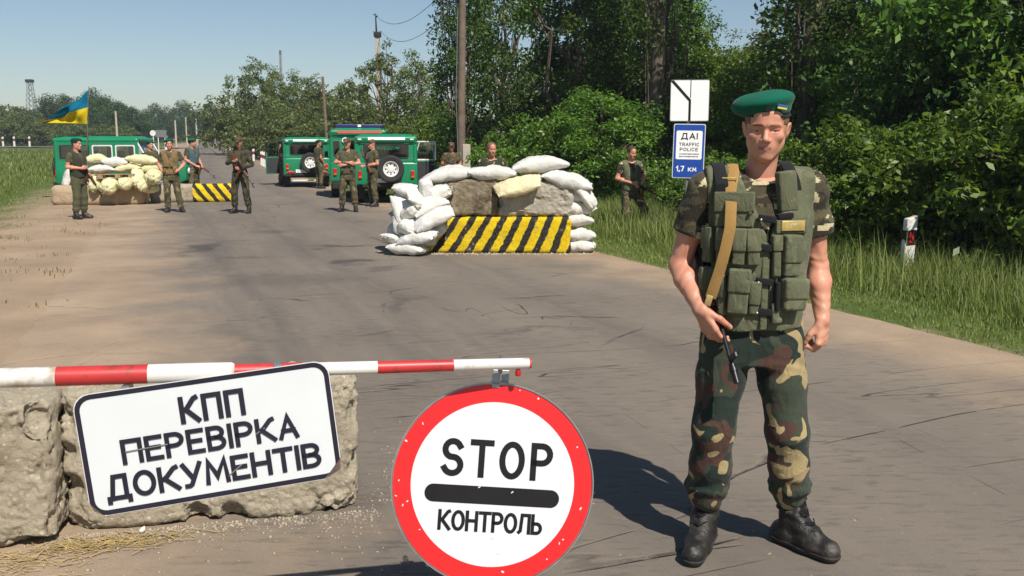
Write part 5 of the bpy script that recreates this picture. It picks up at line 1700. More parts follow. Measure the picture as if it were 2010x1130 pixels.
for z in (-0.052, -0.098):
    m = MB()
    rs = np.random.RandomState(int(-z * 1000))
    x = -0.17
    while x < 0.17:
        w = rs.uniform(0.008, 0.02); m.box((x + w / 2, -0.0095, z), (w, 0.002, rs.uniform(0.014, 0.024))); x += w + 0.008
    m.build('small_print', MAT['sign_black'], ps)['kind'] = 'stuff'
stroke_text('1,7', 0.150, 0.10, MAT['banner_white'], ps, -0.145, -0.32, -0.010, stroke=.19, gap=.3)
stroke_text('КМ', 0.155, 0.074, MAT['banner_white'], ps, 0.075, -0.333, -0.010, stroke=.22, gap=.35)
tag(ps, 'blue traffic police sign with white panel and distance below', 'sign')

def guide_post(x, y, label, group=None, h=0.85, s=1.0, lean=0.0):
    G_ = empty('guide_post', (x, y, gz(x, y)), 0.15)
    G_.scale = (s, s, s); G_.rotation_euler = (0, lean, 0.2)
    MB().prism([(-0.075, -0.3), (0.075, -0.3), (0.075, h + 0.01), (0.0, h - 0.02), (-0.075, h - 0.04)], 1, -0.045, 0.045).build('post', MAT['white_paint'], G_, bevel=0.012)
    MB().box((0, 0, h - 0.28), (0.156, 0.098, 0.20), (0, -0.12, 0)).build('black_band', MAT['sign_black'], G_, bevel=0.006)
    MB().box((0.0, -0.05, h - 0.28), (0.055, 0.012, 0.13)).build('reflector', MAT['red_lens'], G_, bevel=0.004)
    return tag(G_, label, 'post', group)
guide_post(5.08, 11.75, 'white roadside guide post with black band and red reflector in the long grass', None, 0.97, lean=0.04)
for px, Y in [(6, 148), (28, 147), (58, 146)]:
    q = spot(px, 280, Y); guide_post(q.x, Y, 'small white guide post along the side road', 'guide posts along the side road', s=1.9)
for px, Y in [(274, 95), (284, 97), (289, 92), (296, 94), (326, 100)]:
    q = spot(px, 280, Y); guide_post(q.x, Y, 'white guide post in the meadow before the blank road signs', 'guide posts before the blank signs', s=1.5)
for px, Y in [(497, 72), (513, 62), (517, 60), (521, 58), (452, 105)]:
    q = spot(px, 290, Y); guide_post(q.x, Y, 'white guide post at the road bend behind the hooded soldier', 'guide posts at the bend', s=1.15)

def far_sign(px, py, Y, w, h, kind, label):
    q = spot(px, py, Y); zb = gz(q.x, Y)
    S = empty('road_sign', (q.x, Y, zb)); zc = q.z - zb
    m = MB()
    for x in ((-w * .3, w * .3) if kind == 'board' else (0,)):
        m.tube([(x, 0.06, -0.2), (x, 0.06, zc + (h * .4))], 0.06, 6)
    m.build('post', MAT['chrome_white'], S)
    if kind == 'board':
        MB().box((0, 0, zc), (w, 0.05, h)).build('plate', MAT['grey_metal'], S)
    elif kind == 'round':
        MB().lathe([(0.001, -0.03), (w / 2, -0.03), (w / 2, 0.03), (0.001, 0.03)], 20, 1, (0, 0, zc)).build('plate', MAT['chrome_white'], S)
    elif kind == 'ring':
        d = MB().lathe([(0.001, -0.03), (w / 2, -0.03), (w / 2, 0.03), (0.001, 0.03)], 20, 1, (0, 0, zc)).build('plate', MAT['sign_white'], S)
        MB().lathe([(0.001, -0.05), (w / 5, -0.05), (w / 5, -0.035), (0.001, -0.035)], 16, 1, (0, 0, zc)).build('mark', MAT['sign_red'], d)
    else:
        MB().box((0, 0, zc), (w * .72, 0.05, w * .72), (0, math.radians(45), 0)).build('plate', MAT['grey_metal'], S)
    tag(S, label, 'sign')
far_sign(300, 261, 100, 0.62, 0.6, 'round', 'back of a round road sign beyond the meadow')
far_sign(316, 262, 106, 1.25, 0.8, 'board', 'grey back of a large rectangular road board beyond the meadow')
far_sign(325, 268, 102, 0.6, 0.5, 'diamond', 'back of a small diamond road sign beside the large board')
far_sign(444, 269, 135, 0.6, 0.5, 'ring', 'small round white road sign at the far bend')
# ------------------------------------------------------------------ cloth and skin
def skin_mat(name, c, red):
    t = NT(name)
    co = t.co()
    a = t.ramp(t.noise(co, 14, 5, 0.6), [(0.3, tuple(q * 0.86 for q in c)), (0.7, tuple(min(1, q * 1.08) for q in c))])
    a = t.mix(t.math('MULTIPLY', t.ramp(t.noise(co, 9, 4), [(0.42, 0.0), (0.68, 1.0)]), 0.45), a, red)
    p = t.principled(a, 0.48)
    p.inputs['Subsurface Weight'].default_value = 0.12
    p.inputs['Subsurface Radius'].default_value = (0.012, 0.004, 0.002)
    p.inputs['Subsurface Scale'].default_value = 0.6
    p.inputs['Specular IOR Level'].default_value = 0.42
    t.set(p.inputs['Normal'], t.bump(t.noise(t.map(co, (1, 1, 0.45)), 46, 5, 0.65), 0.22, 0.006))
    return t.m
SKIN = skin_mat('skin', (0.56, 0.275, 0.18), (0.56, 0.19, 0.125, 1))
SKIN_T = skin_mat('skin_tanned', (0.42, 0.20, 0.125), (0.44, 0.15, 0.10, 1))
LIP = simple('lip', (0.36, 0.145, 0.115), 0.4, 0.1, 40)
BROW = simple('brow', (0.20, 0.10, 0.055), 0.7, 0.2, 60)
HAIR = simple('hair', (0.17, 0.095, 0.05), 0.6, 0.4, 90, bump=0.5, bscale=300)
HAIR_D = simple('hair_dark', (0.045, 0.028, 0.018), 0.6, 0.4, 90, bump=0.5, bscale=300)
EYE_W = simple('eye_white', (0.22, 0.18, 0.16), 0.5, 0.03, 20)
EYE_I = simple('iris', (0.02, 0.02, 0.022), 0.5, 0.1, 20)

def cloth_mat(name, layers, scale, digital=0.0, stretch=(1, 1, 1), rough=0.9, wr=0.5, seed=0.0):
    """layers: list of (colour, threshold) painted over one another"""
    t = NT(name)
    co = t.co()
    v = co
    if digital:
        v = t.n('VectorMath', {'operation': 'SNAP'}, i0=co, i1=(digital, digital, digital)).outputs[0]
    c = layers[0][0]
    c = (*c, 1)
    for i, (cc, th) in enumerate(layers[1:]):
        nn = t.noise(t.map(v, stretch, (seed + i * 7.3, i * 3.1 + seed, i * 5.7)), scale * (1 + 0.13 * i), 1.6, 0.45, 0.9)
        m = t.ramp(nn, [(th - 0.004, 0.0), (th + 0.004, 1.0)])
        c = t.mix(m, c, (*cc, 1))
    f = t.ramp(t.noise(co, 5, 5), [(0.3, 0.82), (0.7, 1.1)])
    c = t.mix(1.0, c, f, 'MULTIPLY')
    p = t.principled(c, rough)
    p.inputs['Specular IOR Level'].default_value = 0.15
    p.inputs['Sheen Weight'].default_value = 0.08
    b = t.bump(t.noise(t.map(co, (1, 1, 0.55), rot=(0.3, 0.2, 0)), 17, 4, 0.55, 1.2), wr, 0.022)
    t.set(p.inputs['Normal'], t.bump(t.noise(co, 420, 2), 0.12, 0.002, b))
    return t.m
WOODLAND = cloth_mat('woodland_camo', [((0.045, 0.055, 0.038), 0), ((0.075, 0.040, 0.030), 0.515), ((0.020, 0.030, 0.024), 0.56), ((0.35, 0.27, 0.135), 0.595)], 6.3, 0, (1.15, 1.15, 1.0))
DIGITAL = cloth_mat('digital_camo', [((0.066, 0.056, 0.034), 0), ((0.032, 0.028, 0.019), 0.52), ((0.10, 0.088, 0.048), 0.585), ((0.50, 0.44, 0.26), 0.60)], 15.0, 0.0068, (0.6, 0.6, 1.25))
FLORA = cloth_mat('flora_camo', [((0.095, 0.085, 0.045), 0), ((0.045, 0.045, 0.025), 0.50), ((0.12, 0.075, 0.04), 0.58), ((0.20, 0.18, 0.10), 0.62)], 11.0, 0.02, (1, 1, 0.6))
FLORA_D = cloth_mat('flora_dark', [((0.062, 0.058, 0.034), 0), ((0.030, 0.032, 0.020), 0.50), ((0.085, 0.058, 0.035), 0.58), ((0.13, 0.12, 0.075), 0.65)], 9.0, 0.0, (1, 1, 0.6))
OLIVE = cloth_mat('olive_plain', [((0.112, 0.118, 0.068), 0), ((0.145, 0.146, 0.090), 0.60)], 16, wr=0.65)
OLIVE_D = cloth_mat('olive_dark', [((0.040, 0.043, 0.026), 0)], 5, wr=0.4)
OLIVE_M = cloth_mat('olive_mid', [((0.082, 0.080, 0.045), 0)], 5, wr=0.4)
TANV = cloth_mat('tan_vest', [((0.20, 0.135, 0.06), 0), ((0.13, 0.09, 0.045), 0.6)], 9, wr=0.5)
BERET = cloth_mat('beret_felt', [((0.004, 0.098, 0.060), 0)], 5, wr=0.12)
BERET_D = cloth_mat('beret_dark', [((0.006, 0.060, 0.040), 0)], 5, wr=0.12)
BLACKC = cloth_mat('black_webbing', [((0.014, 0.014, 0.015), 0)], 5, wr=0.2)
SLINGC = cloth_mat('sling_webbing', [((0.33, 0.195, 0.065), 0)], 5, wr=0.1)
BLUEG = cloth_mat('blue_grey', [((0.06, 0.105, 0.115), 0)], 5, wr=0.2)
t = NT('boot_leather')
co = t.co()
c = t.ramp(t.noise(co, 9, 6, 0.6), [(0.33, (0.008, 0.0075, 0.007)), (0.55, (0.022, 0.019, 0.016)), (0.72, (0.10, 0.083, 0.064))])
p = t.principled(c, t.ramp(t.noise(co, 6, 4), [(0.3, 0.35), (0.7, 0.62)]))
t.set(p.inputs['Normal'], t.bump(t.noise(co, 34, 6, 0.65), 0.7, 0.009))
BOOT = t.m
simple('brass', (0.55, 0.40, 0.13), 0.4, 0.3, 40, metal=0.5)
simple('button_brown', (0.07, 0.035, 0.02), 0.5, 0.2, 40)
simple('snap_steel', (0.35, 0.34, 0.31), 0.3, 0.2, 40, metal=0.8)

def npv(*a): return np.array(a, float)
def unit(v):
    v = np.array(v, float)
    return v / (np.linalg.norm(v) + 1e-9)

# ------------------------------------------------------------------ body pieces
def head_field(F, T, coarse=False):
    """T maps head coordinates (face towards -y) to body coordinates"""
    def p(*a): return T(npv(*a))
    R = T.rot
    e = Matrix(R).to_euler()
    def ell(c, r, k, op='add', extra=None):
        rr = e if extra is None else (Matrix(R) @ Euler(extra).to_matrix()).to_euler()
        F.ell(p(*c), r, k, op, rr)
    ell((0, .018, .036), (.0775, .098, .086), .004)
    ell((0, -.026, -.032), (.060, .066, .072), .03)
    ell((0, -.069, -.097), (.022, .020, .017), .026)
    for s in (-1, 1):
        F.cone(p(s * .049, .002, -.050), p(s * .015, -.062, -.099), .019, .013, .022)
        ell((s * .044, -.058, -.020), (.021, .020, .017), .02)
        F.cone(p(s * .010, -.089, .022), p(s * .047, -.071, .019), .0105, .0090, .012)
    ell((0, -.068, -.060), (.033, .026, .027), .022)
    ell((0, -.070, .055), (.045, .025, .035), .03)
    if not coarse:
        for s in (-1, 1):
            ell((s * .031, -.096, .003), (.0165, .013, .0095), .012, 'cut')
    F.cone(p(0, -.084, .010), p(0, -.110, -.028), .0075, .0115, .012)
    for s in (-1, 1):
        ell((s * .0125, -.099, -.033), (.0085, .011, .0075), .007)
    if not coarse:
        for s in (-1, 1):
            F.cone(p(s * .019, -.0795, .0086), p(s * .043, -.0745, .0076), .0070, .0066, .003)
            F.cone(p(s * .020, -.0788, -.0060), p(s * .042, -.0738, -.0060), .0062, .0058, .003)
        for s in (-1, 1):
            F.cone(p(0, -.0915, -.0575), p(s * .019, -.0845, -.060), .0056, .004, .005)
            F.cone(p(0, -.0905, -.0668), p(s * .017, -.0845, -.065), .0066, .0045, .005)
    for s in (-1, 1):
        ell((s * .079, .012, -.004), (.0075, .020, .032), .007, 'add', (0, s * 0.25, s * -0.35))
        if not coarse:
            ell((s * .086, .006, -.001), (.006, .011, .018), .005, 'cut', (0, s * 0.25, s * -0.35))
    F.cone(p(0, .022, -.055), T.neck, .055, .060, .035)

class XF:
    def __init__(s, c, rot, neck):
        s.c = np.array(c, float); s.rot = np.array(Euler(rot).to_matrix()); s.neck = np.array(neck, float)
    def __call__(s, v): return s.rot @ v + s.c

def hand_field(F, w, d, n, side, curl=(0.5, 0.5, 0.5, 0.5), thumb=0.5, sc=1.0, k=0.004, spread=0.0):
    """w wrist, d towards the fingers, n palm direction, side towards the thumb"""
    w = np.array(w, float); d = unit(d); n = unit(np.array(n) - np.dot(n, d) * d)
    s = np.cross(d, n); s = s if np.dot(s, side) > 0 else -s
    offs = (.028, .009, -.011, -.029); plen = (.086, .090, .085, .077); flen = (.074, .082, .076, .060); rad = (.0098, .0102, .0096, .0086)
    for o, pl, r in zip(offs, plen, rad):
        F.cone(w + s * o * .55 * sc - d * .008 * sc, w + (s * o + d * pl) * sc, .0155 * sc, r * 1.18 * sc, .012 * sc)
    for i in range(4):
        base = w + (s * offs[i] + d * plen[i]) * sc
        a = curl[i] * 1.0
        p0 = base
        dirs = []
        for j, (fr, an) in enumerate(((.45, 0.9), (.31, 2.0), (.24, 2.8))):
            ang = curl[i] * an
            dd = d * math.cos(ang) + n * math.sin(ang) + s * spread * (1.5 - i) * 0.12
            p1 = p0 + unit(dd) * flen[i] * fr * sc
            r0 = rad[i] * (1 - .10 * j) * sc; r1 = rad[i] * (1 - .10 * (j + 1)) * sc
            F.cone(p0, p1, r0, r1, k if j == 0 else .003)
            p0 = p1
    t0 = w + (s * .022 + d * .018 + n * .008) * sc
    t1 = t0 + unit(s * (.75 - .45 * thumb) + d * .75 + n * (.15 + .4 * thumb)) * .046 * sc
    t2 = t1 + unit(s * (.35 - .55 * thumb) + d * .85 + n * (.25 + .4 * thumb)) * .034 * sc
    t3 = t2 + unit(s * (.2 - .6 * thumb) + d * .8 + n * (.3 + .5 * thumb)) * .026 * sc
    F.cone(t0, t1, .0165 * sc, .0125 * sc, .010 * sc)
    F.cone(t1, t2, .0122 * sc, .0105 * sc, .003)
    F.cone(t2, t3, .0105 * sc, .0085 * sc, .003)

TORSO = [(.84, 0, .005, .150, .105), (.95, 0, .005, .172, .118), (1.05, 0, .0, .156, .108), (1.15, 0, -.004, .160, .110), (1.26, 0, -.006, .176, .118), (1.36, 0, -.002, .186, .120), (1.43, 0, .006, .178, .110), (1.48, 0, .014, .135, .090), (1.53, 0, .022, .075, .070)]

DEF = dict(sh=((-.190, .018, 1.455), (.190, .018, 1.455)), el=((-.245, .045, 1.165), (.245, .045, 1.165)), wr=((-.245, -.04, .925), (.245, -.04, .925)),
           hd=((0, -.15, -1), (0, -.15, -1)), hn=((1, .1, 0), (-1, .1, 0)), hs=((0, -1, 0), (0, -1, 0)), curl=((.45,) * 4, (.45,) * 4), thumb=(.5, .5),
           hip=((-.095, .0, .92), (.095, .0, .92)), kn=((-.115, -.02, .51), (.115, -.02, .51)), an=((-.125, .035, .10), (.125, .035, .10)), toe=((-.165, -.155), (.165, -.155)),
           head=(0, -.012, 1.695), head_rot=(0, 0, 0), shift=(0, 0))

def shifted(st, pose, grow=0.0):
    sx, sy = pose['shift']
    return [(z, cx + sx * (z - .9) / .6, cy + sy * (z - .9) / .6, rx + grow, ry + grow) for z, cx, cy, rx, ry in st]

def person(label, loc, rz, pose, wear, scale=1.0, fine=1.0, group=None, sleeves='short', skin=None):
    P = dict(DEF); P.update(pose)
    skin = skin or SKIN
    hires = fine < 0.6
    hb = 0.016 * fine; hh = 0.0075 * (fine if not hires else 0.36); ha = 0.0075 * (fine if not hires else 0.45)
    if hires: hb = 0.0065
    sh, el, wr = ([npv(*q) for q in P[k]] for k in ('sh', 'el', 'wr'))
    hip, kn, an = ([npv(*q) for q in P[k]] for k in ('hip', 'kn', 'an'))
    toe = [npv(q[0], q[1], 0.035) for q in P['toe']]
    hc = npv(*P['head']); neck = npv(P['shift'][0] * .95, .035 + P['shift'][1] * .95, 1.49)
    T = XF(hc, P['head_rot'], neck)
    parts = []
    F = Field(hc - npv(.125, .15, .22), hc + npv(.125, .15, .15), hh)
    head_field(F, T, not hires and fine > 1.2)
    hp = F.nets(); parts.append(hp)
    for i in range(2):
        s = (-1, 1)[i]
        allp = np.array([sh[i], el[i], wr[i], wr[i] + unit(P['hd'][i]) * .20])
        F = Field(allp.min(0) - .075, allp.max(0) + .075, ha)
        mid = sh[i] * .45 + el[i] * .55; fm = el[i] * .68 + wr[i] * .32
        F.cone(sh[i], mid, .058, .051, .02).cone(mid, el[i], .050, .040, .02).cone(el[i], fm, .040, .045, .02).cone(fm, wr[i], .044, .0265, .02)
        hand_field(F, wr[i], P['hd'][i], P['hn'][i], P['hs'][i], P['curl'][i], P['thumb'][i], 1.0, .004 if hires else .003)
        if hires:
            F.folds(0.0016, 70, 3 + i)
        parts.append(F.nets())
    # the rest of the body under the clothes
    F = Field((-.5, -.5, 0), (.5, .5, 1.56), 0.024)
    F.loft(shifted(TORSO, P, -.02), .02)
    for i in range(2):
        F.cone(hip[i], kn[i], .078, .052, .03).cone(kn[i], an[i], .050, .036, .02).cone(an[i], an[i] * .35 + toe[i] * .65 + npv(0, 0, .012), .034, .022, .02)
        F.cone(npv(neck[0], neck[1], 1.47), sh[i], .05, .045, .03)
    parts.append(F.nets())
    V, Q = join_np(parts)
    me = mesh_np('person', V, Q, skin, True)
    me.materials.append(LIP); me.materials.append(BROW)
    nh = len(hp[1])
    cen = hp[0][hp[1]].mean(1)
    loc_ = (cen - hc) @ T.rot
    mi = np.zeros(len(Q), np.int32)
    lips = (np.abs(loc_[:, 0]) < .0235) & (np.abs(loc_[:, 2] + .062) < .0095 - .0035 * np.abs(loc_[:, 0] / .0235)) & (loc_[:, 1] < -.082)
    br = (np.abs(np.abs(loc_[:, 0]) - .031) < .020) & (np.abs(loc_[:, 2] - (.0235 - .10 * np.abs(np.abs(loc_[:, 0]) - .028))) < .0036) & (loc_[:, 1] < -.055)
    mi[:nh][lips] = 1; mi[:nh][br] = 2
    mi[:nh][lips & (np.abs(loc_[:, 2] + .0622) < .0014)] = 2
    me.polygons.foreach_set('material_index', mi)
    B = obj('person', me)
    B.location = loc; B.rotation_euler = (0, 0, rz); B.scale = (scale,) * 3
    tag(B, label, 'person', group)
    def child(name, Fd, mat, parent=None):
        v, q = Fd.nets()
        return obj(name, mesh_np(name, v, q, mat, True), parent or B)
    # eyes
    if hires:
        for s in (-1, 1):
            ey = MB()
            ey.lathe([(0.0001, -.0112), (.005, -.010), (.0095, -.0058), (.0112, 0), (.0095, .0058), (.0001, .0112)], 14, 1, (0, 0, 0))
            eo = ey.build('eye', EYE_W, B, loc=tuple(T(npv(s * .031, -.0695, .0008))), smooth='all')
            eo.rotation_euler = Matrix(T.rot).to_euler()
            MB().lathe([(.0001, -.0121), (.0060, -.0108), (.0060, -.0090), (.0001, -.0090)], 12, 1, (0, 0, 0)).build('iris', EYE_I, eo, smooth='all')
    # trousers
    tm = wear['trousers']
    F = Field((-.55, -.42, .12), (.55, .42, 1.06), hb)
    st = [(.80, 0, .008, .165, .125), (.90, 0, .006, .178, .128), (.98, 0, .004, .172, .122), (1.04, 0, .0, .160, .112)]
    F.loft(st, .01)
    cuff = P.get('cuff', .20)
    for i in range(2):
        s = (-1, 1)[i]
        lower = an[i] + (kn[i] - an[i]) * max(0.0, (cuff - an[i][2]) / (kn[i][2] - an[i][2]))
        mid = hip[i] * .5 + kn[i] * .5
        F.cone(hip[i] + npv(s * -.005, 0, 0), mid, .100, .092, .045).cone(mid, kn[i], .091, .079, .03).cone(kn[i], kn[i] * .5 + lower * .5, .079, .078, .03).cone(kn[i] * .5 + lower * .5, lower, .077, .070 if not P.get('straight') else .078, .03)
        if not P.get('straight'):
            F.ell(lower + npv(0, -.005, .035), (.086, .088, .046), .025)
    F.folds(.0055 if hires else .005, 15, 5, lambda Z: .40 + .75 * np.exp(-((Z - .24) / .13) ** 2) + .35 * np.exp(-((Z - .52) / .09) ** 2), 0.9)
    if hires:
        F.folds(.0035, 48, 15, lambda Z: .3 + 1.0 * np.exp(-((Z - .27) / .1) ** 2) + .5 * np.exp(-((Z - .8) / .08) ** 2), 1.8)
    tr = child('trousers', F, tm)
    # boots
    for i in range(2):
        hl = unit((toe[i] - an[i]) * npv(1, 1, 0)); heel = npv(an[i][0], an[i][1], .045) - hl * .045
        tp = npv(toe[i][0], toe[i][1], .04)
        lo = np.minimum(heel, tp) - npv(.10, .10, .05); hi = np.maximum(heel, tp) + npv(.10, .10, .28)
        F = Field(lo, hi, hb * .85)
        F.cone(an[i] + npv(0, 0, .17), npv(an[i][0], an[i][1], .07), .056, .047, .02)
        F.cone(heel + npv(0, 0, .002), tp * .55 + heel * .45 + npv(0, 0, .012), .046, .047, .02)
        F.cone(an[i] + npv(0, 0, .03) + hl * .01, tp * .62 + heel * .38 + npv(0, 0, .022), .046, .040, .03)
        F.cone(tp * .6 + heel * .4, tp - hl * .035 + npv(0, 0, .004), .049, .044, .02)
        F.put(lambda X, Y, Z: .018 - Z + 0 * X + 0 * Y, lo, hi, .004, 'cut') if False else None
        F.put(lambda X, Y, Z: (Z - .016) + 0 * X + 0 * Y, [lo[0], lo[1], -.1], [hi[0], hi[1], .016], .003, 'cut')
        if hires:
            F.folds(.0060, 55, 9, lambda Z: np.exp(-((Z - .16) / .06) ** 2) + .25, 2.2)
        bt = child('boot', F, BOOT)
        F = Field(lo, hi - npv(0, 0, .2), hb * .85)
        F.cone(heel, tp * .5 + heel * .5, .052, .050, .02).cone(tp * .5 + heel * .5, tp - hl * .032, .053, .048, .02)
        F.put(lambda X, Y, Z: (Z - .001) + 0 * X + 0 * Y, [lo[0], lo[1], -.1], [hi[0], hi[1], .001], .002, 'cut')
        F.put(lambda X, Y, Z: (.032 - Z) + 0 * X + 0 * Y, [lo[0], lo[1], .032], [hi[0], hi[1], .3], .002, 'cut')
        child('sole', F, MAT['black_rubber'], bt)
        if hires:
            sd = np.cross(hl, npv(0, 0, 1))
            for j in range(7):
                q = j / 6
                c = an[i] + hl * (.058 + .075 * max(0, .42 - q) / .42) + npv(0, 0, -.012 + .17 * q - (.02 if q > .4 else 0.0))
                a0 = c - sd * .026 + npv(0, 0, -.008); a1 = c + sd * .026 + npv(0, 0, .008); m0 = c + hl * .012
                MB().tube([a0 - hl * .012, m0, a1 - hl * .012], .0032, 5).tube([a0 * npv(1, 1, 0) + npv(0, 0, a1[2]) - hl * .012, m0 + hl * .003, a1 * npv(1, 1, 0) + npv(0, 0, a0[2]) - hl * .012], .0032, 5).build('lace', BLACKC, bt)['kind'] = 'stuff'
    # shirt
    F = Field((-.5, -.42, .90), (.5, .42, 1.60), hb)
    F.loft(shifted([r for r in TORSO if r[0] > .9], P, .010), .012)
    for i in range(2):
        F.cone(npv(neck[0], neck[1] - .005, 1.478), sh[i] + npv(0, 0, .004), .064, .066, .035)
        if sleeves == 'short':
            q = .60
            F.cone(sh[i], sh[i] * (1 - q) + el[i] * q, .070, .074, .025)
        else:
            F.cone(sh[i], el[i], .072, .062, .025).cone(el[i], wr[i] * .94 + el[i] * .06, .062, .046, .02)
    F.folds(.005, 24, 8, None, 1.2)
    if sleeves == 'short':
        for i in range(2):
            ax = unit(el[i] - sh[i]); c = sh[i] * .42 + el[i] * .58
            def cutter(X, Y, Z, c=c, ax=ax): return -((X - c[0]) * ax[0] + (Y - c[1]) * ax[1] + (Z - c[2]) * ax[2])
            F.put(cutter, c + ax * .005 - .09, c + ax * .08 + .09, .004, 'cut')
    F.cone(neck + npv(0, -.03, -.02), neck + npv(0, -.05, .12), .064, .075, .01, 'cut')
    child('shirt', F, wear['shirt'])
    B['_'] = 0
    del B['_']
    # vest
    if 'vest' in wear:
        F = Field((-.34, -.34, .88), (.34, .34, 1.58), hb)
        vst = shifted(VEST, P)
        F.loft(vst, .004, 'add', 0.0, 2.6)
        for i in range(2):
            F.cone(npv(neck[0], neck[1] - .005, 1.480), sh[i] + npv(0, 0, .008), .090, .084, .035)
        for i in range(2):
            s_ = (-1, 1)[i]
            F.ell(sh[i] + npv(s_ * .075, -.005, -.100), (.075, .16, .150), .012, 'cut')
            F.box(sh[i] + npv(s_ * .090, 0, .03), (.085, .2, .12), .03, .012, 'cut')
        def vcut(X, Y, Z, c=neck): return np.maximum(np.abs(X - c[0]) - np.maximum(.012, (Z - 1.285) * .40), np.maximum(Y - .0, 1.27 - Z))
        F.put(vcut, (neck[0] - .12, -.3, 1.27), (neck[0] + .12, .0, 1.58), .008, 'cut')
        F.cone(neck + npv(0, -.005, -.03), neck + npv(0, -.02, .15), .072, .085, .01, 'cut')
        F.folds(.003, 26, 18)
        vo = child('vest', F, wear['vest'])
        if wear.get('pouches'):
            for (x, z, w, h) in wear['pouches']:
                y, yaw = vest_front(x, z, P)
                MB().box((x, y - .018, z), (w, .05, h), (0, 0, yaw)).build('pouch', wear['vest'], vo, bevel=.012)
    # headgear
    hw = wear.get('hat')
    R = Matrix(T.rot)
    if hw in ('beret', 'beret_dark'):
        F = Field(hc + npv(-.19, -.20, -.02), hc + npv(.19, .20, .22), hh * 1.2 if hires else hh)
        lean = wear.get('beret_lean', -1)
        rot = (R @ Euler((math.radians(-4), math.radians(-13 * lean * -1), 0)).to_matrix()).to_euler()
        F.ell(T(npv(.016 * lean, .012, .098)), (.114, .124, .043), .02, 'add', rot)
        F.ell(T(npv(0, .016, .075)), (.083, .104, .040), .03, 'add', R.to_euler())
        F.ell(T(npv(.085 * lean, .0, .085)), (.045, .075, .030), .03, 'add', rot)
        F.ell(T(npv(0, .016, .012)), (.0805, .101, .052), .004, 'cut', R.to_euler())
        be = child('beret', F, BERET if hw == 'beret' else BERET_D)
        F = Field(hc + npv(-.12, -.15, .02), hc + npv(.12, .16, .10), hh)
        n_ = 40
        ring_pts = [T(npv(.0815 * math.cos(a), .016 + .1015 * math.sin(a), .056 + .004 * math.sin(a))) for a in np.linspace(0, 2 * math.pi, n_ + 1)]
        MB().tube(ring_pts, .0055 if hires else .007, 8, False).build('beret_band', BLACKC, be, smooth=True)
    elif hw == 'cap':
        F = Field(hc + npv(-.14, -.22, .0), hc + npv(.14, .18, .18), hh)
        F.ell(T(npv(0, .016, .052)), (.088, .108, .085), .01, 'add', R.to_euler())
        F.box(T(npv(0, .014, .085)), (.083, .100, .045), .035, .02, 'add', R.to_euler())
        F.put(lambda X, Y, Z: ((X - hc[0]) * R[0][2] + (Y - hc[1]) * R[1][2] + (Z - hc[2]) * R[2][2]) - .035, hc - .2, hc + npv(.2, .2, .035), .004, 'cut')
        F.box(T(npv(0, -.115, .043)), (.065, .050, .007), .006, .012, 'add', (R @ Euler((math.radians(14), 0, 0)).to_matrix()).to_euler())
        child('cap', F, wear.get('hat_mat', FLORA_D))
    if hw != 'cap':
        hm = wear.get('hair', HAIR_D)
        F = Field(hc + npv(-.11, -.13, -.10), hc + npv(.11, .14, .15), hh)
        up = .004 if hw else .008
        F.ell(T(npv(0, .020, .036)), (.0775 + up, .098 + up, .086 + up), .002, 'add', R.to_euler())
        def hcut(X, Y, Z):
            lx, ly, lz = ((X - hc[0]) * R[0][i] + (Y - hc[1]) * R[1][i] + (Z - hc[2]) * R[2][i] for i in range(3))
            line = np.where(ly < -.045, .068 + 0 * ly, np.where(ly < -.01, .02, -.045))
            keep = np.maximum(line - lz, np.maximum(-.072 - ly, 0 * ly - 1))
            if hw: keep = np.maximum(keep, lz - .058)
            return -keep
        F.put(hcut, hc - .16, hc + .17, .004, 'cut')
        child('hair', F, hm)
    if wear.get('hood'):
        F = Field(hc + npv(-.2, -.2, -.26), hc + npv(.2, .2, .1), hb)
        F.ell(hc + npv(0, .045, -.135), (.135, .105, .080), .02)
        F.ell(hc + npv(0, -.055, -.085), (.075, .085, .085), .02, 'cut')
        child('hood', F, wear['shirt'])
    if wear.get('belt'):
        F = Field((-.3, -.3, .9), (.3, .3, 1.1), hb)
        F.loft([(.965, 0, .003, .185, .132), (1.015, 0, .001, .183, .130)], .004)
        child('belt', F, BLACKC)
    return B, T

VEST = [(.945, 0, -.002, .180, .142), (1.0, 0, -.003, .186, .148), (1.15, 0, -.006, .186, .148), (1.28, 0, -.008, .198, .152), (1.38, 0, -.004, .206, .150), (1.45, 0, .006, .190, .130), (1.50, 0, .016, .150, .105), (1.54, 0, .02, .11, .08)]
def vest_front(x, z, P=None):
    st = np.array(VEST)
    def yy(x_):
        cy, rx, ry = (np.interp(z, st[:, 0], st[:, i]) for i in (2, 3, 4))
        q = min(abs(x_) / rx, .985)
        return cy - ry * (1 - q ** 2.6) ** (1 / 2.6)
    y = yy(x); dy = (yy(x + .004) - yy(x - .004)) / .008
    return y, math.atan(max(-1.6, min(1.6, dy)))

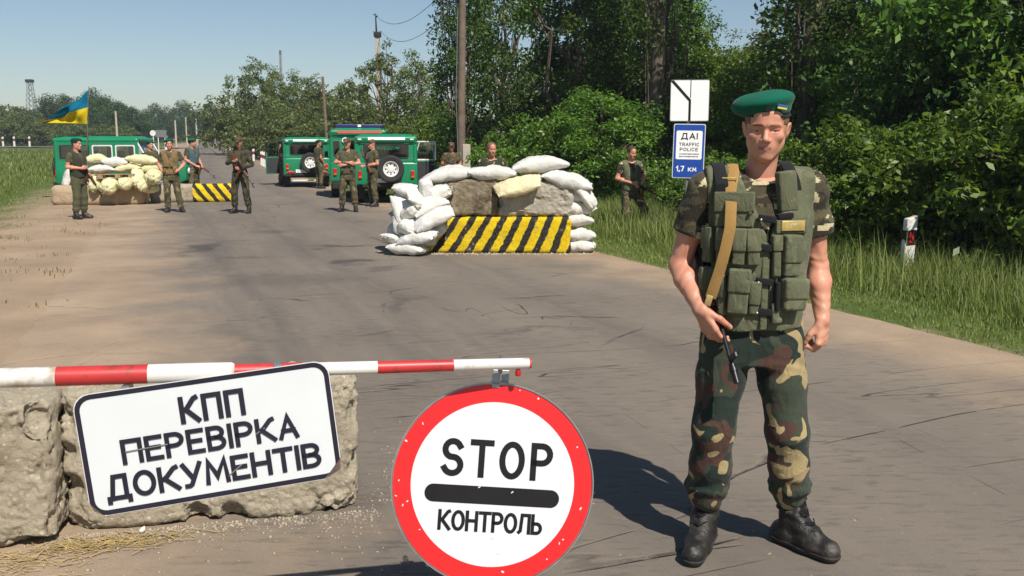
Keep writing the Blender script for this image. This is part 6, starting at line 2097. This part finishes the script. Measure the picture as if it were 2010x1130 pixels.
# ------------------------------------------------------------------ rifle: muzzle along +x, up = +z, origin at the grip
def rifle(M, label, folded=False, sling=None, name='rifle'):
    R_ = empty(name); R_.matrix_world = M
    g, w = MAT['gun_metal'], MAT['gun_wood']
    MB().box((.06, 0, .045), (.26, .034, .060)).box((.05, 0, .080), (.25, .030, .014)).build('receiver', g, R_, bevel=.006)
    MB().box((.265, 0, .052), (.17, .042, .042)).build('handguard', w, R_, bevel=.010)
    MB().tube([(.19, 0, .082), (.36, 0, .086)], .011, 8).build('gas_tube', w, R_)
    MB().tube([(.19, 0, .055), (.60, 0, .055)], .0085, 10).build('barrel', g, R_)
    MB().tube([(.585, 0, .055), (.66, 0, .055)], [.013, .0125], 10).tube([(.60, 0, .055), (.615, 0, .055)], [.016, .016], 10).build('muzzle_brake', g, R_, smooth=True)
    MB().box((.565, 0, .085), (.022, .012, .055)).build('front_sight', g, R_, bevel=.003)
    MB().box((.36, 0, .075), (.03, .02, .035)).build('gas_block', g, R_, bevel=.003)
    MB().box((.17, 0, .10), (.05, .016, .012)).build('rear_sight', g, R_)
    mg = MB()
    pts = [(.125 + .0, .02), (.135, -.05), (.158, -.115), (.19, -.17)]
    for (x0, z0), (x1, z1) in zip(pts[:-1], pts[1:]):
        a = math.atan2(x1 - x0, -(z1 - z0)); L = math.hypot(x1 - x0, z1 - z0)
        mg.box(((x0 + x1) / 2, 0, (z0 + z1) / 2), (.062, .026, L + .012), (0, -a, 0))
    mg.build('magazine', w, R_, bevel=.004)
    MB().box((-.045, 0, -.035), (.035, .026, .10), (0, math.radians(22), 0)).build('grip', w, R_, bevel=.006)
    MB().tube([(-.01, 0, .01), (.02, 0, -.022), (.06, 0, -.022), (.07, 0, .012)], .003, 6).build('trigger_guard', g, R_)
    if folded:
        MB().tube([(-.07, .028, .06), (.16, .030, .055), (.18, .030, .0), (-.07, .028, .02)], .006, 6).build('stock', g, R_)
    else:
        MB().prism([(-.07, .068), (-.07, .022), (-.30, -.06), (-.305, .055)], 1, -.017, .017).build('stock', w, R_, bevel=.008)
    if sling:
        Mi = M.inverted()
        sp_ = [Mi @ Vector(q) for q in sling]
        m = MB()
        for a, b in zip(sp_[:-1], sp_[1:]):
            m.tube([a, b], .012, 4)
        m.build('sling', SLINGC, R_)
    return tag(R_, label, 'rifle')

def rifle_matrix(loc, rz, scale, o, direction, up=(0, 0, 1)):
    B = Matrix.Translation(Vector(loc)) @ Matrix.Rotation(rz, 4, 'Z') @ Matrix.Scale(scale, 4)
    x = Vector(direction).normalized(); u = Vector(up)
    y = u.cross(x).normalized(); z = x.cross(y)
    L = Matrix(((x.x, y.x, z.x, o[0]), (x.y, y.y, z.y, o[1]), (x.z, y.z, z.z, o[2]), (0, 0, 0, 1)))
    return B @ L
# ------------------------------------------------------------------ the soldier at the barrier
ML = (0.95, 3.56, 0.006)
pose = dict(sh=((-.200, .012, 1.475), (.200, .020, 1.475)), el=((-.285, .055, 1.175), (.262, .050, 1.170)), wr=((-.232, -.125, 1.022), (.262, -.045, .965)),
            hd=((.42, -.10, -.85), (-.03, -.12, -1)), hn=((.62, .55, .30), (-.55, .65, 0)), hs=((.6, -.75, .1), (-.55, -.8, 0)),
            curl=((.30, .50, .36, .30), (.95, 1.0, 1.02, 1.05)), thumb=(.45, .62),
            hip=((-.098, .0, .93), (.098, .0, .93)), kn=((-.150, -.045, .52), (.145, -.045, .52)), an=((-.150, .055, .115), (.205, .050, .115)), toe=((-.245, -.165), (.335, -.130)),
            head=(.018, -.018, 1.706), head_rot=(math.radians(7), math.radians(2), math.radians(-15)), shift=(.01, 0), cuff=.235)
wear = dict(trousers=WOODLAND, shirt=DIGITAL, vest=OLIVE, hat='beret', hair=HAIR)
HERO, HT = person('soldier in green beret and olive pouch vest standing at the barrier', ML, 0.0, pose, wear, 1.0, 0.4)
VO = [c for c in HERO.children if c.name.startswith('vest')][0]
BE = [c for c in HERO.children if c.name.startswith('beret')][0]

def on_vest(name, x, z, w, h, d, mat, bevel=.008, off=0.0, roll=0.0, parent=None, flap=None, seg=3):
    y, yaw = vest_front(x, z)
    n = Vector((math.sin(yaw), -math.cos(yaw), 0))
    c = Vector((x, y, z)) + n * (d / 2 - .006 + off)
    if name == 'pouch': roll += math.radians(2.5) * math.sin(x * 170 + z * 90); bevel *= .7
    Rm = Matrix.Rotation(yaw, 3, 'Z') @ Matrix.Rotation(roll, 3, 'Y')
    m = MB().box(c, (w, d, h), Rm)
    o = m.build(name, mat, parent or VO, bevel=min(bevel, d * .45), seg=seg, smooth=True)
    if flap:
        cf = c + n * .003 + Rm @ Vector((0, 0, h / 2 - flap / 2 + .006))
        MB().box(cf, (w + .008, d + .008, flap), Rm).build('flap', mat, o, bevel=min(bevel, d * .4), seg=seg, smooth=True)
    return o
# chest pocket, magazine pouches, lower pouches (viewer's left), then the other side
on_vest('pouch', -.118, 1.405, .140, .125, .026, OLIVE, flap=.075)
on_vest('button', -.068, 1.395, .012, .012, .010, MAT['button_brown'], .003, .032)
for x in (-.190, -.150, -.101, -.052):
    on_vest('pouch', x, 1.268, .044, .130, .030, OLIVE, flap=.085)
for x, w, h, z in ((-.192, .070, .185, 1.085), (-.094, .074, .165, 1.100), (-.040, .036, .120, 1.075), (-.145, .030, .150, 1.08)):
    on_vest('pouch', x, z, w, h, .044 if w > .05 else .030, OLIVE, .012, flap=.09)
on_vest('pouch', .074, 1.462, .064, .165, .034, OLIVE, .012, roll=math.radians(-6), flap=.15)
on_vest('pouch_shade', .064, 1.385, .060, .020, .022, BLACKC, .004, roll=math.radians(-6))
on_vest('panel', .090, 1.345, .125, .050, .014, OLIVE, .004)
np_ = on_vest('name_plate', .092, 1.350, .094, .034, .006, MAT['brass'], .002, .014)
y_, yaw_ = vest_front(.092, 1.350)
lt = fit_text('lettering', 'УКР', .030, .009, MAT['chrome_white'], np_, 0, 0, 0, 0.0)
lt.location = Vector((.092, y_, 1.3545)) + Vector((math.sin(yaw_), -math.cos(yaw_), 0)) * .0152; lt.rotation_euler = (0, 0, yaw_)
for z0, hgt in ((1.3675, .0022), (1.3325, .0022)):
    on_vest('edge', .092, z0, .096, hgt, .004, MAT['straw'], .0005, .0165, parent=np_)
on_vest('emblem', .053, 1.350, .014, .024, .004, MAT['straw'], .001, .0165, parent=np_)
on_vest('pouch', .034, 1.235, .030, .150, .032, OLIVE, .010, flap=.06)
on_vest('pouch', .088, 1.235, .064, .150, .038, OLIVE, .012, flap=.105)
on_vest('pouch', .098, 1.090, .096, .120, .058, OLIVE, .022, flap=.085)
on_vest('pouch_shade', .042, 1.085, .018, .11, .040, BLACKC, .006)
on_vest('pouch', .045, 1.02, .04, .08, .03, OLIVE, .012)
on_vest('zip_placket', .000, 1.12, .030, .33, .016, OLIVE, .005)
on_vest('zip', .014, 1.12, .006, .33, .018, BLACKC, .002)
for z in (1.375, 1.268, 1.140, 1.025):
    b = on_vest('closure_strap', -.006, z, .066, .026, .016, BLACKC, .004, .012, math.radians(8))
    on_vest('snap', -.030, z - .003, .011, .011, .010, MAT['snap_steel'], .004, .024, parent=b)
# black shoulder straps lie along the vest
def ribbon(name, pts, width, mat, parent, thick=.005, across=None):
    pts = [Vector(p) for p in pts]
    vs = []; fs = []
    for i, p in enumerate(pts):
        d = (pts[min(i + 1, len(pts) - 1)] - pts[max(i - 1, 0)]).normalized()
        a = Vector(across) if across is not None else Vector((1, 0, 0))
        a = (a - d * a.dot(d)).normalized()
        n = d.cross(a).normalized()
        for sx, sn in ((-1, -1), (1, -1), (1, 1), (-1, 1)):
            vs.append(p + a * sx * width / 2 + n * sn * thick / 2)
    k = len(pts)
    for i in range(k - 1):
        for j in range(4):
            j2 = (j + 1) % 4
            fs.append((i * 4 + j, i * 4 + j2, (i + 1) * 4 + j2, (i + 1) * 4 + j))
    fs += [(3, 2, 1, 0), tuple((k - 1) * 4 + j for j in range(4))]
    return MB().add(vs, fs).build(name, mat, parent, bevel=thick * .3, smooth=True)
def vest_pt(x, z, off):
    y, yaw = vest_front(x, z)
    return Vector((x + math.sin(yaw) * off, y - math.cos(yaw) * off, z))
ribbon('shoulder_strap', [(-.158, .03, 1.577), (-.160, -.025, 1.567), (-.162, -.066, 1.540), (-.162, -.100, 1.500), vest_pt(-.155, 1.455, .016), vest_pt(-.146, 1.42, .026)], .048, BLACKC, VO, .006)
ribbon('shoulder_strap', [(.100, .03, 1.582), (.100, -.025, 1.572), (.102, -.070, 1.545), (.104, -.108, 1.515), (.104, -.135, 1.480)], .046, BLACKC, VO, .006)
ribbon('shirt_collar_patch', [T_ for T_ in (Vector((-.055, -.075, 1.50)), Vector((.01, -.098, 1.474)), Vector((.07, -.080, 1.497)))], .012, BLACKC, VO, .004, (0, 0, 1)) if False else None
# beret badge: a small blue and yellow flag and a dark cockade
def head_plate(name, c, size, mat, rx=0.0, rzz=0.0, parent=None, ry=0.0):
    o = MB().box((0, 0, 0), size).build(name, mat, parent or BE, bevel=.0012)
    o.matrix_local = Matrix.Translation(Vector(HT(npv(*c)))) @ Matrix(HT.rot).to_4x4() @ Euler((rx, ry, rzz)).to_matrix().to_4x4()
    return o
FB = simple('badge_blue', (0.02, 0.10, 0.36), .4, .05, 9); FY = simple('badge_yellow', (0.70, 0.52, 0.09), .4, .05, 9)
q = head_plate('badge', (.050, -.089, .090), (.040, .006, .017), MAT['brass'], math.radians(-6), math.radians(28), None, math.radians(10))
head_plate('badge_stripe', (.0515, -.0925, .0950), (.037, .005, .0075), FB, math.radians(-6), math.radians(28), None, math.radians(10))
head_plate('badge_stripe', (.0495, -.0925, .0865), (.037, .005, .0065), FY, math.radians(-6), math.radians(28), None, math.radians(10))
head_plate('cockade', (.002, -.1000, .083), (.022, .008, .018), MAT['sign_black'], math.radians(-8), 0)
# rifle slung down his right side
mz = Vector((-.122, -.205, .742)); dr = Vector((.17, -.52, -.84)).normalized()
og = mz - dr * .66 - Vector((0, 0, 0))
Mr = rifle_matrix(ML, 0, 1.0, og, dr, (.2, -.95, .1))
RF = rifle(Mr, 'dark folded-stock rifle slung muzzle-down at the side of the soldier at the barrier', True)
Wm = Matrix.Translation(Vector(ML)); Mi = Mr.inverted()
pts = [(-.098, .07, 1.565), (-.102, .0, 1.572), (-.108, -.055, 1.545), vest_pt(-.116, 1.48, .030), vest_pt(-.122, 1.42, .048), vest_pt(-.126, 1.34, .050), vest_pt(-.134, 1.26, .052), vest_pt(-.142, 1.18, .056), vest_pt(-.150, 1.12, .058), vest_pt(-.156, 1.075, .060)]
sl = ribbon('sling', [Mi @ (Wm @ Vector(p)) for p in pts], .041, SLINGC, RF, .005, (Mi.to_3x3() @ Vector((1, -.25, 0))))
def inrifle(p): return Mi @ (Wm @ Vector(p))
ribbon('sling_tab', [inrifle(vest_pt(-.155, 1.085, .066)), inrifle(vest_pt(-.160, 1.045, .066))], .024, MAT['straw'], sl, .006, (Mi.to_3x3() @ Vector((1, -.25, 0))))
c0 = vest_pt(-.162, 1.026, .066)
MB().tube([inrifle(c0 + Vector((.013 * math.cos(a), 0, .018 * math.sin(a)))) for a in np.linspace(0, 6.283, 15)], .0024, 6).build('sling_ring', MAT['snap_steel'], sl)
bc = vest_pt(-.114, 1.505, .033)
mb = MB()
for dz in (-.017, .017):
    mb.tube([inrifle(bc + Vector((-.027, .004, dz))), inrifle(bc + Vector((.027, -.008, dz)))], .0026, 6)
for dx in (-.027, .027):
    mb.tube([inrifle(bc + Vector((dx, -.002 - dx * .2, -.017))), inrifle(bc + Vector((dx, -.002 - dx * .2, .017)))], .0026, 6)
mb.build('sling_buckle', MAT['brass'], sl)
# ------------------------------------------------------------------ the other soldiers
def W(top=FLORA, tr=FLORA, **kw):
    d = dict(trousers=tr, shirt=top); d.update(kw); return d
PCH = [(-.10, 1.20, .07, .12), (-.03, 1.20, .06, .12), (.06, 1.20, .07, .12), (.12, 1.08, .08, .10), (-.12, 1.06, .08, .10)]
def X_at(px, Y): return (px - 1005) / 1800 * Y * 1.006
def stand(label, x, y, rz_deg, pose, wear, s=0.99, z=None, **kw):
    zz = (road_z(x, y) if abs(float(road_u(x, y))) < HW + .3 else gz(x, y)) if z is None else z
    l = (x, y, zz)
    person(label, l, math.radians(rz_deg), pose, wear, s, 1.0, None, **kw)
    return l, math.radians(rz_deg), s
FRONT = dict(el=((-.275, .03, 1.19), (.275, .03, 1.19)), wr=((-.10, -.19, 1.10), (.10, -.20, 1.08)), hd=((.9, -.35, 0), (-.9, -.35, 0)), hn=((.2, .9, 0), (-.2, .9, 0)), hs=((0, 0, 1), (0, 0, 1)), curl=((.6,) * 4, (.6,) * 4))

# bearded soldier in profile by the left emplacement, facing right
l, r, s = stand('bearded soldier in dark green beret seen in profile before the sandy block', -9.73, 20.72, 72, dict(
    el=((-.25, .06, 1.19), (.25, .03, 1.18)), wr=((-.10, -.20, 1.16), (.05, -.27, 1.02)), hd=((.75, -.6, .2), (-.4, -.8, -.2)), hn=((.3, .8, 0), (-.2, .9, 0)), hs=((0, 0, 1), (0, 0, 1)),
    head_rot=(0, 0, math.radians(10)), toe=((-.15, -.16), (.19, -.15))), W(OLIVE_M, OLIVE_M, vest=OLIVE_D, hat='beret_dark', hair=HAIR_D, beret_lean=1), 0.98)
rifle(rifle_matrix(l, r, s, (.02, -.17, 1.08), (.25, -.35, -.9), (.2, -.9, .2)), 'rifle hanging in front of the bearded soldier in profile')

# soldier with tan chest rig
l, r, s = stand('soldier in green beret wearing a bulky tan chest rig, hands on hips', -8.35, 22.62, 8, dict(
    el=((-.31, .10, 1.20), (.31, .08, 1.20)), wr=((-.20, -.12, 1.06), (.21, -.12, 1.06)), hd=((.7, -.3, -.3), (-.7, -.3, -.3)), hn=((.3, .9, 0), (-.3, .9, 0)), hs=((0, 0, 1), (0, 0, 1)),
    head_rot=(0, 0, math.radians(12)), straight=True, cuff=.10, kn=((-.11, -.03, .51), (.14, -.02, .51)), an=((-.12, .04, .10), (.20, .02, .10)), toe=((-.13, -.17), (.30, -.12))), W(FLORA, FLORA, vest=TANV, hat='beret', pouches=PCH, hair=HAIR_D), 0.975)

# soldier behind the striped block, turned away to the right
l, r, s = stand('soldier in green beret with blue-grey pads looking back up the road over the striped block', X_at(388, 29), 29, 62, dict(
    el=((-.25, .05, 1.18), (.26, .02, 1.18)), wr=((-.06, -.20, .98), (.08, -.30, .98)), hd=((.6, -.7, -.2), (-.2, -.9, -.3)), hn=((.3, .5, -.5), (-.3, .5, -.5)), hs=((0, 0, 1), (0, 0, 1)), curl=((.8,) * 4, (.8,) * 4),
    head_rot=(0, 0, math.radians(45))), W(FLORA, FLORA, vest=BLUEG, hat='beret', hair=HAIR_D, belt=True), 1.0)
rifle(rifle_matrix(l, r, s, (.02, -.19, .99), (.35, -.6, -.62)), 'rifle pointed down by the soldier looking back up the road')

# hooded soldier in the middle of the road
l, r, s = stand('soldier in dark hooded jacket holding a rifle across his chest on the open road', -6.56, 22.28, -3, dict(
    el=((-.285, .0, 1.22), (.285, .02, 1.18)), wr=((-.09, -.21, 1.26), (.09, -.22, 1.08)), hd=((.8, -.3, .1), (-.8, -.4, .1)), hn=((.2, .9, 0), (-.2, .9, 0)), hs=((0, 0, 1), (0, 0, 1)), curl=((.8,) * 4, (.8,) * 4),
    kn=((-.15, -.03, .51), (.14, -.03, .51)), an=((-.165, .03, .10), (.175, .03, .10)), toe=((-.24, -.14), (.20, -.17)), head_rot=(math.radians(8), 0, 0)), W(FLORA_D, FLORA_D, hat='cap', hat_mat=FLORA_D, hood=True, belt=True), 1.0, sleeves='long', skin=SKIN_T)
rifle(rifle_matrix(l, r, s, (.03, -.235, 1.15), (-.62, -.05, .78) if False else (.55, -.10, -.83), (.8, -.2, .5)), 'rifle held diagonally across the chest of the hooded soldier')

# arms crossed
stand('soldier in camouflage cap standing with arms crossed beside the lettered jeep', -4.05, 22.79, 2, dict(
    el=((-.295, -.02, 1.23), (.295, -.02, 1.21)), wr=((.07, -.215, 1.23), (-.08, -.20, 1.17)), hd=((.9, .10, -.2), (-.9, .10, -.15)), hn=((.1, .95, 0), (-.1, .95, 0)), hs=((0, 0, 1), (0, 0, 1)), curl=((.25,) * 4, (.3,) * 4),
    kn=((-.14, -.02, .51), (.14, -.02, .51)), an=((-.17, .03, .10), (.165, .03, .10)), toe=((-.24, -.14), (.22, -.15)), head_rot=(0, 0, math.radians(-6))), W(FLORA, FLORA, vest=OLIVE_M, hat='cap', hat_mat=FLORA, belt=True, pouches=PCH), 0.985)

# beside the jeep, looking down at his hands
l, r, s = stand('soldier in cap with rifle strap looking down at his hands beside the spare wheel', -3.73, 24.7, -58, dict(
    el=((-.26, .05, 1.18), (.26, .04, 1.18)), wr=((-.05, -.24, 1.10), (.06, -.26, 1.12)), hd=((.5, -.8, 0), (-.5, -.8, 0)), hn=((.4, .4, -.6), (-.4, .4, -.6)), hs=((0, 0, 1), (0, 0, 1)), curl=((.7,) * 4, (.7,) * 4),
    head_rot=(math.radians(16), 0, 0)), W(FLORA, FLORA, vest=OLIVE_M, hat='cap', hat_mat=FLORA, belt=True), 0.97)
rifle(rifle_matrix(l, r, s, (.10, -.17, 1.22), (-.35, -.2, .9), (0, -.9, .2)), 'rifle slung across the chest of the soldier looking down')

# behind the far jeep, back turned
stand('soldier in dark beret seen from behind at the rear of the far jeep', -7.15, 34.3, 128, dict(head_rot=(0, 0, math.radians(-62)), wr=((-.23, -.10, .95), (.24, -.05, .93))), W(FLORA, FLORA, vest=OLIVE_M, hat='beret_dark', hair=HAIR_D), 0.98, skin=SKIN_T)
# at the open driver's door
stand('soldier leaning in at the open driver door of the far jeep', -9.32, 37.3, 118, dict(el=((-.25, -.06, 1.18), (.25, -.08, 1.2)), wr=((-.15, -.30, 1.12), (.16, -.32, 1.15)), hd=((.2, -.9, 0), (-.2, -.9, 0)), hn=((0, 0, -1), (0, 0, -1)), hs=((1, 0, 0), (-1, 0, 0)), shift=(0, -.05), head=(0, -.06, 1.69)), W(FLORA, FLORA, hat='beret_dark', hair=HAIR_D), 0.98)
# behind the sandbags
stand('soldier in green beret peering over the yellow sandbags', X_at(307, 28.6), 28.6, 48, dict(head_rot=(0, 0, math.radians(10))), W(FLORA, FLORA, hat='beret', hair=HAIR_D, beret_lean=1), 0.955)
# by the wooden pole
l, r, s = stand('soldier in camouflage cap with a level rifle by the foot of the wooden pole', X_at(888, 25.2), 25.2, 12, dict(FRONT), W(FLORA, FLORA, hat='cap', hat_mat=FLORA), 0.93, z=gz(X_at(888, 25.2), 25.2) + .02, skin=SKIN_T)
rifle(rifle_matrix(l, r, s, (.0, -.25, 1.12), (-.95, -.2, .02)), 'rifle held level by the soldier at the wooden pole')
# behind the wall
stand('bareheaded fair soldier standing behind the white sandbag wall', X_at(966, 15.7), 15.7, -4, dict(head_rot=(math.radians(6), 0, math.radians(24))), W(DIGITAL, FLORA, vest=OLIVE_D, hair=HAIR), 0.945, z=-.02)
# in the grass
l, r, s = stand('bareheaded soldier wading through the roadside grass with a slung rifle', 2.36, 18.3, 14, dict(
    el=((-.29, .02, 1.19), (.29, .02, 1.19)), wr=((-.04, -.20, 1.10), (.14, -.20, 1.06)), hd=((.9, -.3, -.15), (-.8, -.4, -.2)), hn=((.2, .9, 0), (-.2, .9, 0)), hs=((0, 0, 1), (0, 0, 1)), curl=((.6,) * 4, (.7,) * 4),
    kn=((-.10, -.03, .51), (.24, -.17, .56)), an=((-.12, .05, .10), (.27, .06, .18)), toe=((-.16, -.14), (.36, -.12)), head_rot=(math.radians(10), 0, math.radians(14))), W(DIGITAL, FLORA, vest=OLIVE, hair=HAIR_D), 0.985, z=-.17)
rifle(rifle_matrix(l, r, s, (.06, -.20, 1.02), (.75, -.35, -.45), (.3, -.5, .8)), 'rifle slung low on the soldier wading through grass')

# ------------------------------------------------------------------ haze
t = bpy.data.materials.new('haze'); t.use_nodes = True
t.node_tree.nodes.clear()
ou = t.node_tree.nodes.new('ShaderNodeOutputMaterial'); vo = t.node_tree.nodes.new('ShaderNodeVolumePrincipled')
vo.inputs['Color'].default_value = (0.80, 0.88, 1.0, 1); vo.inputs['Density'].default_value = 0.00055; vo.inputs['Anisotropy'].default_value = 0.2
t.node_tree.links.new(vo.outputs[0], ou.inputs['Volume'])
hz = MB().box((0, 560, 13), (1840, 1320, 30)).build('haze', t)
hz['kind'] = 'stuff'; hz['label'] = 'thin summer haze over the road'; hz['category'] = 'haze'
